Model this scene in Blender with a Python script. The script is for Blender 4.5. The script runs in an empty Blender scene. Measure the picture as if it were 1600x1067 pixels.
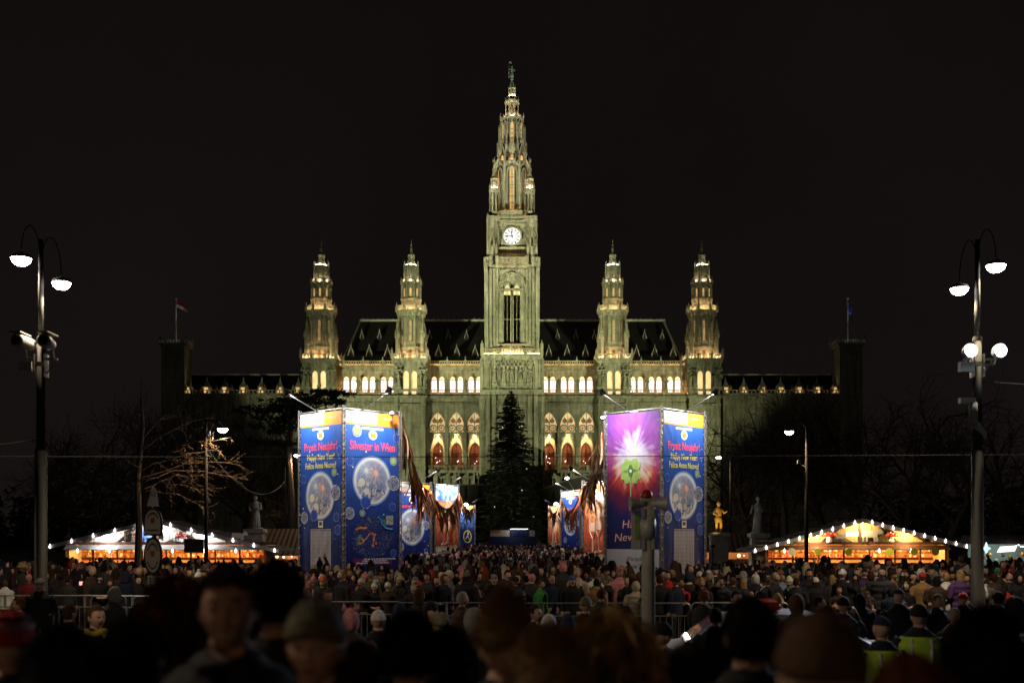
import bpy, math, random
import numpy as np
from mathutils import Matrix, Vector

random.seed(7)
PI = math.pi
SC = bpy.context.scene
COL = SC.collection

# ------------------------------------------------------------------ camera, sky, exposure
F, CZ, HY = 1800.0, 2.66, 838.0          # focal length in photo pixels, eye height, horizon row
cam_d = bpy.data.cameras.new('camera')
cam = bpy.data.objects.new('camera', cam_d); COL.objects.link(cam)
cam.location = (0, 0, CZ); cam.rotation_euler = (PI / 2, 0, 0)
cam_d.sensor_width = 36; cam_d.lens = F / 1600 * 36
cam_d.shift_y = (HY - 533.5) / 1600
cam_d.clip_start = 0.1; cam_d.clip_end = 6000
cam_d.dof.use_dof = True; cam_d.dof.focus_distance = 50; cam_d.dof.aperture_fstop = 1.6
SC.camera = cam

world = bpy.data.worlds.new('World'); SC.world = world; world.use_nodes = True
_n = world.node_tree.nodes; _l = world.node_tree.links
_bg = _n['Background']
# light-polluted night sky: a little more city glow low down, thin uneven cloud
_tc = _n.new('ShaderNodeTexCoord'); _sx = _n.new('ShaderNodeSeparateXYZ'); _l.new(_tc.outputs['Generated'], _sx.inputs[0])
_cr = _n.new('ShaderNodeValToRGB'); _l.new(_sx.outputs[2], _cr.inputs[0]); _e = _cr.color_ramp.elements
_e[0].position = 0.0; _e[0].color = (.0072, .0053, .0048, 1); _e[1].position = .55; _e[1].color = (.0050, .0037, .0035, 1)
_ns = _n.new('ShaderNodeTexNoise'); _ns.inputs['Scale'].default_value = 2.6; _ns.inputs['Detail'].default_value = 5; _l.new(_tc.outputs['Generated'], _ns.inputs['Vector'])
_mr = _n.new('ShaderNodeMapRange'); _mr.inputs[1].default_value = .3; _mr.inputs[2].default_value = .7; _mr.inputs[3].default_value = .8; _mr.inputs[4].default_value = 1.15; _l.new(_ns.outputs[0], _mr.inputs[0])
_l.new(_cr.outputs[0], _bg.inputs['Color']); _l.new(_mr.outputs[0], _bg.inputs['Strength'])

SC.view_settings.view_transform = 'Standard'; SC.view_settings.look = 'None'
SC.view_settings.exposure = 0; SC.view_settings.gamma = 1; SC.view_settings.use_curve_mapping = False
SC.render.engine = 'CYCLES'
SC.cycles.use_denoising = True
try: SC.cycles.denoiser = 'OPENIMAGEDENOISE'
except Exception: pass
SC.cycles.max_bounces = 5; SC.cycles.diffuse_bounces = 3; SC.cycles.glossy_bounces = 2
SC.cycles.transmission_bounces = 3; SC.cycles.transparent_max_bounces = 8
SC.cycles.sample_clamp_indirect = 2.0
SC.cycles.caustics_reflective = False; SC.cycles.caustics_refractive = False

# ------------------------------------------------------------------ helpers
def P(px, py, d):
    """world point that the photograph's pixel (px, py) shows at the distance d"""
    return Vector(((px - 800) * d / F, d, CZ + (HY - py) * d / F))

class MB:
    """collects faces; build() links them as one mesh object"""
    def __init__(s):
        s.v = []; s.f = []; s.m = []; s.sm = []; s.mi = 0; s.smooth = False; s.X = None
    def av(s, pts):
        b = len(s.v)
        if s.X is None: s.v.extend([tuple(p) for p in pts])
        else: s.v.extend([tuple(s.X @ Vector(p)) for p in pts])
        return b
    def face(s, idx, mi=None):
        s.f.append(tuple(idx)); s.m.append(s.mi if mi is None else mi); s.sm.append(s.smooth)
    def poly(s, pts):
        b = s.av(pts); s.face(range(b, b + len(pts)))
    def box(s, x0, x1, y0, y1, z0, z1):
        b = s.av([(x0,y0,z0),(x1,y0,z0),(x1,y1,z0),(x0,y1,z0),(x0,y0,z1),(x1,y0,z1),(x1,y1,z1),(x0,y1,z1)])
        for q in ((0,3,2,1),(4,5,6,7),(0,1,5,4),(1,2,6,5),(2,3,7,6),(3,0,4,7)): s.face([b+i for i in q])
    def prism(s, poly, y0, y1):
        """polygon in (x,z), anticlockwise seen from -y, extruded y0..y1"""
        n = len(poly)
        b = s.av([(x, y0, z) for x, z in poly] + [(x, y1, z) for x, z in poly])
        s.face(range(b, b+n)); s.face([b+n+i for i in reversed(range(n))])
        for i in range(n):
            j = (i+1) % n; s.face((b+j, b+i, b+n+i, b+n+j))
    def lathe(s, prof, cx=0, cy=0, n=8, rot=None, sx=1, sy=1, cap=True):
        """profile [(r,z)...] bottom to top"""
        if rot is None: rot = PI / n
        b = len(s.v); pts = []
        for r, z in prof:
            for i in range(n):
                a = rot + 2*PI*i/n; pts.append((cx + sx*r*math.sin(a), cy - sy*r*math.cos(a), z))
        b = s.av(pts)
        for k in range(len(prof)-1):
            for i in range(n):
                j = (i+1) % n
                s.face((b+k*n+i, b+k*n+j, b+(k+1)*n+j, b+(k+1)*n+i))
        if cap:
            s.face([b+i for i in reversed(range(n))]); e = b+(len(prof)-1)*n; s.face([e+i for i in range(n)])
    def tube(s, pts, r, n=6, r1=None, cap=True):
        pts = [Vector(p) for p in pts]; m = len(pts)
        if m < 2: return
        rs = r if isinstance(r, (list, tuple)) else [r + ((r if r1 is None else r1) - r)*i/(m-1) for i in range(m)]
        out = []; ref = Vector((0, 0, 1)); up = None
        for i, p in enumerate(pts):
            t = (pts[min(i+1, m-1)] - pts[max(i-1, 0)])
            if t.length < 1e-9: t = Vector((0, 0, 1))
            t.normalize()
            if up is None:
                up = t.cross(Vector((1, 0, 0)) if abs(t.x) < .9 else Vector((0, 1, 0)))
            up = up - t*up.dot(t)
            if up.length < 1e-6: up = t.orthogonal()
            up.normalize(); w = t.cross(up)
            for k in range(n):
                a = 2*PI*k/n; out.append(p + (up*math.cos(a) + w*math.sin(a))*rs[i])
        b = s.av(out)
        for i in range(m-1):
            for k in range(n):
                j = (k+1) % n; s.face((b+i*n+k, b+i*n+j, b+(i+1)*n+j, b+(i+1)*n+k))
        if cap:
            s.face([b+k for k in reversed(range(n))]); e = b+(m-1)*n; s.face([e+k for k in range(n)])
    def ball(s, c, r, n=10, m=6, sz=1.0, sx=1.0, sy=1.0):
        pr = [(r*math.sin(PI*i/m) if 0 < i < m else r*.02, c[2] - sz*r*math.cos(PI*i/m)) for i in range(m+1)]
        s.lathe(pr, c[0], c[1], n, 0, sx, sy)
    def ring(s, cx, cz, r0, r1, y0, y1, n=24, a0=0, a1=2*PI):
        """flat ring in the xz plane"""
        full = abs(a1 - a0 - 2*PI) < 1e-6
        k = n if full else n + 1; pts = []
        for i in range(k):
            a = a0 + (a1-a0)*i/n; c, q = math.cos(a), math.sin(a)
            pts += [(cx+r0*c, y0, cz+r0*q), (cx+r1*c, y0, cz+r1*q), (cx+r1*c, y1, cz+r1*q), (cx+r0*c, y1, cz+r0*q)]
        b = s.av(pts)
        for i in range(n):
            j = (i+1) % k
            for e in range(4):
                g = (e+1) % 4; s.face((b+i*4+e, b+i*4+g, b+j*4+g, b+j*4+e))
        if not full:
            s.face((b, b+3, b+2, b+1)); e = b+n*4; s.face((e, e+1, e+2, e+3))
    def merge(s, o):
        b = s.av(o.v)
        for f, m, q in zip(o.f, o.m, o.sm): s.f.append(tuple(b+i for i in f)); s.m.append(m); s.sm.append(q)
    def mesh(s, name, mats=()):
        me = bpy.data.meshes.new(name); me.from_pydata(s.v, [], s.f)
        for m in mats: me.materials.append(m)
        if len(mats) > 1: me.polygons.foreach_set('material_index', s.m)
        if any(s.sm): me.polygons.foreach_set('use_smooth', s.sm)
        me.update(); return me
    def build(s, name, mats, parent=None, loc=None, rz=0, **kw):
        if not isinstance(mats, (list, tuple)): mats = [mats]
        return link(name, s.mesh(name, mats), parent, loc, rz, **kw)

def tag(o, label=None, cat=None, group=None, kind=None):
    if label: o['label'] = label
    if cat: o['category'] = cat
    if group: o['group'] = group
    if kind: o['kind'] = kind
    return o
def link(name, data, parent=None, loc=None, rz=0, label=None, cat=None, group=None, kind=None):
    o = bpy.data.objects.new(name, data); COL.objects.link(o)
    if parent is not None: o.parent = parent
    if loc is not None: o.location = loc
    if rz: o.rotation_euler = (0, 0, rz)
    return tag(o, label, cat, group, kind)
def empty(name, loc, rz=0, label=None, cat=None, group=None):
    o = link(name, None, None, loc, rz, label, cat, group); o.empty_display_size = .2
    return o
KIDS = {}
def copy_tree(o, parent=None):
    c = o.copy(); COL.objects.link(c); c.parent = parent
    for ch in list(o.children): copy_tree(ch, c)
    return c
def lamp(name, kind, loc, power, color, parent=None, radius=.1, aim=None, cone=60, blend=.5, local=False):
    d = bpy.data.lights.new(name, kind); d.energy = power; d.color = color
    if kind in ('POINT', 'SPOT'): d.shadow_soft_size = radius
    if kind == 'SPOT': d.spot_size = math.radians(cone); d.spot_blend = blend
    if kind == 'AREA': d.size = radius
    o = bpy.data.objects.new(name, d); COL.objects.link(o); o.location = loc
    if aim is not None:
        o.rotation_euler = (Vector(aim) - Vector(loc)).to_track_quat('-Z', 'Y').to_euler()
    if parent is not None: o.parent = parent
    return o

# arches ------------------------------------------------------------
def arch_pts(cx, w, zs, rise, n=8, pointed=True):
    """left spring to right spring over the top, in (x,z)"""
    h = w/2; pts = []
    if not pointed:
        for i in range(n+1):
            a = PI - PI*i/n; pts.append((cx+h*math.cos(a), zs+rise*math.sin(a)))
        return pts
    # two arcs meeting in a point: radius from width and rise
    R = (h*h + rise*rise)/(2*h); half = []
    a1 = math.asin(min(1, rise/R))
    if R < h: a1 = PI - a1
    for i in range(n//2+1):
        a = a1*i/(n//2); half.append((cx - h + R - R*math.cos(a), zs + R*math.sin(a)))
    half[-1] = (cx, zs+rise)
    return half + [(2*cx-x, z) for x, z in reversed(half[:-1])]
def arch_wall(M, x0, x1, z0, z1, y0, y1, cx, w, zb, zs, rise, pointed=True, n=8):
    """wall slab x0..x1, z0..z1 with one arched opening that starts at zb"""
    h = w/2
    if zb > z0: M.box(x0, x1, y0, y1, z0, zb)
    M.box(x0, cx-h, y0, y1, zb, zs); M.box(cx+h, x1, y0, y1, zb, zs)
    A = arch_pts(cx, w, zs, rise, n, pointed)
    M.prism([(x0, zs), (cx-h, zs)] + A[1:len(A)//2+1] + [(A[len(A)//2][0], z1), (x0, z1)], y0, y1)
    B = A[len(A)//2:]
    M.prism([(B[0][0], z1), B[0]] + B[1:] + [(x1, zs), (x1, z1)], y0, y1)
def arch_pane(M, cx, w, zb, zs, rise, y, pointed=True, n=8, th=.06):
    M.prism([(cx-w/2, zb), (cx+w/2, zb)] + list(reversed(arch_pts(cx, w, zs, rise, n, pointed))), y, y+th)
def arch_rim(M, cx, w, zb, zs, rise, y0, y1, t, pointed=True, n=8):
    """moulding that follows an arch: outer width w, thickness t inwards"""
    O = [(cx-w/2, zb)] + arch_pts(cx, w, zs, rise, n, pointed) + [(cx+w/2, zb)]
    I = [(cx-w/2+t, zb)] + arch_pts(cx, w-2*t, zs, rise*(w-2*t)/w, n, pointed) + [(cx+w/2-t, zb)]
    for i in range(len(O)-1): M.prism([I[i], I[i+1], O[i+1], O[i]][::-1], y0, y1)
def xface(cx, cy, ang, dist):
    """frame whose -y looks outward from (cx,cy) at the angle ang (0 = towards the camera)"""
    return Matrix.Translation((cx, cy, 0)) @ Matrix.Rotation(ang, 4, 'Z') @ Matrix.Translation((0, -dist, 0))
def pinnacle(M, cx, cy, z, w, h):
    h0 = h*.42
    M.box(cx-w/2, cx+w/2, cy-w/2, cy+w/2, z, z+h0)
    M.lathe([(w*.86, z+h0), (w*.86, z+h0+w*.18), (w*.62, z+h0+w*.2), (w*.12, z+h*.9), (w*.26, z+h*.93), (w*.05, z+h)], cx, cy, 4)
def gable(M, x0, x1, z, h, y0, y1, t):
    c = (x0+x1)/2
    M.prism([(x0, z), (x0+t, z), (c, z+h-t*1.2), (c, z+h)], y0, y1)
    M.prism([(x1-t, z), (x1, z), (c, z+h), (c, z+h-t*1.2)], y0, y1)
    M.lathe([(t*.5, z+h-t*.4), (t*.8, z+h+t*.6), (t*.1, z+h+t*2.2)], c, (y0+y1)/2, 4)
def balustrade(M, x0, x1, y, z0, h, step=.42, t=.16, r=.22):
    M.box(x0, x1, y-.14, y+.14, z0, z0+h*.16); M.box(x0, x1, y-.17, y+.17, z0+h*.86, z0+h)
    n = max(1, int(round((x1-x0)/step)))
    for i in range(n):
        c = x0 + (i+.5)*(x1-x0)/n; M.box(c-r*.5*step, c+r*.5*step, y-.08, y+.08, z0+h*.16, z0+h*.86)
def lattice(M, x0, x1, y, z0, h, step, t=.1):
    """pierced parapet: rails, and a ring with a cross in each field"""
    M.box(x0, x1, y-.12, y+.12, z0, z0+h*.14); M.box(x0, x1, y-.14, y+.14, z0+h*.86, z0+h)
    n = max(1, int(round((x1-x0)/step))); s = (x1-x0)/n
    for i in range(n):
        a = x0+i*s; c = a+s/2; zc = z0+h/2; r = min(s*.46, h*.36)
        M.box(a-t*.5, a+t*.5, y-.1, y+.1, z0+h*.14, z0+h*.86)
        M.ring(c, zc, r*.72, r, y-.07, y+.07, 8)
        M.box(c-t*.3, c+t*.3, y-.05, y+.05, zc-r, zc+r); M.box(c-r, c+r, y-.045, y+.045, zc-t*.3, zc+t*.3)

# ------------------------------------------------------------------ materials
MATS = {}
def mat(name, color, rough=.8, metal=0, noise=0, scale=3, bump=0, bscale=20, spec=.3, coat=0):
    if name in MATS: return MATS[name]
    m = bpy.data.materials.new(name); m.use_nodes = True; nt = m.node_tree; N = nt.nodes; L = nt.links
    b = N['Principled BSDF']
    b.inputs['Roughness'].default_value = rough; b.inputs['Metallic'].default_value = metal
    b.inputs['Specular IOR Level'].default_value = spec
    if coat: b.inputs['Coat Weight'].default_value = coat
    c = (*color, 1)
    b.inputs['Base Color'].default_value = c
    tc = N.new('ShaderNodeTexCoord')
    if noise:
        t = N.new('ShaderNodeTexNoise'); t.inputs['Scale'].default_value = scale; t.inputs['Detail'].default_value = 6
        L.new(tc.outputs['Object'], t.inputs['Vector'])
        r = N.new('ShaderNodeMapRange'); r.inputs[1].default_value = .25; r.inputs[2].default_value = .75
        r.inputs[3].default_value = 1-noise; r.inputs[4].default_value = 1+noise; L.new(t.outputs[0], r.inputs[0])
        x = N.new('ShaderNodeMix'); x.data_type = 'RGBA'; x.blend_type = 'MULTIPLY'; x.inputs[0].default_value = 1
        x.inputs[6].default_value = c; L.new(r.outputs[0], x.inputs[7]); L.new(x.outputs[2], b.inputs['Base Color'])
        rr = N.new('ShaderNodeMapRange'); rr.inputs[3].default_value = max(.05, rough-.15); rr.inputs[4].default_value = min(1, rough+.15)
        L.new(t.outputs[0], rr.inputs[0]); L.new(rr.outputs[0], b.inputs['Roughness'])
    if bump:
        t2 = N.new('ShaderNodeTexNoise'); t2.inputs['Scale'].default_value = bscale; t2.inputs['Detail'].default_value = 4
        L.new(tc.outputs['Object'], t2.inputs['Vector'])
        u = N.new('ShaderNodeBump'); u.inputs['Strength'].default_value = bump; u.inputs['Distance'].default_value = .05
        L.new(t2.outputs[0], u.inputs['Height']); L.new(u.outputs[0], b.inputs['Normal'])
    MATS[name] = m; return m
def emat(name, color, strength, noise=0, scale=2):
    if name in MATS: return MATS[name]
    m = bpy.data.materials.new(name); m.use_nodes = True; nt = m.node_tree; N = nt.nodes; L = nt.links
    b = N['Principled BSDF']; b.inputs['Base Color'].default_value = (*[min(.8, c*.6) for c in color], 1)
    b.inputs['Emission Color'].default_value = (*color, 1); b.inputs['Emission Strength'].default_value = strength
    if noise:
        tc = N.new('ShaderNodeTexCoord'); t = N.new('ShaderNodeTexNoise'); t.inputs['Scale'].default_value = scale; t.inputs['Detail'].default_value = 3
        L.new(tc.outputs['Object'], t.inputs['Vector'])
        r = N.new('ShaderNodeMapRange'); r.inputs[1].default_value = .3; r.inputs[2].default_value = .7
        r.inputs[3].default_value = strength*(1-noise); r.inputs[4].default_value = strength*(1+noise)
        L.new(t.outputs[0], r.inputs[0]); L.new(r.outputs[0], b.inputs['Emission Strength'])
    MATS[name] = m; return m
def stone_mat(name, color, course=.55):
    """weathered ashlar: block courses, stain, soot streaks"""
    m = bpy.data.materials.new(name); m.use_nodes = True; nt = m.node_tree; N = nt.nodes; L = nt.links
    b = N['Principled BSDF']; b.inputs['Roughness'].default_value = .9; b.inputs['Specular IOR Level'].default_value = .2
    tc = N.new('ShaderNodeTexCoord'); mp = N.new('ShaderNodeMapping'); mp.inputs['Rotation'].default_value = (PI/2, 0, 0)
    L.new(tc.outputs['Object'], mp.inputs['Vector'])
    bt = N.new('ShaderNodeTexBrick'); bt.inputs['Scale'].default_value = 1; bt.inputs['Brick Width'].default_value = course*2.2
    bt.inputs['Row Height'].default_value = course; bt.inputs['Mortar Size'].default_value = .03
    k = color
    bt.inputs['Color1'].default_value = (*k, 1); bt.inputs['Color2'].default_value = (k[0]*.86, k[1]*.86, k[2]*.84, 1)
    bt.inputs['Mortar'].default_value = (k[0]*.8, k[1]*.8, k[2]*.78, 1); L.new(mp.outputs[0], bt.inputs['Vector'])
    t = N.new('ShaderNodeTexNoise'); t.inputs['Scale'].default_value = .5; t.inputs['Detail'].default_value = 10; t.inputs['Roughness'].default_value = .75
    L.new(tc.outputs['Object'], t.inputs['Vector'])
    ms = N.new('ShaderNodeMapping'); ms.inputs['Scale'].default_value = (1.6, 1.6, .12); L.new(tc.outputs['Object'], ms.inputs['Vector'])
    t3 = N.new('ShaderNodeTexNoise'); t3.inputs['Scale'].default_value = 1.2; t3.inputs['Detail'].default_value = 5; L.new(ms.outputs[0], t3.inputs['Vector'])
    ad = N.new('ShaderNodeMath'); ad.operation = 'ADD'; L.new(t.outputs[0], ad.inputs[0]); L.new(t3.outputs[0], ad.inputs[1])
    r = N.new('ShaderNodeMapRange'); r.inputs[1].default_value = .7; r.inputs[2].default_value = 1.3; r.inputs[3].default_value = .38; r.inputs[4].default_value = 1.25
    L.new(ad.outputs[0], r.inputs[0])
    x = N.new('ShaderNodeMix'); x.data_type = 'RGBA'; x.blend_type = 'MULTIPLY'; x.inputs[0].default_value = 1
    L.new(bt.outputs['Color'], x.inputs[6]); L.new(r.outputs[0], x.inputs[7]); L.new(x.outputs[2], b.inputs['Base Color'])
    t2 = N.new('ShaderNodeTexNoise'); t2.inputs['Scale'].default_value = 2.2; t2.inputs['Detail'].default_value = 8; t2.inputs['Roughness'].default_value = .7
    L.new(tc.outputs['Object'], t2.inputs['Vector'])
    u = N.new('ShaderNodeBump'); u.inputs['Strength'].default_value = .8; u.inputs['Distance'].default_value = .25
    L.new(t2.outputs[0], u.inputs['Height']); L.new(u.outputs[0], b.inputs['Normal'])
    MATS[name] = m; return m

STONE = stone_mat('sandstone', (.36, .34, .27))
SLATE = mat('slate', (.016, .015, .016), .65, noise=.4, scale=1.5, bump=.4, bscale=6)
LEAD = mat('ridge_lead', (.30, .31, .28), .6, noise=.3)
COPPER = mat('green_copper', (.12, .19, .16), .6, .3, noise=.3)
GOLDM = mat('gilding', (.5, .35, .12), .4, .7)
DARKGLASS = mat('dark_glass', (.02, .02, .022), .15, noise=.2)
WARMWIN = emat('warm_window', (1.0, .66, .30), 1.0, .3, .7)
WARMSLIT = emat('warm_slit_window', (1.0, .6, .24), .45, .5, 1.1)
WHITEWIN = emat('white_window', (1.0, .93, 1.0), 1.25)
LUNETTE = emat('lunette_glow', (1.0, .80, .45), 1.1)
TUBE = emat('gallery_light', (1.0, .55, .20), 50.0)
TUBEW = emat('gallery_light_bright', (1.0, .66, .32), 95.0)
CREAM = mat('cream_plaster', (.62, .52, .36), .8, noise=.12, scale=1.5)
REDGLASS = emat('inner_window_glow', (.55, .14, .07), .045, .95, .9)
REDBAR = mat('window_frame_brown', (.10, .05, .03), .6)
CHAND = emat('chandelier_glow', (1, .85, .7), 7)
TRACGLOW = emat('tracery_window_glow', (1.0, .72, .36), .62, .45, .9)
TRACDARK = emat('tracery_lobe_glow', (.5, .22, .10), .16, .5, .8)
BLACK = mat('black_paint', (.012, .012, .013), .5)
# ------------------------------------------------------------------ ground
M = MB(); M.poly([(-1500, -60, 0), (1500, -60, 0), (1500, 2600, 0), (-1500, 2600, 0)])
M.build('plaza_ground', mat('plaza_asphalt', (.05, .048, .046), .7, noise=.3, scale=.6, bump=.3, bscale=8), kind='structure')
TERR = .86
M = MB(); M.box(-30, 30, -8, 8.6, .004, TERR)
M.box(-30, 30, 8.6, 8.95, .004, TERR-.29); M.box(-30, 30, 8.95, 9.3, .004, TERR-.58)
M.build('terrace_pavement', mat('paving', (.10, .095, .09), .75, noise=.25, scale=1.5, bump=.2), kind='structure')
M = MB(); M.box(-40, 40, 25.3, 25.6, 0, .13)
M.build('kerb', mat('granite_kerb', (.2, .2, .19), .7, noise=.2), kind='structure')

# ------------------------------------------------------------------ town hall
HYD = 240.0
def hx(px, Y=HYD): return (px-800)*Y/F
def hz(py, Y=HYD): return CZ + (HY-py)*Y/F
hall = empty('town_hall', (0, HYD, 0), 0, 'floodlit gothic stone town hall with one tall clock tower and four smaller towers', 'town hall')
def hpart(M, name, mats, parent=hall, label=None):
    """mesh in world coordinates parented under the hall (whose origin is at y = HYD)"""
    me = M.mesh(name, mats if isinstance(mats, (list, tuple)) else [mats])
    o = link(name, me, parent)
    if parent is hall: o.location = (0, -HYD, 0)
    if label: o['label'] = label
    return o
BAYS = [545, 574.3, 603.6, 683.5, 712.6, 741.7]
BAYS = BAYS + [1600-b for b in BAYS]
BW = 29*HYD/F                                   # bay width
Z_BALC, Z_BIGTOP, Z_CORN = hz(727), hz(641), hz(619)
Z_LOG, Z_WALLTOP, Z_PAR = hz(617), hz(573), hz(562)

# --- facade walls
segs = [(472, 660), (668, 757), (843, 932), (940, 1128)]
M = MB(); Y = HYD
X0, X1 = hx(476), hx(1124)
M.box(X0, X1, Y+.5, Y+1.3, 0, hz(737))                             # lower storey
for px in np.arange(476, 1125, 29.2):
    x = hx(px); M.box(x-.45, x+.45, Y-.1, Y+.5, 0, hz(738))
M.box(X0, X1, Y-1.3, Y+.5, hz(739), hz(736))                        # balcony slab
for px in np.arange(483, 1125, 14.6): M.box(hx(px)-.2, hx(px)+.2, Y-1.1, Y+.5, hz(744), hz(739))
zb, zs, rise = hz(727), hz(667), hz(643)-hz(667)
edges = []
for c in sorted(BAYS + [641.5, 958.5]):
    x = hx(c); arch_wall(M, x-BW/2, x+BW/2, hz(736), hz(633), Y, Y+.9, x, 3.25, hz(736)+.01, zs, rise)
    arch_rim(M, x, 3.75, zs-.6, zs, rise*1.16, Y-.16, Y, .24)
for a, b in ((476, 530.5), (618.2, 627), (656, 669), (756.3, 843.7), (931, 944), (973, 981.8), (1069.5, 1124)):
    M.box(hx(a), hx(b), Y+.002, Y+.9, hz(736), hz(633))
for c in (530.3, 559.6, 589, 618.2, 669, 698, 727, 756.3):           # piers between the bays
    for k in (c, 1600-c):
        x = hx(k); M.box(x-.3, x+.3, Y-.28, Y, hz(736), hz(668)); M.lathe([(.34, hz(670)), (.5, hz(668)), (.3, hz(664))], x, Y-.1, 6)
M.box(X0, X1, Y-.08, Y+.9, hz(633), hz(628) - .003)                # frieze band
n = int((X1-X0)/.62)
M.box(X0, X1, Y-.25, Y+.9, hz(627.5), hz(623))
for i in range(n):
    x = X0 + (i+.5)*(X1-X0)/n; M.box(x-.13, x+.13, Y-.3, Y-.08, hz(632.8), hz(628.2))
M.box(X0, X1, Y-.6, Y+.9, hz(623), hz(620)); M.box(X0, X1, Y-.85, Y+2.2, hz(620), hz(617.5))
facade = hpart(M, 'facade_wall', STONE)
M = MB(); YB = Y-1.15
balustrade(M, X0, X1, YB, hz(736), hz(727.5)-hz(736), .5)
for px in np.arange(480, 1125, 29.2): M.box(hx(px)-.3, hx(px)+.3, YB-.22, YB+.22, hz(736)+.002, hz(726.8))
hpart(M, 'balcony_balustrade', STONE)
# lower storey windows
for c in sorted(BAYS + [641.5, 958.5]):
    for dx in (-5.5, 5.5):
        x = hx(c+dx); M = MB(); M.box(x-.5, x+.5, Y+.44, Y+.5, hz(759), hz(747))
        w = hpart(M, 'rectangular_window', DARKGLASS)
        M = MB()
        for a, b in ((-.62, -.5), (.5, .62)): M.box(x+a, x+b, Y+.32, Y+.5, hz(759.6), hz(746.2))
        M.box(x-.5, x+.5, Y+.32, Y+.5, hz(759.6), hz(759)); M.box(x-.5, x+.5, Y+.32, Y+.5, hz(747), hz(746.2)); M.box(x-.04, x+.04, Y+.4, Y+.44, hz(759), hz(747))
        hpart(M, 'window_frame', STONE, w)
    M = MB(); x = hx(c); arch_pane(M, x, 2.6, 0.1, 8.2, 2.2, Y+.42); w = hpart(M, 'ground_arch_window', DARKGLASS)
    M = MB(); arch_rim(M, x, 3.0, 0.1, 8.2, 2.6, Y+.2, Y+.5, .22); M.box(x-.06, x+.06, Y+.3, Y+.42, .1, 9.6); hpart(M, 'window_frame', STONE, w)

# --- the great windows: lit loggia behind open arches, tracery above
for c in sorted(BAYS + [641.5, 958.5]):                              # loggia back wall, floor, ceiling
    MI = MB(); x = hx(c); arch_wall(MI, x-BW/2, x+BW/2, hz(736), hz(676), Y+2.6, Y+3.0, x, 2.05, hz(736)+.02, hz(706), hz(690)-hz(706), False)
    MI.box(x-BW/2, x+BW/2, Y+.92, Y+2.6, hz(677), hz(676))
    MI.box(x-BW/2, x+BW/2, Y+.92, Y+3.0, hz(736)-.25, hz(736)-.01)
    for s in (-1, 1): MI.box(x+s*(BW/2-.11)-.1, x+s*(BW/2-.11)+.1, Y+.92, Y+2.58, hz(736), hz(677)-.01)
    hpart(MI, 'loggia_wall', CREAM)
for k, c in enumerate(sorted(BAYS + [641.5, 958.5])):
    x = hx(c)
    M = MB(); M.mi = 0
    arch_pane(M, x, 2.05, hz(736)+.1, hz(706), hz(690)-hz(706), Y+2.9, False)
    w = hpart(M, 'inner_window', REDGLASS)
    M = MB(); M.box(x-.06, x+.06, Y+2.7, Y+2.86, hz(736), hz(692)); M.box(x-1.0, x+1.0, Y+2.7, Y+2.85, hz(708), hz(706.5))
    arch_rim(M, x, 2.2, hz(736), hz(706), (hz(689.5)-hz(706)), Y+2.5, Y+2.86, .14, False)
    hpart(M, 'window_frame', REDBAR, w)
    rr = random.Random(k)
    for i in range(5 if k % 3 == 1 else 2):
        M = MB(); M.ball((x+rr.uniform(-.6, .6), Y+2.62, hz(722)+rr.uniform(-.3, (3.2 if k % 3 == 1 else .5))), .065, 6, 4); hpart(M, 'chandelier_bulb', CHAND, w)
    M = MB(); M.ball((x, Y+1.2, hz(678.6)), .13, 8, 5); hpart(M, 'loggia_lamp', emat('loggia_lamp_glow', (1, .66, .30), 8)); lamp('loggia_light', 'POINT', (x, 1.25, hz(682)), 420, (1, .74, .38), hall, .1)
    # tracery zone above the loggia
    M = MB(); arch_pane(M, x, 3.2, hz(676), zs, rise, Y+.75); tw = hpart(M, 'tracery_window', TRACGLOW)
    M = MB(); t = .1
    M.box(x-1.62, x+1.62, Y+.22, Y+.5, hz(677), hz(674.5))
    for s in (-1, 1):
        cx = x+s*.82; cz = hz(668.5)
        M.ring(cx, cz, .62, .78, Y+.25, Y+.5, 16)
        for a in range(4):
            q = a*PI/2+PI/4; M.ring(cx+.32*math.cos(q), cz+.32*math.sin(q), .2, .29, Y+.3, Y+.5, 8)
        M.tube([(x, Y+.38, hz(662)), (x+s*.25, Y+.38, hz(657)), (x+s*.75, Y+.38, hz(651.5))], .1, 5)
        M.box(x+s*1.55-.06, x+s*1.55+.06, Y+.25, Y+.5, hz(674), hz(667))
    M.box(x-.08, x+.08, Y+.25, Y+.5, hz(674), hz(662)); M.tube([(x, Y+.38, hz(662)), (x, Y+.38, hz(644))], .07, 5)
    hpart(M, 'tracery', STONE, tw)
    M = MB()
    for s in (-1, 1): M.ring(x+s*.62, hz(657), .02, .5, Y+.6, Y+.66, 12)
    hpart(M, 'tracery_lobe', TRACDARK, tw)
    # lower arch with its forked bars
    M = MB()
    arch_rim(M, x, 3.24, hz(727), hz(700), hz(676.5)-hz(700), Y+.25, Y+.55, .17)
    for s in (-1, 1):
        M.tube([(x, Y+.4, hz(692)), (x+s*.2, Y+.4, hz(688)), (x+s*.62, Y+.4, hz(682.5)), (x+s*.75, Y+.4, hz(680))], .07, 5)
        M.tube([(x+s*1.5, Y+.4, hz(700)), (x+s*.9, Y+.4, hz(688)), (x+s*.1, Y+.4, hz(678))], .05, 5)
        M.prism([(x+s*1.63, hz(699)), (x+s*1.63, hz(676)), (x+s*.1, hz(676)), (x+s*.75, hz(680.5)), (x+s*1.3, hz(688))][::(1 if s < 0 else -1)], Y+.3, Y+.5)
    hpart(M, 'arch_bars', STONE)

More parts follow.
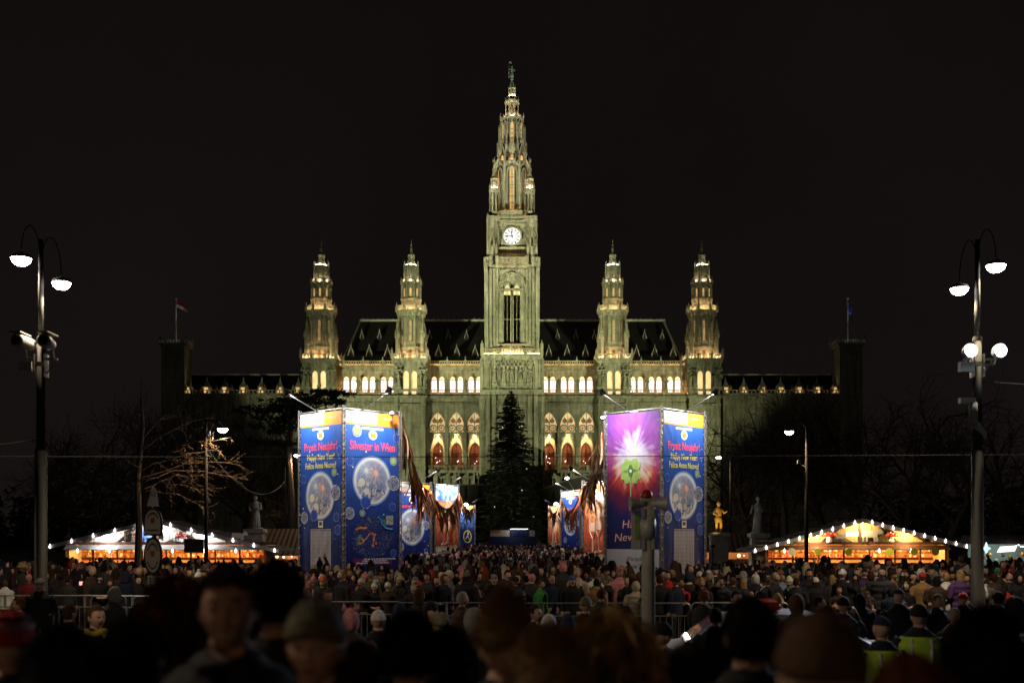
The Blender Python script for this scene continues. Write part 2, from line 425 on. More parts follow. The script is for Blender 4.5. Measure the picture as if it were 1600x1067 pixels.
# --- upper loggia: window wall set back behind a balustrade
YU = Y+1.9
M = MB()
M.box(X0, X1, YU, YU+.5, Z_LOG, hz(611)); M.box(X0, X1, YU, YU+.5, hz(585), Z_WALLTOP)
wz0, wzs, wri = hz(611), hz(592), hz(585.5)-hz(592)
xs = sorted(hx(c+d) for c in BAYS for d in (-6, 6)); prev = X0
for x in xs:
    if x-BW*.21 > prev+.01: M.box(prev, x-BW*.21, YU+.001, YU+.5, wz0, hz(585))
    arch_wall(M, x-BW*.21, x+BW*.21, wz0, hz(585), YU, YU+.5, x, 1.12, wz0, wzs, wri*.9, False); prev = x+BW*.21
M.box(prev, X1, YU+.001, YU+.5, wz0, hz(585))
M.box(X0, X1, YU-.5, YU+.5, hz(576), Z_WALLTOP+.2); M.box(X0, X1, YU-.8, YU+.6, Z_WALLTOP+.2, hz(571))
for i in range(int((X1-X0)/.8)): x = X0+.4+i*.8; M.box(x-.14, x+.14, YU-.45, YU, hz(578), hz(576))
hpart(M, 'gallery_wall', STONE)
for x in xs:
    M = MB(); M.box(x-.67, x+.67, YU+.3, YU+.36, wz0, wzs); w = hpart(M, 'gallery_window', WHITEWIN)
    M = MB(); M.prism([(x-.67, wzs+.06), (x+.67, wzs+.06)] + list(reversed(arch_pts(x, 1.34, wzs+.06, wri, 8, False)))[1:-1], YU+.3, YU+.36); hpart(M, 'fanlight', LUNETTE, w)
    M = MB(); M.box(x-.67, x+.67, YU+.22, YU+.3, wzs-.03, wzs+.09); M.box(x-.03, x+.03, YU+.24, YU+.3, wz0, wzs); hpart(M, 'window_bar', mat('window_bar', (.35, .3, .22), .7), w)
def run_pieces(name, fn, mats):
    for a, b in segs:
        M = MB(); fn(M, hx(a)+.2, hx(b)-.2); hpart(M, name, mats)
def gal(M, x0, x1):
    balustrade(M, x0, x1, Y-.35, Z_LOG, hz(609.5)-Z_LOG, .46)
run_pieces('gallery_balustrade', gal, STONE)
def par(M, x0, x1):
    balustrade(M, x0, x1, YU-.5, hz(571), Z_PAR-hz(571), .5, r=.45)
    n = int(round((x1-x0)/BW))
    for i in range(n+1):
        x = x0+(x1-x0)*i/n; M.box(x-.22, x+.22, YU-.74, YU-.26, hz(571)+.002, Z_PAR+.15); M.lathe([(.2, Z_PAR+.15), (.05, Z_PAR+.9)], x, YU-.5, 4)
run_pieces('roof_balustrade', par, STONE)
M = MB(); M.box(X0, X1, YU+.12, YU+.42, hz(571)+.004, hz(565.5)); hpart(M, 'attic_wall', STONE)
for a, b in segs:
    M = MB(); M.box(hx(a)+.6, hx(b)-.6, Y-.1, Y+.05, Z_LOG+.05, Z_LOG+.17); hpart(M, 'gallery_light_tube', TUBE)
    M = MB(); M.box(hx(a)+.6, hx(b)-.6, YU-.3, YU-.2, hz(571)+.06, hz(571)+.16); hpart(M, 'parapet_light_tube', emat('parapet_light', (1, .56, .2), 40))

# --- small robed figure used for niches and parapets
def figure(M, x, y, z, h, rng, n=8, arm=True):
    s = h/1.8; old = M.X, M.smooth
    M.smooth = True
    yaw = rng.uniform(-.4, .4); lean = rng.uniform(-.05, .05)
    M.X = Matrix.Translation((x, y, z)) @ Matrix.Rotation(yaw, 4, 'Z') @ Matrix.Rotation(lean, 4, 'Y') @ Matrix.Scale(s, 4)
    M.box(-.33, .33, -.26, .26, -.12, .02)
    M.lathe([(.30, .02), (.27, .25), (.22, .6), (.20, .95), (.24, 1.2), (.25, 1.38), (.18, 1.47), (.075, 1.52), (.07, 1.56)], 0, 0, n, None, 1, .72)
    M.ball((0, -.02, 1.66), .115, n, 6, 1.2)
    for q in (-1, 1):
        el = (q*.34, -.05, 1.14 + rng.uniform(-.04, .08)); hd = (q*rng.uniform(.05, .4), -.28, 1.0+rng.uniform(-.1, .35))
        M.tube([(q*.23, 0, 1.4), el, hd], [.085, .075, .05], 6)
    for q in range(3):
        a = rng.uniform(-1, 1); M.tube([(a*.18, -.16, 1.2), (a*.2, -.17, .6), (a*.25, -.2, .05)], [.03, .05, .06], 4)
    M.X, M.smooth = old
rg = random.Random(3)
for c in (559.6, 589, 618.5, 669.5, 698, 727, 756):
    for k in (c, 1600-c):
        M = MB(); x = hx(k); M.box(x-.4, x+.4, Y-.75, Y+.1, Z_LOG+.003, Z_LOG+.9); figure(M, x, Y-.35, Z_LOG+1.0, 2.5, rg)
        hpart(M, 'parapet_statue', STONE)

# --- great roof
M = MB(); YE, YR, YK = Y+2.6, Y+12, Y+21.4
z0, z1 = hz(569, YE), hz(502, YR)
a, b, c, d = hx(533, YE), hx(1067, YE), hx(1037, YR), hx(563, YR)
M.poly([(a, YE, z0), (b, YE, z0), (c, YR, z1), (d, YR, z1)]); M.poly([(b, YE, z0), (b, YK, z0), (c, YR, z1)])
M.poly([(a, YK, z0), (a, YE, z0), (d, YR, z1)]); M.poly([(b, YK, z0), (a, YK, z0), (d, YR, z1), (c, YR, z1)])
M.poly([(a, YE, z0), (a, YK, z0), (b, YK, z0), (b, YE, z0)])
roof = hpart(M, 'roof', SLATE)
M = MB(); M.box(d-.3, c+.3, YR-.22, YR+.22, z1-.05, z1+.38)
for i in range(60): x = d+(c-d)*(i+.5)/60; M.lathe([(.06, z1+.38), (.09, z1+.5), (.02, z1+.7)], x, YR, 4)
M.tube([(a, YE, z0), (d, YR, z1)], .24, 6); M.tube([(b, YE, z0), (c, YR, z1)], .24, 6)
hpart(M, 'roof_ridge', LEAD, roof)
def dormer(px, py0, py1, w):
    zc = hz(py0, YE+3); t = (zc-z0)/(z1-z0); y = YE+(YR-YE)*t
    x = hx(px, y); zb = z0+(z1-z0)*t; h = (py0-py1)*y/F; M = MB()
    M.mi = 2; M.box(x-w*.38, x+w*.38, y-.5, y+1.6, zb-.3, zb+h*.34)
    M.prism([(x-w*.45, zb+h*.30), (x+w*.45, zb+h*.30), (x, zb+h*.72)], y-.6, y+2.2); M.mi = 0
    gable(M, x-w*.5, x+w*.5, zb-h*.02, h*.86, y-.85, y-.68, .14)
    M.mi = 1; M.box(x-w*.22, x+w*.22, y-.54, y-.502, zb, zb+h*.34)
    hpart(M, 'dormer', [LEAD, DARKGLASS, SLATE], roof)
for q in (549, 577.5, 606, 685.5, 714, 742.5):
    for k in (q, 1600-q): dormer(k, 558, 539, 1.5)
for q in (566, 593.5, 672, 700.5, 729):
    for k in (q, 1600-q): dormer(k, 526, 512, 1.0)

# --- side tower
def side_tower(px, proto=None):
    Yf = Y-1.8; s = Yf/F; hw = 24.3*s; Yc = Yf+hw; cx = hx(px, Yc-1)
    z = lambda py: CZ+(HY-py)*(s if py > 560 else s+(min(1, (560-py)/60))*(Yc-1.5-Yf)/F)
    w = lambda p: p*s*1.008
    M = MB(); T = hpart(MB(), 'gothic_tower', STONE)
    M.box(cx-hw, cx+hw, Yf, Yf+2*hw, 0, z(618))                      # shaft up to the pair of windows
    for q in (-1, 1):
        x = cx+q*hw*.87; M.box(x-w(3.2), x+w(3.2), Yf-.45, Yf+.2, 0, z(620)); M.box(x-w(2.7), x+w(2.7), Yf-.3, Yf+.2, z(620), z(566))
    M.box(cx-hw-.35, cx+hw+.35, Yf-.7, Yf+.2, z(622), z(617)); M.box(cx-hw-.2, cx+hw+.2, Yf-.5, Yf+.2, z(634), z(631))
    x1, x2 = cx-w(6.3), cx+w(6.3)
    for x in (x1, x2): arch_wall(M, x-w(6.3), x+w(6.3), z(618), z(573), Yf, Yf+.9, x, w(8.6), z(608), z(585), z(579)-z(585), False)
    M.box(cx-hw, cx-w(12.6), Yf, Yf+.9, z(618), z(573)); M.box(cx+w(12.6), cx+hw, Yf, Yf+.9, z(618), z(573))
    M.box(cx-hw, cx-hw+.5, Yf+.9, Yf+2*hw, z(618), z(573)); M.box(cx+hw-.5, cx+hw, Yf+.9, Yf+2*hw, z(618), z(573))
    M.box(cx-hw, cx+hw, Yf, Yf+2*hw, z(573), z(566))
    for i, (g, p0, p1) in enumerate(((1.5, 570, 567), (3, 567, 564), (4, 564, 561.5))): M.box(cx-hw-w(g), cx+hw+w(g), Yf-w(g), Yf+2*hw+w(g), z(p0), z(p1))
    M.box(cx-hw-w(4), cx+hw+w(4), Yf-w(4), Yf+2*hw+w(4), z(561.5), z(560.8))
    O = 2*math.tan(PI/8)
    def octa(p, y0, y1, p1=None):
        r = w(p)/math.cos(PI/8); r1 = w(p1 if p1 else p)/math.cos(PI/8); M.lathe([(r, z(y0)), (r1, z(y1))], cx, Yc, 8)
    octa(19, 561, 541); octa(17.8, 541, 489); octa(19.2, 542.5, 540.5); octa(18.6, 500, 498)
    octa(18.2, 494, 488, 22); octa(22, 488, 486); octa(15.2, 486, 466); octa(16, 468, 466); octa(13.6, 466, 443); octa(14.2, 447, 443)
    octa(14.8, 443, 441); octa(9.5, 441, 413); octa(10.5, 437, 435); octa(10, 415, 413); octa(7.2, 413, 404, 5); octa(4.4, 404, 396, 5.6); octa(5.6, 396, 393, 2)
    octa(2, 393, 386, 1.2); octa(2.2, 386, 383, .8); M.tube([(cx, Yc, z(384)), (cx, Yc, z(372))], .07, 5); 
    M.ball((cx, Yc, z(380)), .24, 6, 4)
    for k in range(8):                                               # ribs on every edge of the octagon
        a = PI/4*k+PI/8
        for p, y0, y1, t in ((18.2, 541, 489, .22), (14.1, 466, 443, .2)):
            r = w(p)/math.cos(PI/8); x, y = cx+r*math.sin(a), Yc-r*math.cos(a); M.lathe([(t, z(y0)), (t, z(y1))], x, y, 6)
        r = w(8.9)/math.cos(PI/8)+.25; x, y = cx+r*math.sin(a), Yc-r*math.cos(a); M.lathe([(.16, z(435)), (.16, z(415))], x, y, 5); M.lathe([(.2, z(415)), (.03, z(405))], x, y, 4)
        for p, y0, hh, t in ((22.2, 487, 15, .5), (14.9, 443, 11, .42)):
            r = w(p)/math.cos(PI/8); x, y = cx+r*math.sin(a), Yc-r*math.cos(a); pinnacle(M, x, y, z(y0), t, hh*s)
    for k in range(8):                                               # corbels and blind arches
        a = PI/4*k; M.X = xface(cx, Yc, a, w(17.8)); wd = w(17.8)*O
        arch_rim(M, 0, wd*.86, z(536), z(503), z(494)-z(503), -.22, 0, .2)
        M.X = xface(cx, Yc, a, w(13.6)); arch_rim(M, 0, w(13.6)*O*.7, z(464), z(453), z(448)-z(453), -.15, 0, .13)
        gable(M, -w(13.6)*O*.42, w(13.6)*O*.42, z(449), 6*s, -.3, -.12, .13)
        M.X = xface(cx, Yc, a, w(9.5)); M.box(-.5, .5, -.08, 0, z(434), z(416))
        M.X = xface(cx, Yc, a, w(18.2))
        for q in (-.6, 0, .6): M.prism([(q*1.4-.15, z(493)), (q*1.4+.15, z(493)), (q*1.4+.15, z(488.5)), (q*1.4-.15, z(488.5))], -.5, 0)
        M.X = None
    for qx in (-1, 1):                                               # corner turrets beside the octagon
        for qy in (-1, 1):
            x, y = cx+qx*w(19.5), Yc+qy*w(19.5); M.lathe([(w(4.4), z(561)), (w(4.4), z(556)), (w(3.7), z(555)), (w(3.5), z(521)), (w(4.4), z(520)), (w(4.2), z(517))], x, y, 8)
            for e in range(4):
                ax, ay = x+w(3.6)*math.cos(e*PI/2+PI/4), y+w(3.6)*math.sin(e*PI/2+PI/4); pinnacle(M, ax, ay, z(528), .45, 12*s)
            M.lathe([(w(3.1), z(517)), (w(2.2), z(511)), (w(2.6), z(510.5)), (.06, z(499))], x, y, 8)
    me = M.mesh('gothic_tower', [STONE]); T.data = me
    for x in (x1, x2):
        M = MB(); arch_pane(M, x, w(8.4), z(608), z(585), z(579)-z(585), Yf+.55, False); wn = hpart(M, 'tower_window', WARMWIN, T)
        M = MB(); M.box(x-w(6.2), x+w(6.2), Yf-.05, Yf+.1, z(610), z(607.5)); balustrade(M, x-w(4), x+w(4), Yf+.1, z(617), z(610)-z(617), .4); hpart(M, 'window_parapet', STONE, T)
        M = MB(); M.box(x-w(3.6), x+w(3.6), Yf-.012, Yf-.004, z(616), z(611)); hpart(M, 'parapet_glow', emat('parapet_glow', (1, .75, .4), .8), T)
    for q in (-1, 1):
        for d in (0, 1):
            M = MB(); x = cx+q*w(16.5+6.5*d); yy = Yf-.55 + d*.1; M.box(x-.5, x+.5, yy-.35, Yf-.01, z(609), z(605)); figure(M, x, yy, z(604), 3.0, rg); M.box(x-.55, x+.55, yy-.4, Yf-.01, z(580), z(578)); gable(M, x-.55, x+.55, z(578), 8*s, yy-.38, yy-.2, .14)
            hpart(M, 'niche_statue', STONE, T)
    M = MB(); g = hw+w(3.5)
    for ax in range(4):
        M.X = Matrix.Translation((cx, Yc, 0)) @ Matrix.Rotation(ax*PI/2, 4, 'Z')
        balustrade(M, -g, g, -g, z(560.8), z(553)-z(560.8), .62, r=.3)
        for q in (-1, -.38, .38): M.box(q*g-.24, q*g+.24, -g-.24, -g+.24, z(560.8)+.003, z(552.4)); 
        pinnacle(M, -g, -g, z(552.4), .42, 9*s); M.X = None
    hpart(M, 'gallery_parapet', STONE, T)
    M = MB()
    for ax in range(4):
        M.X = Matrix.Translation((cx, Yc, 0)) @ Matrix.Rotation(ax*PI/2, 4, 'Z'); M.box(-g+.6, g-.6, -g+.25, -g+.36, z(560.5), z(559.2)); M.X = None
    hpart(M, 'gallery_light_tube', TUBEW, T)
    M = MB()
    for k in range(8):
        M.X = xface(cx, Yc, PI/4*k, w(21.8)); lattice(M, -w(21.8)*O/2, w(21.8)*O/2, 0, z(486), z(477)-z(486), w(21.8)*O/2, .14); M.X = None
    hpart(M, 'pierced_parapet', STONE, T)
    M = MB(); r = w(19)/math.cos(PI/8); r2 = r-.25; M.lathe([(r, z(485.8)), (r, z(485)), (r2, z(485)), (r2, z(485.8))], cx, Yc, 8, None, 1, 1, False); hpart(M, 'gallery_light_ring', TUBEW, T)
    M = MB(); r = w(14.2)/math.cos(PI/8)
    for k in range(8):
        M.X = xface(cx, Yc, PI/4*k, w(14.4)); balustrade(M, -w(14.4)*O/2, w(14.4)*O/2, 0, z(441), z(436)-z(441), .7, r=.3); M.X = None
    hpart(M, 'crown_parapet', STONE, T)
    M = MB()
    for k in range(8): 
        a = PI/4*k; M.X = xface(cx, Yc, a, w(12)); M.box(-.45, .45, -.12, .12, z(440.8), z(439.6)); M.X = None
    hpart(M, 'crown_lamp', emat('crown_lamp_glow', (1, .82, .55), 57), T)
    M = MB()
    for k in range(8): 
        a = PI/4*k; M.X = xface(cx, Yc, a, w(7.8)); M.box(-.2, .2, -.1, .1, z(412.8), z(411.6)); M.X = None
    hpart(M, 'lantern_lamp', emat('lantern_lamp_glow', (1, .82, .55), 48), T)
    for k in range(8):
        a = PI/4*k
        if math.cos(a) < -.1: continue
        M = MB(); M.X = xface(cx, Yc, a, w(17.8)); arch_pane(M, 0, w(3.6), z(532), z(504), z(500)-z(504), -.07, th=.05); M.X = None; sw = hpart(M, 'slit_window', WARMSLIT, T)
        M = MB(); M.X = xface(cx, Yc, a, w(17.8)); arch_rim(M, 0, w(5.6), z(534), z(504), z(499)-z(504), -.3, -.02, .17); M.box(-.05, .05, -.16, -.08, z(532), z(503))
        for zz in (511, 521): M.box(-w(1.7), w(1.7), -.15, -.08, z(zz+.4), z(zz-.4))
        M.X = None; hpart(M, 'window_frame', STONE, sw) if False else hpart(M, 'slit_frame', STONE, T)
        M = MB(); M.X = xface(cx, Yc, a, w(13.6)); arch_pane(M, 0, w(2.8), z(463), z(453), z(450)-z(453), -.06, th=.04); M.X = None; hpart(M, 'small_slit_window', WARMSLIT, T)
        if k in (0, 1, 7):
            M = MB(); M.X = xface(cx, Yc, a, w(19)); arch_pane(M, 0, w(5), z(560), z(549), z(546)-z(549), -.04, False, th=.03); M.X = None; hpart(M, 'gallery_door', mat('brown_door', (.12, .06, .03), .6), T)
    return T
side_tower(501); side_tower(642); side_tower(958); side_tower(1098)

# --- main tower
def main_tower():
    Yf = Y-3.5; s = Yf/F; cx = 0.0; hw = 41.5*s; Yc = Yf+hw
    z = lambda py: CZ+(HY-py)*(s if py > 416 else s+min(1, (416-py)/160)*(Yc-1.8-Yf)/F)
    w = lambda p: p*s*1.012
    O = 2*math.tan(PI/8)
    T = hpart(MB(), 'clock_tower', STONE); M = MB()
    def sq(p, y0, y1, p1=None):
        M.lathe([(w(p)*math.sqrt(2), z(y0)), (w(p1 or p)*math.sqrt(2), z(y1))], cx, Yc, 4)
    def octa(p, y0, y1, p1=None):
        M.lathe([(w(p)/math.cos(PI/8), z(y0)), (w(p1 or p)/math.cos(PI/8), z(y1))], cx, Yc, 8)
    sq(44, 860, 557)                                                 # base
    for q in (-1, 1):
        for e in (37, 28): x = cx+q*w(e); M.box(x-w(3.2), x+w(3.2), Yf-w(6.5), Yf-w(2), 0, z(612)); M.box(x-w(2.4), x+w(2.4), Yf-w(5.3), Yf-w(2), z(612), z(562))
        x = cx+q*w(46); M.lathe([(w(5), 0), (w(5), z(620)), (w(4), z(618)), (w(4), z(560))], x, Yf+w(2), 8)
    sq(47, 616, 612); sq(48.5, 612, 609); sq(46, 680, 677)
    for i in range(26): x = cx-w(44)+w(88)*(i+.5)/26; M.box(x-w(.9), x+w(.9), Yf-w(4.3), Yf-w(2.4), z(633), z(628))
    sq(45, 635.5, 633.5); sq(45, 627.5, 625)
    sq(45.5, 563, 560); sq(47, 560, 557); sq(48, 557, 555.5)
    for i in range(22): x = cx-w(44)+w(88)*(i+.5)/22; M.box(x-w(1), x+w(1), Yf-w(5), Yf-w(2.4), z(568), z(563))
    # belfry stage: wall with one deep opening, corner clusters
    sq(41.5, 556, 543); zt = z(416)
    xl, xr = cx-hw, cx+hw
    arch_wall(M, cx-w(22), cx+w(22), z(543), zt, Yf+.2, Yf+1.9, cx, w(27), z(537), z(455), z(430)-z(455))
    M.box(xl, cx-w(22), Yf, Yf+2*hw, z(543), zt); M.box(cx+w(22), xr, Yf, Yf+2*hw, z(543), zt); M.box(cx-w(22), cx+w(22), Yf+hw*1.4, Yf+2*hw, z(543), zt)
    M.box(cx-w(22), cx+w(22), Yf+1.9, Yf+hw*1.4, z(420), zt)
    for q in (-1, 1):
        for e, dp, t in ((39, .75, 2.6), (33, .5, 2.4), (27.5, .3, 2.2), (23, .15, 1.5)):
            x = cx+q*w(e); M.box(x-w(t), x+w(t), Yf-dp, Yf+.02, z(552), z(424)); M.prism([(x-w(t), z(424)), (x+w(t), z(424)), (x, z(418))], Yf-dp, Yf+.02)
        x = cx+q*w(39.5)
        M.lathe([(w(3.4), z(552)), (w(3.4), z(420))], x, Yf+.1, 8)
    for i, (ww, dp) in enumerate(((44, .34), (39, .26), (34, .18))): arch_rim(M, cx, w(ww), z(458), z(452), (z(425)-z(452))*(ww/44), Yf-dp+.1, Yf+.2, w(2))
    M.ring(cx, z(433), w(1.2), w(3), Yf-.1, Yf+.2, 10)
    sq(42.6, 453, 450.5); sq(42.5, 540, 537)
    sq(42, 420, 417); sq(43.5, 417, 414)
    for i in range(24): x = cx-w(41)+w(82)*(i+.5)/24; M.box(x-w(.8), x+w(.8), Yf-w(2.2), Yf, z(423), z(419.5))
    # lancets
    for q in (-1, 1):
        x = cx+q*w(7.4); arch_rim(M, x, w(13), z(537), z(452), z(440)-z(452), Yf+.3, Yf+1.0, w(1.5))
        M.box(x-w(5), x+w(5), Yf+.7, Yf+1.0, z(499), z(497)); M.box(x-w(.4), x+w(.4), Yf+.8, Yf+.95, z(537), z(452))
    for q in (-1.6, 1.6): M.lathe([(w(1.1), z(537)), (w(1.1), z(452))], cx+w(q), Yf+.5, 8)
    for q in (-1, 1): x = cx+q*w(7.4); arch_wall(M, x-w(7.38), x+w(7.38), z(453), z(426), Yf+.62, Yf+.98, x, w(10.6), z(453)+.001, z(452), z(440.5)-z(452))
    M.box(cx-w(15), cx+w(15), Yf-.1, Yf+1.8, z(543), z(537))
    # clock stage
    sq(30, 414, 343); 
    for q in (-1, 1):
        for r in (-1, 1):
            x, y = cx+q*w(31), Yc+r*w(31)
            M.lathe([(w(9), z(414)), (w(9), z(343))], x, y, 8)
            for e in range(4):
                a = e*PI/2+PI/4; ax, ay = x+w(8.5)*math.cos(a), y+w(8.5)*math.sin(a)
                M.box(ax-w(1.6), ax+w(1.6), ay-w(1.6), ay+w(1.6), z(414), z(378)); pinnacle(M, ax, ay, z(385), w(3.4), w(27))
            M.X = xface(x, y, 0, w(9)); gable(M, -w(4.6), w(4.6), z(386), w(22), -.5, -.15, .3); M.box(-w(2), w(2), -.25, 0, z(412), z(386)); M.X = None
    M.ring(cx, z(369), w(13.2), w(15.6), Yc-w(30)-.35, Yc-w(30), 32)
    M.box(cx-w(20), cx+w(20), Yc-w(30)-.5, Yc-w(30), z(387), z(385)); sq(31, 352, 349)
    for i in range(3): M.box(cx-w(19), cx+w(19), Yc-w(30)-.2, Yc-w(30), z(395-i*.1)+i*.1, z(394))
    sq(38, 346, 343); sq(39, 343, 340); sq(38, 340, 339)
    for i in range(14): x = cx-w(19)+w(38)*(i+.5)/14; M.box(x-w(.8), x+w(.8), Yc-w(38)-.2, Yc-w(36), z(350), z(346))
    # octagon stage with four corner turrets
    octa(27, 339, 258); octa(28.5, 260, 256); octa(27.5, 256, 254)
    for k in range(8):
        a = PI/4*k+PI/8; r = w(27)/math.cos(PI/8); x, y = cx+r*math.sin(a), Yc-r*math.cos(a)
        M.lathe([(w(2.4), z(339)), (w(2.4), z(258)), (w(1.6), z(254)), (w(.3), z(245))], x, y, 6)
        M.X = xface(cx, Yc, PI/4*k, w(27)); arch_rim(M, 0, w(17), z(336), z(274), z(262)-z(274), -.35, 0, w(2)); gable(M, -w(10), w(10), z(262), w(14), -.5, -.2, .3); M.X = None
    for q in (-1, 1):
        for r in (-1, 1):
            x, y = cx+q*w(27.5), Yc+r*w(27.5)
            M.lathe([(w(8.5), z(339)), (w(8.5), z(332))], x, y, 8); M.lathe([(w(3), z(332)), (w(3), z(302))], x, y, 8)
            for e in range(8):
                a = e*PI/4+PI/8; M.lathe([(w(1.1), z(332)), (w(1.1), z(304))], x+w(7.4)*math.sin(a), y-w(7.4)*math.cos(a), 5)
            M.lathe([(w(8.6), z(304)), (w(9), z(300)), (w(8.5), z(298)), (w(6), z(297.5))], x, y, 8)
            M.lathe([(w(2.5), z(298)), (w(2.2), z(283))], x, y, 8)
            for e in range(8):
                a = e*PI/4+PI/8; M.lathe([(w(.8), z(298)), (w(.8), z(284))], x+w(5.2)*math.sin(a), y-w(5.2)*math.cos(a), 5); pinnacle(M, x+w(7.6)*math.sin(a), y-w(7.6)*math.cos(a), z(298), w(1.8), w(9))
            M.lathe([(w(6.2), z(284)), (w(6.2), z(282.5)), (w(4.4), z(281)), (w(.4), z(268))], x, y, 8)
    # upper octagon
    octa(20.5, 254, 226); octa(19.5, 226, 222, 17.6); octa(17.4, 222, 186, 15.6); octa(18, 186, 184); octa(19, 184, 182.5)
    for k in range(8):
        a = PI/4*k+PI/8; r = w(20.5)/math.cos(PI/8); x, y = cx+r*math.sin(a), Yc-r*math.cos(a)
        M.box(x-w(2.2), x+w(2.2), y-w(2.2), y+w(2.2), z(254), z(238)); pinnacle(M, x, y, z(240), w(4), w(24))
        r = w(17)/math.cos(PI/8); M.tube([(cx+r*math.sin(a), Yc-r*math.cos(a), z(226)), (cx+r*.93*math.sin(a), Yc-r*.93*math.cos(a), z(185))], w(1.5), 6)
        r = w(18)/math.cos(PI/8); pinnacle(M, cx+r*math.sin(a), Yc-r*math.cos(a), z(184), w(2), w(9))
        M.X = xface(cx, Yc, PI/4*k, w(20.5)); gable(M, -w(7.5), w(7.5), z(238), w(16), -.45, -.15, .3); M.X = None
        M.X = xface(cx, Yc, PI/4*k, w(16.8)); gable(M, -w(6), w(6), z(194), w(12), -.3, -.05, .25); M.X = None
    # lanterns
    octa(5.5, 182.5, 152); 
    for k in range(8):
        a = PI/4*k+PI/8; M.lathe([(w(1), z(182.5)), (w(1), z(156))], cx+w(10.4)*math.sin(a), Yc-w(10.4)*math.cos(a), 5); pinnacle(M, cx+w(11)*math.sin(a), Yc-w(11)*math.cos(a), z(158), w(1.7), w(11))
        M.lathe([(w(.8), z(150)), (w(.8), z(134))], cx+w(5.4)*math.sin(a), Yc-w(5.4)*math.cos(a), 5); pinnacle(M, cx+w(5.8)*math.sin(a), Yc-w(5.8)*math.cos(a), z(136), w(1.2), w(7))
    octa(11.3, 157, 154); octa(10, 154, 149, 7.5); octa(7.5, 149, 147.5); octa(3.6, 149, 134); octa(6, 134, 131, 4)
    T.data = M.mesh('clock_tower', [STONE])
    # spire cap and bannerman
    M = MB(); M.lathe([(w(4.4), z(131)), (w(3.4), z(127)), (w(1.8), z(121)), (w(2.4), z(120)), (w(1.6), z(118)), (w(1.9), z(117.4))], cx, Yc, 10); hpart(M, 'spire_cap', COPPER, T)
    M = MB(); M.smooth = True; b = z(117.4); h = z(97.5)-b; u = h/1.85
    M.X = Matrix.Translation((cx, Yc, b)) @ Matrix.Scale(u, 4)
    for q in (-1, 1): M.tube([(q*.13, 0, 0), (q*.12, 0, .5), (q*.08, 0, .95)], [.09, .1, .13], 8)
    M.lathe([(.2, .88), (.17, 1.05), (.24, 1.3), (.23, 1.45), (.08, 1.54), (.075, 1.6)], 0, 0, 10, None, 1, .75); M.ball((0, 0, 1.71), .13, 10, 6, 1.15)
    M.tube([(.22, 0, 1.42), (.40, -.04, 1.2), (.36, -.2, 1.0)], [.09, .08, .06], 6); M.tube([(-.22, 0, 1.42), (-.42, -.02, 1.22), (-.44, -.1, 1.45)], [.09, .08, .06], 6)
    M.tube([(-.45, -.1, 0), (-.45, -.1, 2.6)], .04, 5); M.prism([(-.45, 2.2), (-.05, 2.15), (-.12, 2.35), (-.05, 2.5), (-.45, 2.55)], -.13, -.08); M.X = None
    hpart(M, 'tower_knight', COPPER, T)
    # clock
    yc = Yc-w(30)-.12
    M = MB(); M.ring(cx, z(369), 0.01, w(13.2), yc, yc+.1, 40); ck = hpart(M, 'clock_face', emat('clock_glow', (.93, .92, 1.0), .82), T)
    M = MB()
    for k in range(12):
        a = k*PI/6; c, q = math.sin(a), math.cos(a); r0, r1 = w(8.2), w(12.2); t = w(.75)
        M.prism([(cx+c*r0-q*t, z(369)+q*r0+c*t), (cx+c*r0+q*t, z(369)+q*r0-c*t), (cx+c*r1+q*t, z(369)+q*r1-c*t), (cx+c*r1-q*t, z(369)+q*r1+c*t)], yc-.06, yc-.005)
    M.ring(cx, z(369), w(7.3), w(7.7), yc-.05, yc-.005, 32)
    hpart(M, 'clock_numeral', mat('numeral_grey', (.05, .05, .08), .6), T)
    for a, ln, nm in ((PI*2*(11.75/12), 7.5, 'hour_hand'), (PI*2*.748, 9.5, 'minute_hand')):
        M = MB(); c, q = math.sin(a), math.cos(a); r1 = w(ln); t = w(.6)
        M.prism([(cx-c*w(3)-q*t, z(369)-q*w(3)+c*t), (cx-c*w(3)+q*t, z(369)-q*w(3)-c*t), (cx+c*r1+q*t, z(369)+q*r1-c*t), (cx+c*r1-q*t, z(369)+q*r1+c*t)], yc-.14, yc-.08 if ln > 8 else yc-.075)
        M.ring(cx+c*w(ln*.8), z(369)+q*w(ln*.8), .01, w(1.5), yc-.17, yc-.15, 10); M.ring(cx, z(369), .01, w(1.3), yc-.2, yc-.16, 10)
        hpart(M, nm, BLACK, T)
    # galleries
    M = MB()
    for ax in range(4):
        M.X = Matrix.Translation((cx, Yc, 0)) @ Matrix.Rotation(ax*PI/2, 4, 'Z'); g = w(46)
        for a, b in ((-1, -.5), (-.42, .42), (.5, 1)): balustrade(M, a*g, b*g, -g, z(555.5), z(545)-z(555.5), .6, r=.32)
        for q in (-1, -.46, .46): M.box(q*g-.35, q*g+.35, -g-.3, -g+.3, z(555.5)+.003, z(544))
        pinnacle(M, -g, -g, z(544), .6, w(12)); M.X = None
    hpart(M, 'tower_balustrade', STONE, T)
    M = MB()
    for ax in range(4): M.X = Matrix.Translation((cx, Yc, 0)) @ Matrix.Rotation(ax*PI/2, 4, 'Z'); M.box(-w(44), w(44), -w(45.0), -w(44.2), z(555.2), z(553.4)); M.X = None
    hpart(M, 'gallery_light_tube', TUBEW, T)
    M = MB()
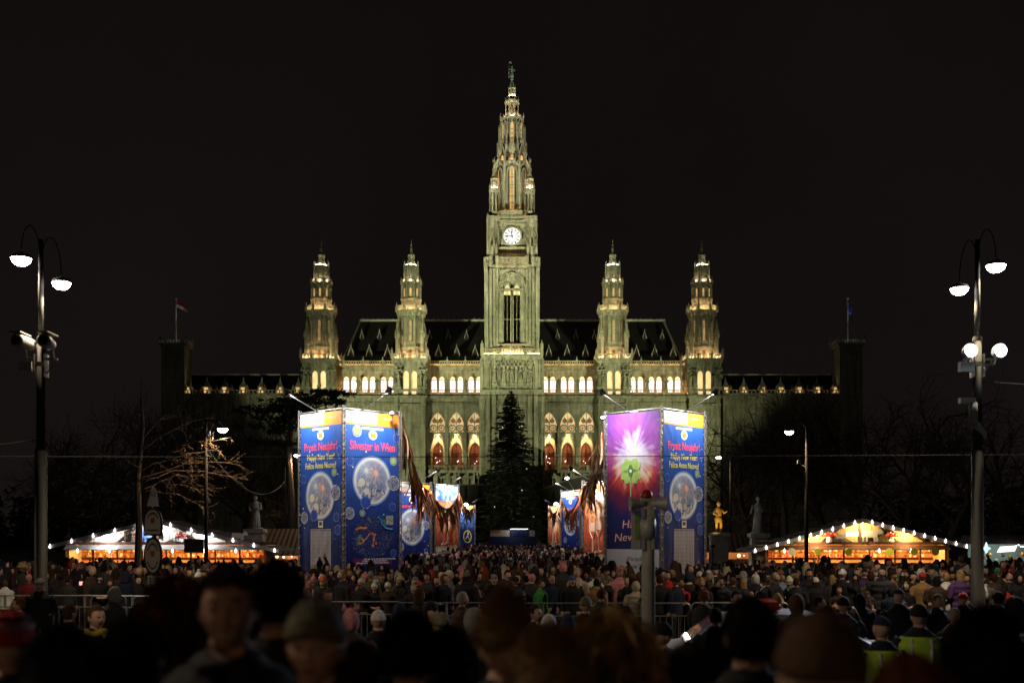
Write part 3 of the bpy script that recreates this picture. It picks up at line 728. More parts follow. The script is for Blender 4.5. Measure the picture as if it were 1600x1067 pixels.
    for ax in range(4):
        M.X = Matrix.Translation((cx, Yc, 0)) @ Matrix.Rotation(ax*PI/2, 4, 'Z'); g = w(42)
        lattice(M, -w(22), w(22), -g, z(414), z(402.5)-z(414), w(7.3), .2); lattice(M, -g, -w(33), -g, z(414), z(402.5)-z(414), w(9), .2); lattice(M, w(33), g, -g, z(414), z(402.5)-z(414), w(9), .2)
        for q in (-23, -33, 23, 33): M.box(w(q)-.3, w(q)+.3, -g-.25, -g+.25, z(414)+.003, z(401))
        M.X = None
    hpart(M, 'pierced_parapet', STONE, T)
    M = MB()
    for ax in range(4): M.X = Matrix.Translation((cx, Yc, 0)) @ Matrix.Rotation(ax*PI/2, 4, 'Z'); M.box(-w(21), w(21), -w(39), -w(38.3), z(413.6), z(412.6)); M.X = None
    hpart(M, 'clock_gallery_light', emat('clock_gallery_glow', (1, .62, .28), 24), T)
    M = MB(); g = w(37.6)
    for ax in range(4): M.X = Matrix.Translation((cx, Yc, 0)) @ Matrix.Rotation(ax*PI/2, 4, 'Z'); lattice(M, -w(18), w(18), -g, z(339), z(332)-z(339), w(6), .18); M.X = None
    hpart(M, 'octagon_parapet', STONE, T)
    M = MB()
    for ax in range(4): M.X = Matrix.Translation((cx, Yc, 0)) @ Matrix.Rotation(ax*PI/2, 4, 'Z'); M.box(-w(16), w(16), -w(35.4), -w(34.6), z(338.7), z(337.8)); M.X = None
    hpart(M, 'octagon_gallery_light', emat('upper_gallery_glow', (1, .66, .32), 36), T)
    for q in (-1, 1):
        for r in (-1, 1):
            x, y = cx+q*w(27.5), Yc+r*w(27.5); M = MB(); M.lathe([(w(3.2), z(297)), (w(3.2), z(295.8))], x, y, 8)
            for e in range(8): a = e*PI/4; M.box(x+w(4)*math.sin(a)-.14, x+w(4)*math.sin(a)+.14, y-w(4)*math.cos(a)-.14, y-w(4)*math.cos(a)+.14, z(297.4), z(295))
            hpart(M, 'turret_lamp', emat('turret_lamp_glow', (1, .80, .5), 52), T)
    for k in range(8):
        a = PI/4*k
        if math.cos(a) < -.1: continue
        M = MB(); M.X = xface(cx, Yc, a, w(27)); arch_pane(M, 0, w(6), z(327), z(270), z(265)-z(270), -.1, th=.06); M.X = None; hpart(M, 'octagon_window', WARMSLIT, T)
        M = MB(); M.X = xface(cx, Yc, a, w(27)); arch_rim(M, 0, w(8.6), z(329), z(270), z(263)-z(270), -.45, -.02, w(1.3)); M.box(-.08, .08, -.24, -.12, z(327), z(268))
        for zz in (280, 292, 296, 308, 318): M.box(-w(3), w(3), -.2, -.12, z(zz+.5), z(zz-.5))
        M.X = None; hpart(M, 'window_tracery', STONE, T)
        M = MB(); M.X = xface(cx, Yc, a, w(17.0)); arch_pane(M, 0, w(4.2), z(232), z(198), z(192)-z(198), -.3, th=.05); M.X = None; hpart(M, 'spire_window', WARMSLIT, T)
        M = MB(); M.X = xface(cx, Yc, a, w(17.0)); arch_rim(M, 0, w(6.4), z(234), z(198), z(190.5)-z(198), -.6, .1, w(1.1))
        for zz in (204, 211, 218, 225): M.ring(0, z(zz), w(.6), w(1.4), -.4, -.32, 8)
        M.X = None; hpart(M, 'window_tracery', STONE, T)
        M = MB(); M.X = xface(cx, Yc, a, w(20.5)); arch_pane(M, 0, w(4.4), z(253), z(246), z(243.5)-z(246), -.08, False, th=.05); M.X = None; hpart(M, 'spire_door', WARMSLIT, T)
    M = MB()
    for k in range(8): a = PI/4*k; M.X = xface(cx, Yc, a, w(15)); M.box(-.35, .35, -.15, .15, z(182.3), z(181)); M.X = None
    hpart(M, 'spire_lamp', emat('spire_lamp_glow', (1, .78, .45), 52), T)
    M = MB()
    for k in range(8): a = PI/4*k; M.X = xface(cx, Yc, a, w(4.8)); M.box(-.2, .2, -.1, .1, z(147.4), z(146.2)); M.X = None
    hpart(M, 'lantern_lamp', emat('lantern2_glow', (1, .80, .5), 83), T)
    M = MB()
    for ax in range(8): a = PI/4*ax; M.X = xface(cx, Yc, a, w(23.5)); M.box(-.5, .5, -.1, .1, z(253.8), z(253)); M.X = None
    hpart(M, 'octagon_lamp', emat('octagon_lamp_glow', (1, .66, .3), 20), T)
    # belfry interior: lit vault, dark openings
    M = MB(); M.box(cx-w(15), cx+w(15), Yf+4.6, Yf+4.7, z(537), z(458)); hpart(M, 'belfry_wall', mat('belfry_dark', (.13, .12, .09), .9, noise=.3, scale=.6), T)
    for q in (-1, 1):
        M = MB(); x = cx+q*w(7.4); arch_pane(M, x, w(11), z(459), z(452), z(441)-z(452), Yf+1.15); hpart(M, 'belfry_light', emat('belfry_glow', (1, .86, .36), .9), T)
    # five statues under canopies
    for e in (-27, -13, 0, 13, 27):
        M = MB(); x = cx+w(e); yy = Yf-w(4.2); M.box(x-w(4), x+w(4), Yf-w(6.5), Yf-w(2), z(604), z(599.5)); figure(M, x, yy, z(598.6), 3.45, rg, 10)
        M.box(x-w(4.6), x+w(4.6), Yf-w(6.2), Yf-w(2), z(573), z(571.5)); gable(M, x-w(4.8), x+w(4.8), z(571.5), w(9), Yf-w(6), Yf-w(5), .25)
        for q in (-1, 1): M.lathe([(.14, z(612)), (.14, z(572))], x+q*w(5.6), Yf-w(4.6), 6)
        hpart(M, 'canopy_statue', STONE, T)
    return T
main_tower()

# --- dark wings with lit parapets, and the flagged corner pavilions
YW = Y+3
def wz(py): return CZ+(HY-py)*YW/F
for s in (-1, 1):
    A, B = sorted((s*(800-470)*YW/F, s*(800-255)*YW/F))
    M = MB(); M.box(A, B, YW, YW+14, 0, wz(618)); M.box(A, B, YW-.4, YW+14, wz(618), wz(615.5))
    for i in range(18):
        x = A+(B-A)*(i+.5)/18; M.box(x-.4, x+.4, YW-.3, YW, 0, wz(624))
    wing = hpart(M, 'wing_wall', STONE)
    M = MB(); balustrade(M, A, B, YW-.1, wz(615.5), wz(609)-wz(615.5), .8, r=.4)
    for i in range(9): x = A+(B-A)*(i+.5)/9; pinnacle(M, x, YW-.1, wz(609), .4, 1.1)
    hpart(M, 'wing_parapet', STONE)
    M = MB(); M.box(A+.5, B-.5, YW+.5, YW+.6, wz(615), wz(614.3)); hpart(M, 'wing_light_tube', emat('wing_light_glow', (1, .7, .4), 12))
    M = MB(); M.poly([(A, YW+1.5, wz(614)), (B, YW+1.5, wz(614)), (B, YW+8, wz(578)), (A, YW+8, wz(578))]); M.poly([(A, YW+8, wz(578)), (B, YW+8, wz(578)), (B, YW+14, wz(614)), (A, YW+14, wz(614))])
    M.prism([(A, wz(614)), (A, wz(614))], 0, 0) if False else None
    rf = hpart(M, 'wing_roof', SLATE)
    M = MB(); M.box(A, B, YW+7.8, YW+8.2, wz(578)-.05, wz(576)); hpart(M, 'wing_ridge', LEAD, rf)
    for i in range(7):
        px = 464 - i*28.8; px = px if s < 0 else 1600-px; x = (px-800)*YW/F
        M = MB(); M.mi = 0; M.box(x-.75, x+.75, YW+1.0, YW+3, wz(613), wz(603)); M.lathe([(1.1, wz(603)), (.9, wz(601)), (.25, wz(594)), (.04, wz(587))], x, YW+1.8, 4)
        M.mi = 1; M.box(x-.4, x+.4, YW+.94, YW+.998, wz(612), wz(604))
        hpart(M, 'wing_dormer', [STONE, emat('wing_dormer_glow', (1, .7, .3), .55)], rf)
    # pavilion
    px = 272 if s < 0 else 1328; x = (px-800)*YW/F; M = MB(); hw = 2.4
    M.box(x-hw, x+hw, YW-1, YW+2*hw, 0, wz(541)); M.box(x-hw-.3, x+hw+.3, YW-1.3, YW+2*hw+.3, wz(541), wz(538))
    pv = hpart(M, 'corner_pavilion', STONE)
    M = MB()
    for ax in range(4):
        M.X = Matrix.Translation((x, YW+hw-.5, 0)) @ Matrix.Rotation(ax*PI/2, 4, 'Z'); balustrade(M, -hw-.2, hw+.2, -hw-.6, wz(538), wz(532)-wz(538), .6, r=.4); pinnacle(M, -hw-.2, -hw-.6, wz(532), .4, 1.2); M.X = None
    hpart(M, 'pavilion_parapet', LEAD, pv)
    M = MB(); M.box(x-hw*.8, x+hw*.8, YW-.9, YW-.75, wz(537.6), wz(537)); hpart(M, 'pavilion_light', emat('pavilion_light_glow', (1, .85, .65), 5), pv)
    M = MB(); yp = YW+1.5; M.tube([(x, yp, wz(538)), (x, yp, wz(465))], .13, 6, .07); M.ball((x, yp, wz(464.5)), .2, 6, 4); hpart(M, 'flagpole', mat('pole_white', (.55, .55, .55), .5), pv)
    lamp('pavilion_spot', 'SPOT', (x, YW-HYD-.3, wz(537)), 900, (1, .97, .9), pv if False else hall, .2, None, 24, .6).rotation_euler = (PI-math.radians(9), 0, 0)
    flag = MB(); flag.smooth = True; nu, nv = 14, 8
    if s < 0: W_, H_, zt, dirx = 18, 12, 469, 1
    else: W_, H_, zt, dirx = 11, 20, 473, 1
    grid = []
    for i in range(nu+1):
        for j in range(nv+1):
            u, v = i/nu, j/nv
            fx = x+.1+dirx*u*W_*YW/F*(.92 if s < 0 else .62); fz = wz(zt)-v*H_*YW/F*.8 - u*u*(1.3 if s < 0 else 1.6); fy = yp+.35*math.sin(u*7+v*2)*u
            grid.append((fx, fy, fz))
    b = flag.av(grid)
    for i in range(nu):
        for j in range(nv):
            mi = 0
            if s < 0: mi = 0 if j < 4 else 1
            else: mi = 2 if (i*5+j*3) % 11 == 0 and 2 < i < 12 and 1 < j < 7 else 0
            flag.face((b+i*(nv+1)+j, b+i*(nv+1)+j+1, b+(i+1)*(nv+1)+j+1, b+(i+1)*(nv+1)+j), mi)
    if s < 0: hpart(flag, 'flag', [mat('flag_red', (.45, .03, .03), .8), mat('flag_white', (.75, .75, .75), .8)], pv)
    else: hpart(flag, 'flag', [mat('flag_blue', (.02, .06, .5), .8), mat('flag_blue2', (.02, .05, .4), .8), mat('flag_star', (.7, .6, .2), .8)], pv)

# --- floodlights on masts in the park, aimed at the hall, plus added spill and spruce beams
def flood_mast(x, y, h, label, aims):
    o = empty('floodlight_mast', (x, y, 0), 0, label, 'floodlight', 'floodlight masts in the park')
    M = MB(); M.tube([(0, 0, 0), (0, 0, h)], .12, 8, .08); M.box(-1.2, 1.2, -.08, .08, h-.1, h+.05); M.build('mast', mat('dark_steel', (.03, .03, .03), .5, .6), o)
    n = len(aims)
    for i, (a, pw, cone, c) in enumerate(aims):
        lx = (i-(n-1)/2)*.7; d = (Vector(a)-Vector((x+lx, y, h+.4))).normalized(); q = d.to_track_quat('-Z', 'Y').to_matrix().to_4x4()
        M = MB(); M.X = Matrix.Translation((lx, 0, h+.4)) @ q; M.lathe([(.30, -.1), (.24, .15), (.1, .3)], 0, 0, 10, cap=False); M.tube([(0, 0, .3), (0, -.1, .4)], .05, 5); M.X = None
        M.build('floodlight_housing', BLACK, o)
        l = lamp('floodlight', 'SPOT', (lx, 0, h+.4), pw, c, o, .25, None, cone, .55); l.rotation_euler = d.to_track_quat('-Z', 'Y').to_euler()
FC = (.88, .95, .50)
FP = 1.0
for s in (-1, 1):
    nm = 'left stage hall' if s < 0 else 'right stage hall'
    e = 1.12 if s < 0 else .88
    flood_mast(s*44, 190, 6, 'thin floodlight mast in the dark park outside the ' + nm, [
        ((s*17, 240, 22), e*8.0e4, 60, FC), ((s*38, 240, 40), e*3.1e4, 44, FC), ((s*21, 240, 52), e*6.2e4, 30, FC), ((0, 240, 54), e*1.6e5, 30, FC), ((0, 242, 76), e*2.5e5, 22, (.97, .94, .58)), ((0, 242, 94), e*2.9e5, 14, (1.0, .95, .66)), ((s*30, 240, 30), 1100, 120, FC), ((0, 199, 8.5), 2.6e4, 26, FC)])  # last two added: wide spill for the end pavilions, a beam for the spruce
# ------------------------------------------------------------------ printed banners
class NT:
    """small node-graph writer"""
    def __init__(s, name, rough=.6):
        s.m = bpy.data.materials.new(name); s.m.use_nodes = True; s.N = s.m.node_tree.nodes; s.L = s.m.node_tree.links
        s.b = s.N['Principled BSDF']; s.b.inputs['Roughness'].default_value = rough; s.b.inputs['Specular IOR Level'].default_value = .25
        tc = s.N.new('ShaderNodeTexCoord'); s.obj = tc.outputs['Object']
        sp = s.N.new('ShaderNodeSeparateXYZ'); s.L.new(s.obj, sp.inputs[0]); s.x, s.y, s.z = sp.outputs
        MATS[name] = s.m
    def put(s, sock, v):
        if hasattr(v, 'links') or hasattr(v, 'is_linked'): s.L.new(v, sock)
        else: sock.default_value = v
    def op(s, o, a, b=0.0, c=None):
        n = s.N.new('ShaderNodeMath'); n.operation = o; s.put(n.inputs[0], a); s.put(n.inputs[1], b)
        if c is not None: s.put(n.inputs[2], c)
        return n.outputs[0]
    def vec(s, x, y=0.0, z=0.0):
        n = s.N.new('ShaderNodeCombineXYZ')
        for i, v in enumerate((x, y, z)): s.put(n.inputs[i], v)
        return n.outputs[0]
    def noise(s, v, scale=1, detail=2):
        n = s.N.new('ShaderNodeTexNoise'); s.L.new(v, n.inputs['Vector']); n.inputs['Scale'].default_value = scale; n.inputs['Detail'].default_value = detail
        return n.outputs[0]
    def ramp(s, f, stops):
        n = s.N.new('ShaderNodeValToRGB'); e = n.color_ramp.elements
        while len(e) < len(stops): e.new(.5)
        for q, (p, c) in zip(e, stops): q.position = p; q.color = (*c, 1)
        s.put(n.inputs[0], f); return n.outputs[0]
    def mix(s, f, a, b, mode='MIX'):
        n = s.N.new('ShaderNodeMix'); n.data_type = 'RGBA'; n.blend_type = mode; s.put(n.inputs[0], f)
        s.put(n.inputs[6], a if not isinstance(a, tuple) else (*a, 1)); s.put(n.inputs[7], b if not isinstance(b, tuple) else (*b, 1))
        return n.outputs[2]
    def rng(s, v, a, b, c=0.0, d=1.0):
        n = s.N.new('ShaderNodeMapRange'); s.put(n.inputs[0], v)
        for i, q in enumerate((a, b, c, d)): n.inputs[1+i].default_value = q
        return n.outputs[0]
    def dist(s, cx, cz):
        return s.op('SQRT', s.op('ADD', s.op('POWER', s.op('ABSOLUTE', s.op('SUBTRACT', s.x, cx)), 2.0), s.op('POWER', s.op('ABSOLUTE', s.op('SUBTRACT', s.z, cz)), 2.0)))
    def ang(s, cx, cz):
        return s.op('ARCTAN2', s.op('SUBTRACT', s.z, cz), s.op('SUBTRACT', s.x, cx))
    def burst(s, cx, cz, r, k=9.0):
        """0..1 mask of firework streaks"""
        a = s.ang(cx, cz); d = s.dist(cx, cz)
        n = s.noise(s.vec(s.op('MULTIPLY', a, k), s.op('MULTIPLY', d, 1.2), cx*7+3), 1, 1)
        st = s.rng(n, .5, .62); fall = s.rng(d, r*.15, r, 1.0, 0.0); core = s.rng(d, 0.0, r*.35, 1.0, 0.0)
        return s.op('MINIMUM', s.op('ADD', s.op('MULTIPLY', st, fall), core), 1.0)
    def done(s, col):
        s.L.new(col, s.b.inputs['Base Color'])
        g = s.N.new('ShaderNodeNewGeometry'); mp = s.N.new('ShaderNodeMapping'); mp.inputs['Scale'].default_value = (.9, .9, .35); s.L.new(g.outputs['Position'], mp.inputs['Vector'])
        t = s.N.new('ShaderNodeTexNoise'); t.inputs['Scale'].default_value = 1.1; t.inputs['Detail'].default_value = 3; t.inputs['Distortion'].default_value = .8; s.L.new(mp.outputs[0], t.inputs['Vector'])
        u = s.N.new('ShaderNodeBump'); u.inputs['Strength'].default_value = .55; u.inputs['Distance'].default_value = .22; s.L.new(t.outputs[0], u.inputs['Height']); s.L.new(u.outputs[0], s.b.inputs['Normal'])
        return s.m

BLUE = (.022, .07, .36)
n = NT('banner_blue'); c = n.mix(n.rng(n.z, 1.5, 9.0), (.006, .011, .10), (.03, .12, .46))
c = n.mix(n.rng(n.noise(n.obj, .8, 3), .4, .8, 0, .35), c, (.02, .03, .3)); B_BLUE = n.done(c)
n = NT('banner_purple'); n.b.inputs['Roughness'].default_value = .6
c = n.mix(n.rng(n.z, 0.0, 5.0), (.012, .02, .13), (.045, .04, .36)); B_PURP = n.done(c)
n = NT('header_print')
B_HEAD = n.done(n.mix(n.rng(n.x, .15, .35), (.78, .76, .72), (.80, .27, .03)))
# big glass bubble with fireworks over a city (unit disc)
n = NT('bubble_print'); r = n.dist(0, 0)
c = n.ramp(r, [(0, (.20, .25, .36)), (.5, (.16, .21, .36)), (.74, (.26, .32, .46)), (.83, (.62, .64, .62)), (.87, (.75, .75, .70)), (.92, (.25, .38, .62)), (1, BLUE)])
inside = n.rng(r, .80, .84, 1.0, 0.0)
city = n.noise(n.vec(n.op('MULTIPLY', n.x, 9.0), n.op('MULTIPLY', n.z, 3.0), 1.0), 1, 5)
cm = n.op('MULTIPLY', n.op('MULTIPLY', n.rng(city, .5, .6), n.rng(n.z, .12, -.15)), inside); c = n.mix(cm, c, (.62, .58, .50))
dk = n.noise(n.vec(n.op('MULTIPLY', n.x, 12.0), n.op('MULTIPLY', n.z, 9.0), 7.0), 1, 3)
c = n.mix(n.op('MULTIPLY', n.op('MULTIPLY', n.rng(dk, .54, .62), n.rng(n.z, -.1, -.35)), inside), c, (.03, .045, .10))
c = n.mix(n.op('MULTIPLY', n.burst(-.3, .38, .42), inside), c, (.75, .78, .85)); c = n.mix(n.op('MULTIPLY', n.burst(.2, .30, .5, 11.0), inside), c, (.9, .50, .28))
for bx, bz, br in ((-.52, -.08, .18), (-.28, -.42, .15)): c = n.mix(n.rng(n.dist(bx, bz), br-.03, br, 1.0, 0.0), c, (.62, .60, .52))
BUBBLE = n.done(c)
n = NT('small_bubble_print'); r = n.dist(0, 0)
c = n.ramp(r, [(0, (.30, .34, .36)), (.35, (.12, .16, .3)), (.6, (.35, .33, .25)), (.8, (.12, .16, .34)), (.88, (.62, .64, .64)), (.95, (.45, .5, .6)), (1, BLUE)])
c = n.mix(n.rng(n.noise(n.obj, 3.2, 3), .5, .62), c, (.07, .10, .25)); SBUB = n.done(c)
n = NT('ring_bubble_print'); r = n.dist(0, 0); sk = n.noise(n.vec(n.ang(0, 0), r), 2.2, 1)
c = n.ramp(r, [(0, (.5, .55, .6)), (.08, BLUE), (.82, BLUE), (.9, (.5, .55, .65)), (1, BLUE)]); RBUB = n.done(n.mix(n.rng(sk, .45, .55), BLUE, c))
n = NT('clover_bubble_print'); r = n.dist(0, 0)
c = n.ramp(r, [(0, (.5, .6, .25)), (.3, (.22, .42, .10)), (.55, (.42, .5, .16)), (.72, BLUE), (.85, (.4, .48, .42)), (1, BLUE)]); CBUB = n.done(c)
# city map
n = NT('map_print')
vt = n.N.new('ShaderNodeTexVoronoi'); vt.feature = 'DISTANCE_TO_EDGE'; vt.inputs['Scale'].default_value = 7; n.L.new(n.obj, vt.inputs['Vector'])
c = n.mix(n.rng(vt.outputs[0], .02, .06), (.12, .16, .36), (.008, .014, .10))
v2 = n.N.new('ShaderNodeTexVoronoi'); v2.inputs['Scale'].default_value = 2.6; n.L.new(n.obj, v2.inputs['Vector'])
c = n.mix(n.rng(n.noise(n.obj, 1.6, 1), .62, .66), c, (.10, .22, .12)); c = n.mix(n.rng(v2.outputs[0], .10, .06), c, (.85, .42, .12)); MAPP = n.done(c)
# notice sheet with columns of fine print
n = NT('notice_print'); ln = n.op('FRACT', n.op('MULTIPLY', n.z, 14.0)); colm = n.op('FRACT', n.op('MULTIPLY', n.x, 2.4))
tx = n.noise(n.vec(n.op('MULTIPLY', n.x, 30.0), n.op('FLOOR', n.op('MULTIPLY', n.z, 14.0))), 1, 2)
mk = n.op('MULTIPLY', n.op('MULTIPLY', n.rng(ln, .45, .5), n.rng(colm, .08, .1)), n.rng(tx, .42, .5)); NOTICE = n.done(n.mix(mk, (.42, .42, .47), (.16, .16, .22)))
# fireworks with white heart
n = NT('fireworks_print'); d = n.dist(.1, 7.0); a = n.ang(.1, 7.0)
st = n.noise(n.vec(n.op('MULTIPLY', a, 7.0), n.op('MULTIPLY', d, .5)), 1, 3); fz = n.noise(n.obj, 1.6, 5)
q = n.op('ADD', d, n.op('MULTIPLY', n.op('SUBTRACT', st, .5), 1.7)); q = n.op('ADD', q, n.op('MULTIPLY', n.op('SUBTRACT', fz, .5), 1.4))
warm = n.ramp(n.op('DIVIDE', q, 3.4), [(0, (.70, .66, .64)), (.25, (.62, .55, .46)), (.38, (.62, .38, .22)), (.5, (.42, .045, .04)), (.68, (.13, .01, .03)), (1, (.012, .016, .10))])
cool = n.ramp(n.op('DIVIDE', q, 2.7), [(0, (.72, .70, .76)), (.3, (.42, .34, .6)), (.5, (.24, .06, .30)), (1, (.10, .03, .22))])
c = n.mix(n.rng(n.op('ADD', n.z, n.op('MULTIPLY', fz, 1.5)), 6.6, 8.2), warm, cool); c = n.mix(n.rng(n.op('ADD', n.z, n.op('MULTIPLY', fz, .8)), 4.2, 3.0), c, (.013, .016, .085))
FIRE = n.done(c)
n = NT('champagne_print'); st = n.noise(n.obj, 1.8, 5); d = n.dist(.2, 5.2)
c = n.ramp(n.op('ADD', n.op('DIVIDE', d, 5.0), n.op('MULTIPLY', n.op('SUBTRACT', st, .5), .9)), [(0, (.9, .75, .6)), (.25, (.75, .30, .10)), (.5, (.55, .09, .04)), (.8, (.20, .04, .02)), (1, (.08, .03, .02))])
CHAMP = n.done(c)
n = NT('ice_print'); st = n.noise(n.obj, 2.4, 6); c = n.ramp(st, [(.35, (.02, .05, .2)), (.55, (.05, .16, .5)), (.68, (.6, .7, .85))])
ICE = n.done(n.mix(n.rng(n.z, 3.6, 4.8), (.012, .02, .10), c))
n = NT('castle_print'); st = n.noise(n.obj, 1.5, 5); c = n.ramp(st, [(.38, (.05, .15, .6)), (.5, (.15, .35, .8)), (.6, (.8, .82, .9))]); CASTLE = n.done(c)
WHITEP = mat('white_print', (.72, .72, .70), .6, noise=.05)
GREYP = mat('base_print', (.46, .45, .44), .6, noise=.08)
PINK = mat('pink_print', (.85, .09, .17), .6); YELL = mat('yellow_print', (.78, .68, .14), .6); ORNG = mat('orange_print', (.8, .25, .03), .6)
DARKP = mat('dark_print', (.06, .06, .07), .6); BLUEP = mat('river_print', (.05, .35, .75), .6); GREENP = mat('green_print', (.36, .55, .14), .6, noise=.25, scale=2.5); GOLDP = mat('sparkler_print', (.80, .42, .30), .6, noise=.5, scale=9)
STEEL = mat('truss_steel', (.30, .29, .28), .45, .7, noise=.25, scale=6)
DISC = MB(); DISC.ring(0, 0, .002, 1, -.004, 0, 40); DISC_ME = {}
def disc(parent, x, z, r, m, name='printed_bubble', y=-.034, sx=1.0):
    if m.name not in DISC_ME: DISC_ME[m.name] = DISC.mesh(name, [m])
    o = link(name, DISC_ME[m.name], parent, (x, y, z)); o.scale = (r*sx, 1, r); return o
TEXTC = {}
def text(parent, s, x, z, size, m, width=None, y=-.036, name='lettering', bold=.013, align='CENTER', shear=0, rot=0):
    k = (s, bold, align, shear)
    if k not in TEXTC:
        cu = bpy.data.curves.new('lettering', 'FONT'); cu.body = s; cu.size = 1; cu.offset = bold; cu.align_x = align; cu.extrude = .002; cu.shear = shear; cu.resolution_u = 3
        t = bpy.data.objects.new('lettering', cu); COL.objects.link(t); dg = bpy.context.evaluated_depsgraph_get()
        me = bpy.data.meshes.new_from_object(t.evaluated_get(dg)); bpy.data.objects.remove(t); TEXTC[k] = me
    me = TEXTC[k]
    if len(me.materials) == 0: me.materials.append(m)
    elif me.materials[0] != m: me = me.copy(); me.materials.clear(); me.materials.append(m)
    o = link(name, me, parent, (x, y, z)); o.rotation_euler = (PI/2, -rot, 0)
    xs = [v.co.x for v in me.vertices]; w0 = max(xs)-min(xs)
    sx = size if width is None else width/w0
    o.scale = (sx, size, 1); return o
def sheet(parent, x0, x1, z0, z1, m, name, y0=-.033, y1=-.026):
    M = MB(); M.box(x0, x1, y0, y1, z0, z1); return M.build(name, m, parent)
def stars(parent, w, h, seed, n=16, z0=1.2):
    rr = random.Random(seed); M = MB()
    for i in range(n):
        x, z, r = rr.uniform(-w*.46, w*.46), rr.uniform(z0, h*.82), rr.uniform(.02, .055); M.ring(x, z, .001, r, -.0325, -.029, 6)
    M.build('printed_stars', WHITEP, parent)['kind'] = 'stuff'
def header(pn, w, h, hh):
    sheet(pn, -w/2, w/2, h-hh, h, B_HEAD, 'header_strip'); sheet(pn, -w/2, w/2, h-hh-.09, h-hh-.002, ORNG, 'header_line')
    M = MB()
    for i in range(12): x = -.75+i*.125; M.box(x, x+.09, -.036, -.034, h-hh-.30, h-hh-.18)
    M.build('small_print', WHITEP, pn)['kind'] = 'stuff'; disc(pn, 0, h-hh-.58, .25, WHITEP, 'round_emblem', sx=1.15); disc(pn, 0, h-hh-.58, .14, ORNG, 'round_emblem', -.0365, 1.3)
    M = MB(); M.ring(-w*.34, h-hh*.5, .1, .13, -.037, -.034, 12)
    for i in range(4): M.box(-w*.34+.22+i*.13, -w*.34+.3+i*.13, -.037, -.034, h-hh*.55, h-hh*.45)
    for i in range(7): M.box(w*.2+i*.11, w*.2+.08+i*.11, -.037, -.034, h-hh*.5, h-hh*.4)
    M.build('small_print', mat('grey_print', (.35, .3, .26), .6), pn)['kind'] = 'stuff'

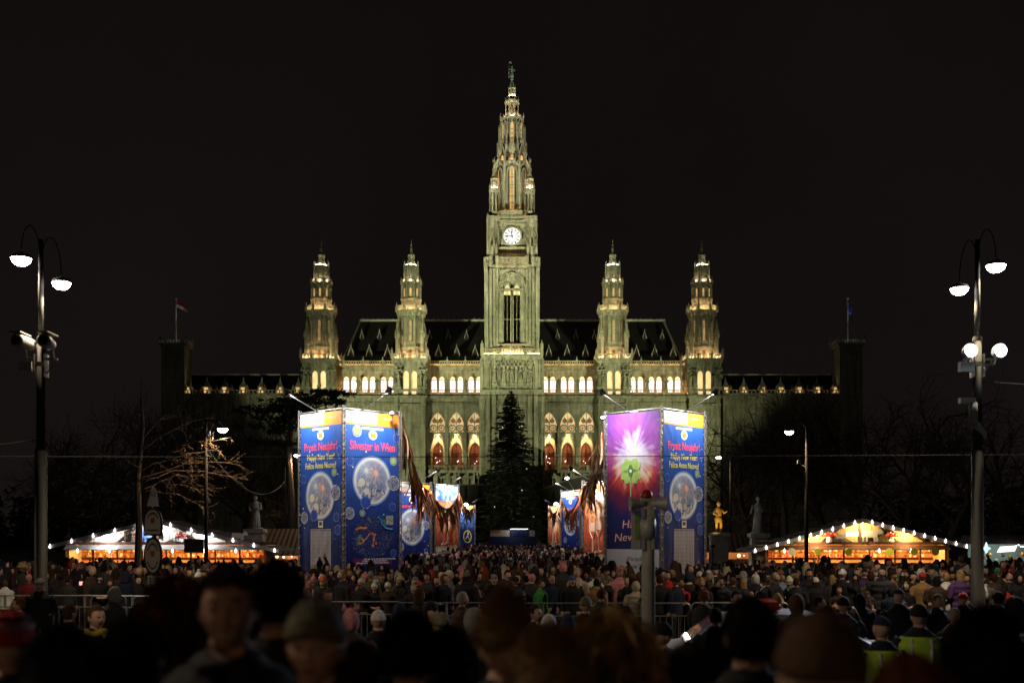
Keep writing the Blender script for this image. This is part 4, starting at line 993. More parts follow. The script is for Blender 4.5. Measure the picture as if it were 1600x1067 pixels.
def panel(tower, L, R, h, design, zb=.15):
    """one printed face between the corner posts L and R (left and right as seen from outside)"""
    L, R = Vector(L), Vector(R); mid = (L+R)/2; v = R-L; w = v.length-.28; ang = math.atan2(v.y, v.x)
    M = MB(); nx, nz = 8, 14; M.smooth = False
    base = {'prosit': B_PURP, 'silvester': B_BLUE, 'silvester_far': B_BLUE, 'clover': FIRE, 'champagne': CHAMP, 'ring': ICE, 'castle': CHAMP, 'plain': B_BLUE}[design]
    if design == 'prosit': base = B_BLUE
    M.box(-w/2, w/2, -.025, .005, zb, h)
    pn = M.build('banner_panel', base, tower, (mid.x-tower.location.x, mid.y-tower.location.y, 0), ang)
    M = MB()
    for s in (-1, 1):
        z = .5
        while z < h: M.tube([(s*w/2-s*.04, -.03, z), (s*(w/2+.12), .0, z+.05), (s*w/2-s*.04, .02, z+.02)], .008, 4); z += .55
    M.build('lashing', WHITEP, pn)['kind'] = 'stuff'
    H = h
    if design == 'prosit':
        header(pn, w, H, .62)
        text(pn, 'Prosit Neujahr!', 0, H*0.7840, .62, PINK, w*.80); text(pn, 'Happy New Year!', 0, H*0.7300, .46, YELL, w*.66); text(pn, 'Felice Anno Nuovo!', 0, H*0.6805, .46, YELL, w*.74)
        disc(pn, -.05, H*0.5230, 1.34, BUBBLE, 'printed_bubble', sx=1.0)
        disc(pn, w*.36, H*0.5365, .42, SBUB, y=-.0385); disc(pn, -w*.16, H*0.4105, .33, RBUB, y=-.0385); disc(pn, w*.33, H*0.6535, .24, CBUB); disc(pn, -w*.40, H*0.3970, .33, SBUB); disc(pn, w*.38, H*0.3970, .26, RBUB); disc(pn, w*.41, H*0.3250, .28, RBUB); disc(pn, -w*.42, H*0.6220, .24, RBUB); disc(pn, w*.45, H*0.7750, .25, RBUB)
        sheet(pn, -.2, .2, H*0.3385, H*0.3880, WHITEP, 'emblem_card'); sheet(pn, -.13, .13, H*0.3520, H*0.3718, DARKP, 'emblem_mark', -.037, -.034)
        M = MB()
        for i in range(16): M.box(-.92+i*.115, -.84+i*.115, -.036, -.033, H*0.3255, H*0.3300)
        M.build('small_print', WHITEP, pn)['kind'] = 'stuff'
        sheet(pn, -.92, .92, zb+.1, H*0.3205, NOTICE, 'notice_sheet'); stars(pn, w, H, 5)
    elif design == 'silvester':
        header(pn, w, H, .62); text(pn, 'Silvester in Wien', 0, H*0.7822, .66, PINK, w*.86)
        disc(pn, -.05, H*0.6085, 1.36, BUBBLE)
        disc(pn, w*.40, H*0.5995, .42, SBUB, y=-.0385); disc(pn, -w*.14, H*0.4825, .36, RBUB, y=-.0385); disc(pn, w*.40, H*0.7300, .27, CBUB); disc(pn, -w*.30, H*0.8875, .33, CBUB); disc(pn, -w*.43, H*0.7120, .26, RBUB); disc(pn, -w*.44, H*0.4195, .33, SBUB); disc(pn, -w*.2, H*0.4222, .2, CBUB); disc(pn, w*.38, H*0.4600, .24, RBUB); disc(pn, w*.46, H*0.8650, .24, RBUB); disc(pn, w*.4, H*0.1900, .22, RBUB)
        M = MB(); rr = random.Random(2); pts = []
        for i in range(26): a = 2*PI*i/26; q = rr.uniform(.85, 1.05); pts.append((-.02+1.42*q*math.cos(a), H*0.2845+1.22*q*math.sin(a)))
        M.prism(pts, -.033, -.028); M.build('city_map', MAPP, pn)
        M = MB()
        for i in range(8):
            p = [(.35, H*0.4015), (.5, H*0.3835), (.6, H*0.3610), (.78, H*0.3412), (1.05, H*0.3322), (1.35, H*0.3304)]
        M.tube([(x, -.035, z) for x, z in p], .05, 5); M.build('printed_river', BLUEP, pn)
        M = MB(); rr = random.Random(9)
        for a, b in (((-1.0, .26), (-.45, .262)), ((-.45, .262), (-.12, .235)), ((-.12, .235), (-.75, .165)), ((.05, .215), (.02, .14))): M.tube([(a[0], -.0345, H*(a[1]*.9+.1)), (b[0], -.0345, H*(b[1]*.9+.1))], .018, 4)
        for x, z in ((-.95, .262), (-.8, .265), (-.62, .262), (-.48, .265), (-1.1, .255), (-.7, .19), (-.86, .165), (.0, .225), (.15, .22), (.08, .2), (.05, .185), (.22, .165), (.02, .15)): M.ring(x, H*(z*.9+.1), .002, .07, -.038, -.034, 8)
        M.build('map_route', ORNG, pn)['kind'] = 'stuff'
        sheet(pn, .92, 1.42, H*0.3565, H*0.4105, mat('inset_map_print', (.30, .34, .28), .6, noise=.6, scale=6), 'inset_map')
        M = MB()
        for k, (z, a, b) in enumerate(((.062, -.6, 1.4), (.05, -.7, .9), (.037, -1.1, 1.0))):
            rr = random.Random(k); x = a
            while x < b: d = rr.uniform(.06, .22); M.box(x, x+d, -.036, -.033, H*(z*.9+.1), H*(z*.9+.1)+.06); x += d+.05
        M.build('small_print', WHITEP, pn)['kind'] = 'stuff'; sheet(pn, -1.3, 1.3, H*0.1270, H*0.1612, mat('plum_print', (.16, .02, .10), .6), 'plum_strip', -.031, -.027); stars(pn, w, H, 6, 20)
    elif design == 'silvester_far':
        header(pn, w, H, .5); text(pn, 'Silvester in Wien', 0, H*.74, .36, PINK, w*.86); disc(pn, 0, H*.53, w*.37, BUBBLE); disc(pn, w*.40, H*.55, .32, SBUB, y=-.0385); disc(pn, -w*.3, H*.31, .3, SBUB); disc(pn, w*.38, H*.68, .2, CBUB); disc(pn, w*.4, H*.26, .2, RBUB)
        text(pn, 'Prosit Neujahr!', 0, H*.125, .32, PINK, w*.8); text(pn, 'Happy New Year!', 0, H*.07, .24, YELL, w*.66); text(pn, 'Felice Anno Nuovo!', 0, H*.03, .24, YELL, w*.74); stars(pn, w, H, 8)
    elif design in ('clover', 'champagne', 'castle'):
        zw = H*(.215 if design == 'clover' else .19)
        sheet(pn, -w/2, w/2, zb, zw, GREYP, 'base_strip')
        if design == 'clover':
            text(pn, 'Was auch', -.10*w, zw-.62, .36, DARKP, .98, bold=0, align='LEFT'); text(pn, 'immer 201', -.10*w, zw-1.02, .36, DARKP, 1.12, bold=0, align='LEFT')
            M = MB(); zc = H*.665
            for k in range(4):
                a = PI/4+k*PI/2; M.X = Matrix.Translation((-.12, 0, zc)) @ Matrix.Rotation(-a, 4, 'Y') @ Matrix.Diagonal((1.0, 1, 1.14, 1))
                pts = [(0, .05)]
                for t in range(13):
                    q = PI*2*t/12; pts.append((.37*math.sin(q), .36+.36*-math.cos(q) - (.15 if t == 6 else 0)))
                M.prism([(x, z) for x, z in pts[1:-1]][::1], -.045, -.03); M.X = None
            M.build('clover_leaf', GREENP, pn); disc(pn, -.12, zc, .34, mat('leaf_vein_print', (.10, .22, .05), .6), 'leaf_veins', -.0475, .5); disc(pn, -.12, zc, .09, WHITEP, 'leaf_heart', -.053)
            M = MB(); M.tube([(-.13, -.037, zc-.3), (-.12, -.037, zc-1.4), (.05, -.037, zc-2.3)], .045, 5); M.build('clover_stem', mat('stem_print', (.45, .5, .25), .6), pn)
            text(pn, 'Happy', -.75, H*.335, .62, GOLDP, 1.9, bold=.0, align='LEFT', shear=.15, rot=.05); text(pn, 'New', -1.3, H*.258, .62, GOLDP, 1.45, bold=.0, align='LEFT', shear=.15, rot=.05)
        else:
            if design == 'castle': sheet(pn, -w/2, w/2, H*.80, H, CASTLE, 'castle_sheet')
            M = MB()
            for q, zt in ((-.55, 0), (.15, .12)):
                s = H/8; pr = [(.03, .0), (.38, .03), (.36, .08), (.05, .14), (.045, 1.35), (.1, 1.45), (.36, 1.9), (.42, 2.5), (.36, 3.0)]
                for sd in (-1, 1): M.tube([(q+sd*x*.9, -.035, H*.23+(zz+zt)*s) for x, zz in pr], .05, 4)
                M.ring(q, H*.23+(3.0+zt)*s, .3, .36, -.037, -.033, 12); M.prism([(q-.3, H*.23+(1.95+zt)*s), (q+.3, H*.23+(1.95+zt)*s), (q+.36, H*.23+(2.7+zt)*s), (q-.36, H*.23+(2.7+zt)*s)], -.034, -.03)
            M.build('printed_flutes', mat('flute_print', (.85, .55, .38), .6), pn)['kind'] = 'stuff'
            M = MB(); rr = random.Random(4)
            for i in range(26): x = -w/2+.1+i*(w-.2)/26; M.ring(x+.05, H*.2+rr.uniform(-.1, .1), .05, .12, -.037, -.033, 8)
            for i in range(9): M.ring(w*.32+.12*math.sin(i*1.6), H*.26+i*.24*H/8, .06, .11, -.037, -.033, 8)
            M.build('printed_streamers', mat('streamer_print', (.62, .48, .2), .6), pn)['kind'] = 'stuff'
            M = MB()
            for k in range(2):
                for i in range(5): M.box(-.5+i*.2, -.36+i*.2, -.036, -.034, zw-.5-k*.3, zw-.38-k*.3)
            M.build('small_print', DARKP, pn)['kind'] = 'stuff'
    elif design == 'ring':
        M = MB(); M.ring(0, H*.36, .82, 1.0, -.036, -.03, 32); M.build('ring_emblem', YELL, pn)
        M = MB(); M.tube([(-.5, -.034, H*.36-.4), (-.1, -.034, H*.36), (.3, -.034, H*.36+.45)], .09, 5); M.tube([(-.1, -.034, H*.36), (.25, -.034, H*.36-.1), (.4, -.034, H*.36-.45)], .08, 5); M.ring(.15, H*.36+.5, .01, .2, -.037, -.032, 10); M.build('emblem_figure', WHITEP, pn)
        header(pn, w, H, .5)
    return pn, w, ang, mid

TRUSS_ME = {}
def truss(tower, x, y, h):
    k = round(h, 2)
    if k not in TRUSS_ME:
        M = MB()
        for a in range(3): q = a*2*PI/3+.4; M.tube([(.09*math.cos(q), .09*math.sin(q), 0), (.09*math.cos(q), .09*math.sin(q), h+.25)], .028, 6)
        z = .2; i = 0
        while z < h:
            for a in range(3):
                q, q2 = a*2*PI/3+.4, (a+1)*2*PI/3+.4; M.tube([(.09*math.cos(q), .09*math.sin(q), z), (.09*math.cos(q2), .09*math.sin(q2), z+.25)], .014, 4)
            if i % 2 == 0: M.ball((0, -.1, z), .06, 6, 4)
            z += .3; i += 1
        M.box(-.35, .35, -.35, .35, 0, .06); TRUSS_ME[k] = M.mesh('corner_truss', [STEEL])
    link('corner_truss', TRUSS_ME[k], tower, (x-tower.location.x, y-tower.location.y, 0))
def tower_lamp(tower, u, w, ang, mid, h, out, side, power, col=(1, .96, .92), aimz=.80, cone=150):
    base = Matrix.Translation((mid.x-tower.location.x, mid.y-tower.location.y, 0)) @ Matrix.Rotation(ang, 4, 'Z')
    M = MB(); M.X = base; tip = Vector((u+side*.55, -out, h+.95)); M.tube([(u, 0, h+.02), tip], .03, 6); M.tube([(u-side*.5, 0, h+.04), (u, -.02, h+.08)], .025, 5); M.build('lamp_arm', STEEL, tower)
    aim = Vector((u*.35, 0, h*aimz)); d = (aim-tip).normalized(); q = (base.to_3x3() @ d).to_track_quat('-Z', 'Y')
    p = base @ tip; M = MB(); M.X = Matrix.Translation(p) @ q.to_matrix().to_4x4(); M.lathe([(.17, -.06), (.16, .05), (.06, .2)], 0, 0, 10, cap=False); M.box(-.1, .1, -.1, .1, .1, .26); M.build('lamp_housing', BLACK, tower)
    M = MB(); M.X = Matrix.Translation(p) @ q.to_matrix().to_4x4(); M.lathe([(.14, -.03), (.14, 0)], 0, 0, 10); M.build('lamp_lens', emat('banner_lamp_glow', (1, .92, .97), 14), tower)
    l = lamp('banner_spot', 'SPOT', p + q.to_matrix() @ Vector((0, 0, -.09)), power, col, tower, .12, None, cone, .7); l.rotation_euler = q.to_euler()

def banner_tower(A, L, R, h, dl, dr, label, lamps, power, group=None):
    """A near corner, L and R the left and right ends; dl, dr designs of the two front faces"""
    A, L, R = Vector((*A, 0)), Vector((*L, 0)), Vector((*R, 0)); D = L+R-A; c = (A+D)/2
    t = empty('banner_tower', c, 0, label, 'banner tower', group)
    for p in (A, L, R, D): truss(t, p.x, p.y, h)
    for p, q in ((A, L), (A, R), (D, L), (D, R)):
        for z in (h+.1, .1): M = MB(); M.tube([p-c+Vector((0, 0, z)), q-c+Vector((0, 0, z))], .03, 5); M.build('frame_rail', STEEL, t)
    if dl:
        _, w, an, mid = panel(t, L, A, h, dl)
        for u, sd in lamps[0]: tower_lamp(t, u*w, w, an, mid, h, 1.6, sd, power)
    if dr:
        _, w, an, mid = panel(t, A, R, h, dr)
        for u, sd in lamps[1]: tower_lamp(t, u*w, w, an, mid, h, 1.6, sd, power)
    for p, q in ((D, L), (R, D)):
        panel(t, p, q, h, 'plain') if False else None
    M = MB(); M.poly([(q-c)+Vector((0, .05, .15)) for q in (D, L)] + [(q-c)+Vector((0, .05, h)) for q in (L, D)]); M.poly([(q-c)+Vector((0, .05, .15)) for q in (R, D)] + [(q-c)+Vector((0, .05, h)) for q in (D, R)])
    M.build('rear_sheet', mat('rear_sheet', (.03, .04, .12), .7), t)
    return t
def XY(px, d): return ((px-800)*d/F, d)
BP = 1550
T1L = banner_tower(XY(537, 60), XY(468, 62.8), XY(625, 62.8), 9.25, 'prosit', 'silvester', 'tall four sided banner tower with blue new year greeting and Silvester in Wien panels', ([(-.05, -1)], [(-.22, 1)]), BP)
T1R = banner_tower(XY(1034, 60), XY(946, 62.8), XY(1101, 62.8), 9.25, 'clover', 'prosit', 'tall banner tower with green clover on fireworks and blue new year greeting panels', ([(-.05, -1)], [(.0, 1)]), BP)
T2L = banner_tower(XY(612, 79), XY(575, 82), XY(673, 82), 6.3, None, 'silvester_far', 'low blue Silvester in Wien banner tower standing just behind the tall prosit tower', ([], [(.1, 1)]), 800)
T2R = banner_tower(XY(958, 79), XY(911, 82), XY(1000, 82), 6.4, 'champagne', None, 'banner tower with orange champagne flutes directly behind the clover banner tower', ([(-.1, -1)], []), 1700)
T3L = banner_tower(XY(679, 120), XY(650, 123), XY(716, 123), 8.0, None, 'castle', 'banner tower with two champagne flutes under a blue castle picture on the left row', ([], [(.0, 1)]), 1600)
T3R = banner_tower(XY(907, 120), XY(877, 123), XY(935, 123), 7.4, 'silvester_far', None, 'pale blue banner tower with bubble print, second smallest of the right row', ([(0, -1)], []), 1700)
T4L = banner_tower(XY(718, 177), XY(700, 180), XY(742, 180), 7.4, None, 'ring', 'small distant banner tower with a yellow ring emblem', ([], [(0, 1)]), 1500)
T4R = banner_tower(XY(878, 177), XY(857, 180), XY(895, 180), 7.4, 'champagne', None, 'smallest and farthest champagne banner tower of the right row', ([(0, -1)], []), 1700)

# ------------------------------------------------------------------ ribbon garlands between the towers
RIB = []
for k, (c, nm) in enumerate((((.75, .28, .04), 'ribbon_orange'), ((.30, .12, .05), 'ribbon_brown'), ((.45, .10, .05), 'ribbon_rust'), ((.7, .5, .3), 'ribbon_cream'), ((.12, .06, .05), 'ribbon_dark'))):
    RIB.append(mat(nm, c, .7, noise=.2))
RIB_ME = []
for k in range(15):
    rr = random.Random(k); M = MB(); n_ = 7; pts = []; ph = rr.uniform(0, 6); bend = rr.uniform(-.35, .35)
    for i in range(n_+1):
        t = i/n_; x = bend*t*t + .08*math.sin(ph+t*5); y = .1*math.sin(ph*2+t*4)*t; a = ph+t*1.5; wd = (.05+.025*math.sin(t*PI))*(1-.4*t)
        pts += [(x-wd*math.cos(a), y-wd*math.sin(a)*.6, -t), (x+wd*math.cos(a), y+wd*math.sin(a)*.6, -t)]
    b = M.av(pts)
    for i in range(n_): M.face((b+2*i, b+2*i+1, b+2*i+3, b+2*i+2))
    RIB_ME.append(M.mesh('ribbon', [RIB[k % 5]]))
def garland(p0, p1, sag, n, label, lmin, lmax, seed, dense=0):
    p0, p1 = Vector(p0), Vector(p1); o = empty('ribbon_garland', p0, 0, label, 'garland', 'ribbon garlands between the banner towers'); rr = random.Random(seed)
    def at(t):
        p = p0.lerp(p1, t); p.z -= sag*4*t*(1-t); return p
    M = MB(); M.tube([at(i/20)-p0 for i in range(21)], .05, 5); M.build('garland_cable', RIB[4], o)
    for i in range(int(n*1.7)):
        t = (i+rr.random())/(n*1.7); p = at(t); c = link('ribbon', RIB_ME[rr.randrange(15)], o, p-p0)
        s = rr.uniform(lmin, lmax); wd = rr.uniform(.8, 1.6); c.scale = (wd, wd, s); c.rotation_euler = (rr.uniform(-.25, .25), rr.uniform(-.3, .3), rr.uniform(0, 6.3))
def tp(px, py, d): return tuple(P(px, py, d))
garland(tp(628, 652, 63), tp(672, 765, 82), 1.2, 60, 'thick orange and brown ribbon garland falling from the tall Silvester in Wien tower', .9, 2.6, 1)
garland(tp(672, 765, 82), tp(717, 770, 123), 1.5, 60, 'ribbon garland swagged in front of the castle picture banner', .9, 2.6, 2)
garland(tp(717, 770, 123), tp(742, 788, 180), 1.3, 40, 'small swagged ribbon garland above the yellow ring banner', .9, 2.2, 3)
garland(tp(944, 668, 63), tp(911, 758, 82), .9, 55, 'brown ribbon garland falling beside the clover banner panel', .9, 2.4, 4)
garland(tp(911, 758, 82), tp(878, 778, 123), 1.6, 45, 'ribbon garland swagged over the pale blue bubble banner', .9, 2.4, 5)
garland(tp(878, 778, 123), tp(857, 790, 180), 1.4, 36, 'ribbon garland hanging over the farthest champagne banner', .9, 2.2, 6)

# ------------------------------------------------------------------ market stalls
WOODY = mat('gable_wood', (.42, .28, .12), .7, noise=.3, scale=2.5); WOODP = mat('pale_gable_wood', (.40, .38, .32), .75, noise=.25, scale=2.5)
WOODD = mat('dark_beam', (.07, .03, .018), .7, noise=.3); ROOFM = mat('stall_roof', (.045, .035, .03), .8, noise=.4, scale=4, bump=.3)
ORWOOD = mat('orange_back_wall', (.60, .24, .06), .7, noise=.35, scale=1.3); CTR = mat('counter_wood', (.30, .13, .05), .6, noise=.3)
BULB = emat('stall_bulb_glow', (1, .85, .92), 9); GREYB = mat('awning_grey', (.20, .20, .19), .6, noise=.2)
REDCAP = mat('red_cap', (.5, .03, .02), .5); WHT = mat('white_paint', (.7, .7, .66), .6)
BULB_ME = None
def stall_bulb_mesh():
    M = MB(); M.lathe([(.02, -.10), (.062, -.05), (.05, .02), (.02, .10), (.004, .16)], 0, 0, 6); return M.mesh('stall_bulb', [BULB])
BULB_ME = stall_bulb_mesh()
GOODS = [mat('goods_%s' % k, c, .5) for k, c in (('red', (.5, .05, .03)), ('orange', (.7, .22, .03)), ('cream', (.65, .55, .35)), ('brown', (.2, .08, .03)), ('gold', (.6, .4, .08)))]
def stall(px0, px1, pk, pyE0, pyE1, pyP, d, label, warm, bulbstep, glow, gablepower, gcol):
    k = d/F; cx = ((px0+px1)/2-800)*k; o = empty('market_stall', (cx, d, 0), 0, label, 'market stall', 'market stalls')
    x0, x1, xp = (px0-800)*k-cx, (px1-800)*k-cx, (pk-800)*k-cx; ze0, ze1, zp = CZ+(HY-pyE0)*k, CZ+(HY-pyE1)*k, CZ+(HY-pyP)*k
    dep = 4.2; zb = CZ+(HY-848)*k; rl = lambda x: ze0+(zp-ze0)*(x-x0)/(xp-x0) if x < xp else zp+(ze1-zp)*(x-xp)/(x1-xp)
    M = MB(); t = .13
    M.prism([(x0, ze0), (xp, zp), (xp, zp+t), (x0, ze0+t)], -.75, dep); M.prism([(xp+.002, zp), (x1, ze1), (x1, ze1+t), (xp+.002, zp+t)], -.75, dep)
    rf = M.build('roof', ROOFM, o)
    M = MB()
    for a, b, za, zb_ in ((x0, xp, ze0, zp), (xp, x1, zp, ze1)):
        n_ = int(abs(b-a)/.5)
        for i in range(n_): x = a+(b-a)*(i+.5)/n_; z = za+(zb_-za)*(i+.5)/n_+t; M.box(x-.05, x+.05, -.7, dep-.05, z-.02, z+.05)
    M.build('roof_batten', ROOFM, rf)
    M = MB()
    for a, b, za, zb_ in ((x0, xp-.001, ze0, zp), (xp+.001, x1, zp, ze1)): M.prism([(a, za-.08), (b, zb_-.08), (b, zb_+t+.02), (a, za+t+.02)], -.80, -.755)
    M.build('barge_board', mat('barge_board', (.20, .18, .14), .7, noise=.2) if warm else GREYB, o)
    # plank gable
    M = MB(); x = x0+.05; rr = random.Random(int(px0)); pw = .21
    while x < x1-.05:
        za, zc = rl(x+.01), rl(min(x+pw-.02, x1)); 
        if min(za, zc) > zb+.05:
            dy = rr.uniform(-.012, .012); top = [(x+pw-.015, zc-.01)] + ([(xp, zp-.01)] if x < xp < x+pw-.015 else []) + [(x, za-.01)]
            M.prism([(x, zb), (x+pw-.015, zb)] + top, dy, dy+.03)
        x += pw
    M.build('gable_planks', WOODY if warm else WOODP, o)
    M = MB(); M.box(x0+.3, x1-.3, -.14, -.04, zb-.10, zb+.06); M.build('tie_beam', WOODD, o)
    half = [(-.24, .42), (.24, .42), (-.36, .3), (.36, .3)]
    for f0, f1 in ((-.28, -.08), (.28, .08), (-.18, -.36), (.18, .36), (-.55, -.62), (.5, .62)):
        xa = xp+f1*(x1-x0)*.5*1.0; xb = xp+f0*(x1-x0)*.5
        if abs(f0) > abs(f1): top, bot = xb, xa
        else: top, bot = xb, xa
        M = MB(); zt = rl(top)-.06; M.prism([(bot-.07, zb+.06), (bot+.07, zb+.06), (top+.07, zt), (top-.07, zt)], -.13, -.05); M.build('brace', WOODD, o)
    for f in (-.6, -.28, 0, .28, .6):
        x = xp+f*(x1-x0)*.5; M = MB(); M.box(x-.06, x+.06, -.15, -.048, zb+.06, rl(x)-.05); M.build('king_post', WOODD, o)
    M = MB(); M.prism([(0, 0), (1, 0), (1, .02), (0, .02)], 0, .01) if False else None
    M.X = None; xi0, xi1 = x0+1.0, x1-1.0
    b = M.av([(xi0, -.15, zb-.12), (xi1, -.15, zb-.12), (xi1, -.75, zb-.38), (xi0, -.75, zb-.38), (xi0, -.15, zb-.16), (xi1, -.15, zb-.16), (xi1, -.75, zb-.42), (xi0, -.75, zb-.42)])
    for q in ((0, 1, 2, 3), (7, 6, 5, 4), (3, 2, 6, 7), (0, 4, 5, 1), (0, 3, 7, 4), (1, 5, 6, 2)): M.face([b+i for i in q])
    M.build('pent_awning', GREYB if not warm else WOODD, o)
    M = MB(); M.box(xi0, xi1, 2.4, 2.5, 0, zb); M.build('back_wall', ORWOOD, o)
    M = MB(); M.box(xi0-.1, xi0, -.1, 2.5, 0, zb); M.box(xi1, xi1+.1, -.1, 2.5, 0, zb); M.box(xi0, xi1, -.1, 2.5, zb-.03, zb-.001); M.build('side_wall', WOODY, o)
    M = MB(); M.box(xi0, xi1, -.1, .0, 0, 1.02); M.box(xi0, xi1, -.3, .35, 1.02, 1.08); M.build('counter', CTR, o)
    for z in (1.35, 1.68):
        M = MB(); M.box(xi0+.1, xi1-.1, 2.1, 2.39, z, z+.03); sh = M.build('shelf', CTR, o)
        for g in range(5):
            M = MB()
            for i in range(int((xi1-xi0)/.55)):
                x = rr.uniform(xi0+.2, xi1-.2); h = rr.uniform(.1, .27); M.lathe([(rr.uniform(.04, .1), z+.03), (rr.uniform(.04, .09), z+.03+h*.7), (.02, z+.03+h)], x, 2.2+rr.uniform(-.05, .1), 6)
            gd = M.build('goods', GOODS[g], o); gd['kind'] = 'stuff'
    n_ = int((xi1-xi0)/1.5)
    for i in range(n_+1):
        x = xi0+.05+(xi1-xi0-.1)*i/n_; M = MB(); M.box(x-.05, x+.05, -.02, .08, 1.0, zb-.1); M.build('post', WOODD if i % 2 else CTR, o)
    # bulbs along the roof edge
    for a, b, za, zc in ((x0, xp, ze0, zp), (x1, xp, ze1, zp)):
        n_ = max(2, int(math.hypot(b-a, zc-za)/bulbstep))
        for i in range(n_):
            t2 = (i+.2)/n_; link('stall_bulb', BULB_ME, o, (a+(b-a)*t2, -.86, za+(zc-za)*t2+.04)).scale = (.85, .85, 1.0)
    for i in range(int((xi1-xi0)/1.9)):
        link('stall_bulb', BULB_ME, o, (xi0+.9+i*1.9, -.8, zb-.48))
    # lamps under the roof and inside
    for f in (-.36, -.1, .16, .40):
        x = xp+f*(x1-x0)*.5*1.6; x = max(xi0+.4, min(xi1-.4, x))
        lamp('inside_lamp', 'POINT', (x, .9, zb-.3), glow, (1, .62, .28), o, .12)
    for f in (-.42, 0, .42):
        x = xp+f*(x1-x0)*.5; lamp('gable_lamp', 'POINT', (x, -.62, rl(x)-.25), gablepower*(1 if f else 1.5), gcol, o, .08)
        M = MB(); M.ball((x, -.62, rl(x)-.14), .06, 8, 5); M.build('gable_bulb', emat('gable_bulb_w' if warm else 'gable_bulb_c', gcol, 12), o)
    return o, xp, zb, rl, cx
def mushroom(o, x, z, s):
    M = MB(); M.mi = 0; M.smooth = True; M.lathe([(.10*s, z), (.14*s, z+.06*s), (.09*s, z+.3*s)], x, -.22, 10); M.mi = 1
    M.lathe([(.05*s, z+.26*s), (.34*s, z+.28*s), (.33*s, z+.36*s), (.22*s, z+.5*s), (.05*s, z+.56*s)], x, -.22, 14, sy=.5); M.mi = 2
    for a, h in ((-.2, .38), (.02, .42), (.2, .36), (-.08, .48), (.12, .5)): M.ball((x+a*s, -.22-.15*s*(1-abs(a)*2), z+h*s), .045*s, 6, 4)
    M.build('mushroom_figure', [WHT, REDCAP, WHT], o)
def cow(o, x, z, s, m):
    """flat painted cow board with a little thickness"""
    M = MB(); y0, y1 = -.24, -.19
    M.prism([(x-.5*s, z+.25*s), (x+.4*s, z+.25*s), (x+.45*s, z+.6*s), (x-.45*s, z+.65*s)], y0, y1)
    for q in (-.45, -.25, .2, .35): M.box(x+q*s, x+(q+.1)*s, y0+.004, y1-.004, z, z+.25*s)
    M.prism([(x+.42*s, z+.5*s), (x+.7*s, z+.42*s), (x+.75*s, z+.58*s), (x+.55*s, z+.8*s), (x+.4*s, z+.66*s)], y0-.01, y1+.01)
    M.build('cow_board', m, o)
st, xp, zb, rl, scx = stall(80, 440, 247, 856, 862, 815, 70, 'market stall with pale plank gable, dark braces and orange lit counter', False, 1.15, 230, 200, (.92, .97, 1.0))
mushroom(st, -7.0+(137)/25.7, zb+.05, .9); mushroom(st, -7.0+204/25.7, zb+.05, 1.1)
cow(st, -7.0+128/25.7+1.0, zb+.08, 1.0, mat('cow_blue', (.15, .25, .6), .6)); cow(st, .9, zb+.1, .9, WHT); cow(st, 4.4, zb+.1, .8, WHT)
M = MB(); M.box(1.35, 2.5, -.95, -.85, zb-.55, zb+.25); M.build('menu_board', mat('menu_black', (.02, .018, .016), .6), st)
for x in (-4.2, -.4, 3.3):
    M = MB(); M.ring(x, 1.62, .10, .24, 2.30, 2.38, 14); M.build('wreath', mat('wreath_gold', (.6, .3, .1), .6), st)
st2, xp, zb, rl, scx = stall(1172, 1505, 1343, 862, 855, 814, 70, 'market stall with warm yellow wooden gable and bulbs along both roof edges', True, .64, 240, 200, (1, .72, .32))
mushroom(st2, -1.73, zb+.02, 1.35); mushroom(st2, 2.05, zb+.05, 1.2)
cow(st2, .75, zb+.08, 1.05, mat('cow_grey', (.25, .24, .23), .6)); cow(st2, -1.1, zb+.08, .7, mat('cow_grey', (.25, .24, .23), .6)); cow(st2, -4.2, zb-.2, .7, mat('cow_green', (.05, .25, .2), .6))
M = MB(); M.box(-.75, -.05, -.5, -.42, zb+.42, zb+.68); M.build('lit_name_board', emat('lit_board_glow', (1, .93, .8), 2.2), st2)
for x in (-4.15, -2.6, -.76, 1.7, 3.17, 4.45):
    M = MB(); pts = []
    for i in range(20): a = 2*PI*i/20; q = .25 if i % 2 else .21; pts.append((x+q*math.cos(a), zb-.52+q*math.sin(a)))
    M.prism(pts, -.92, -.88); M.build('price_rosette', mat('rosette_yellow', (.62, .60, .06), .6) if x > -3 else mat('rosette_white', (.75, .72, .55), .6), st2)
lamp('front_lamp', 'POINT', (-3.4, -1.9, zb-.1), 40, (1, .8, .4), st2, .1); lamp('front_lamp', 'POINT', (1.6, -1.9, zb-.1), 40, (1, .8, .4), st2, .1)

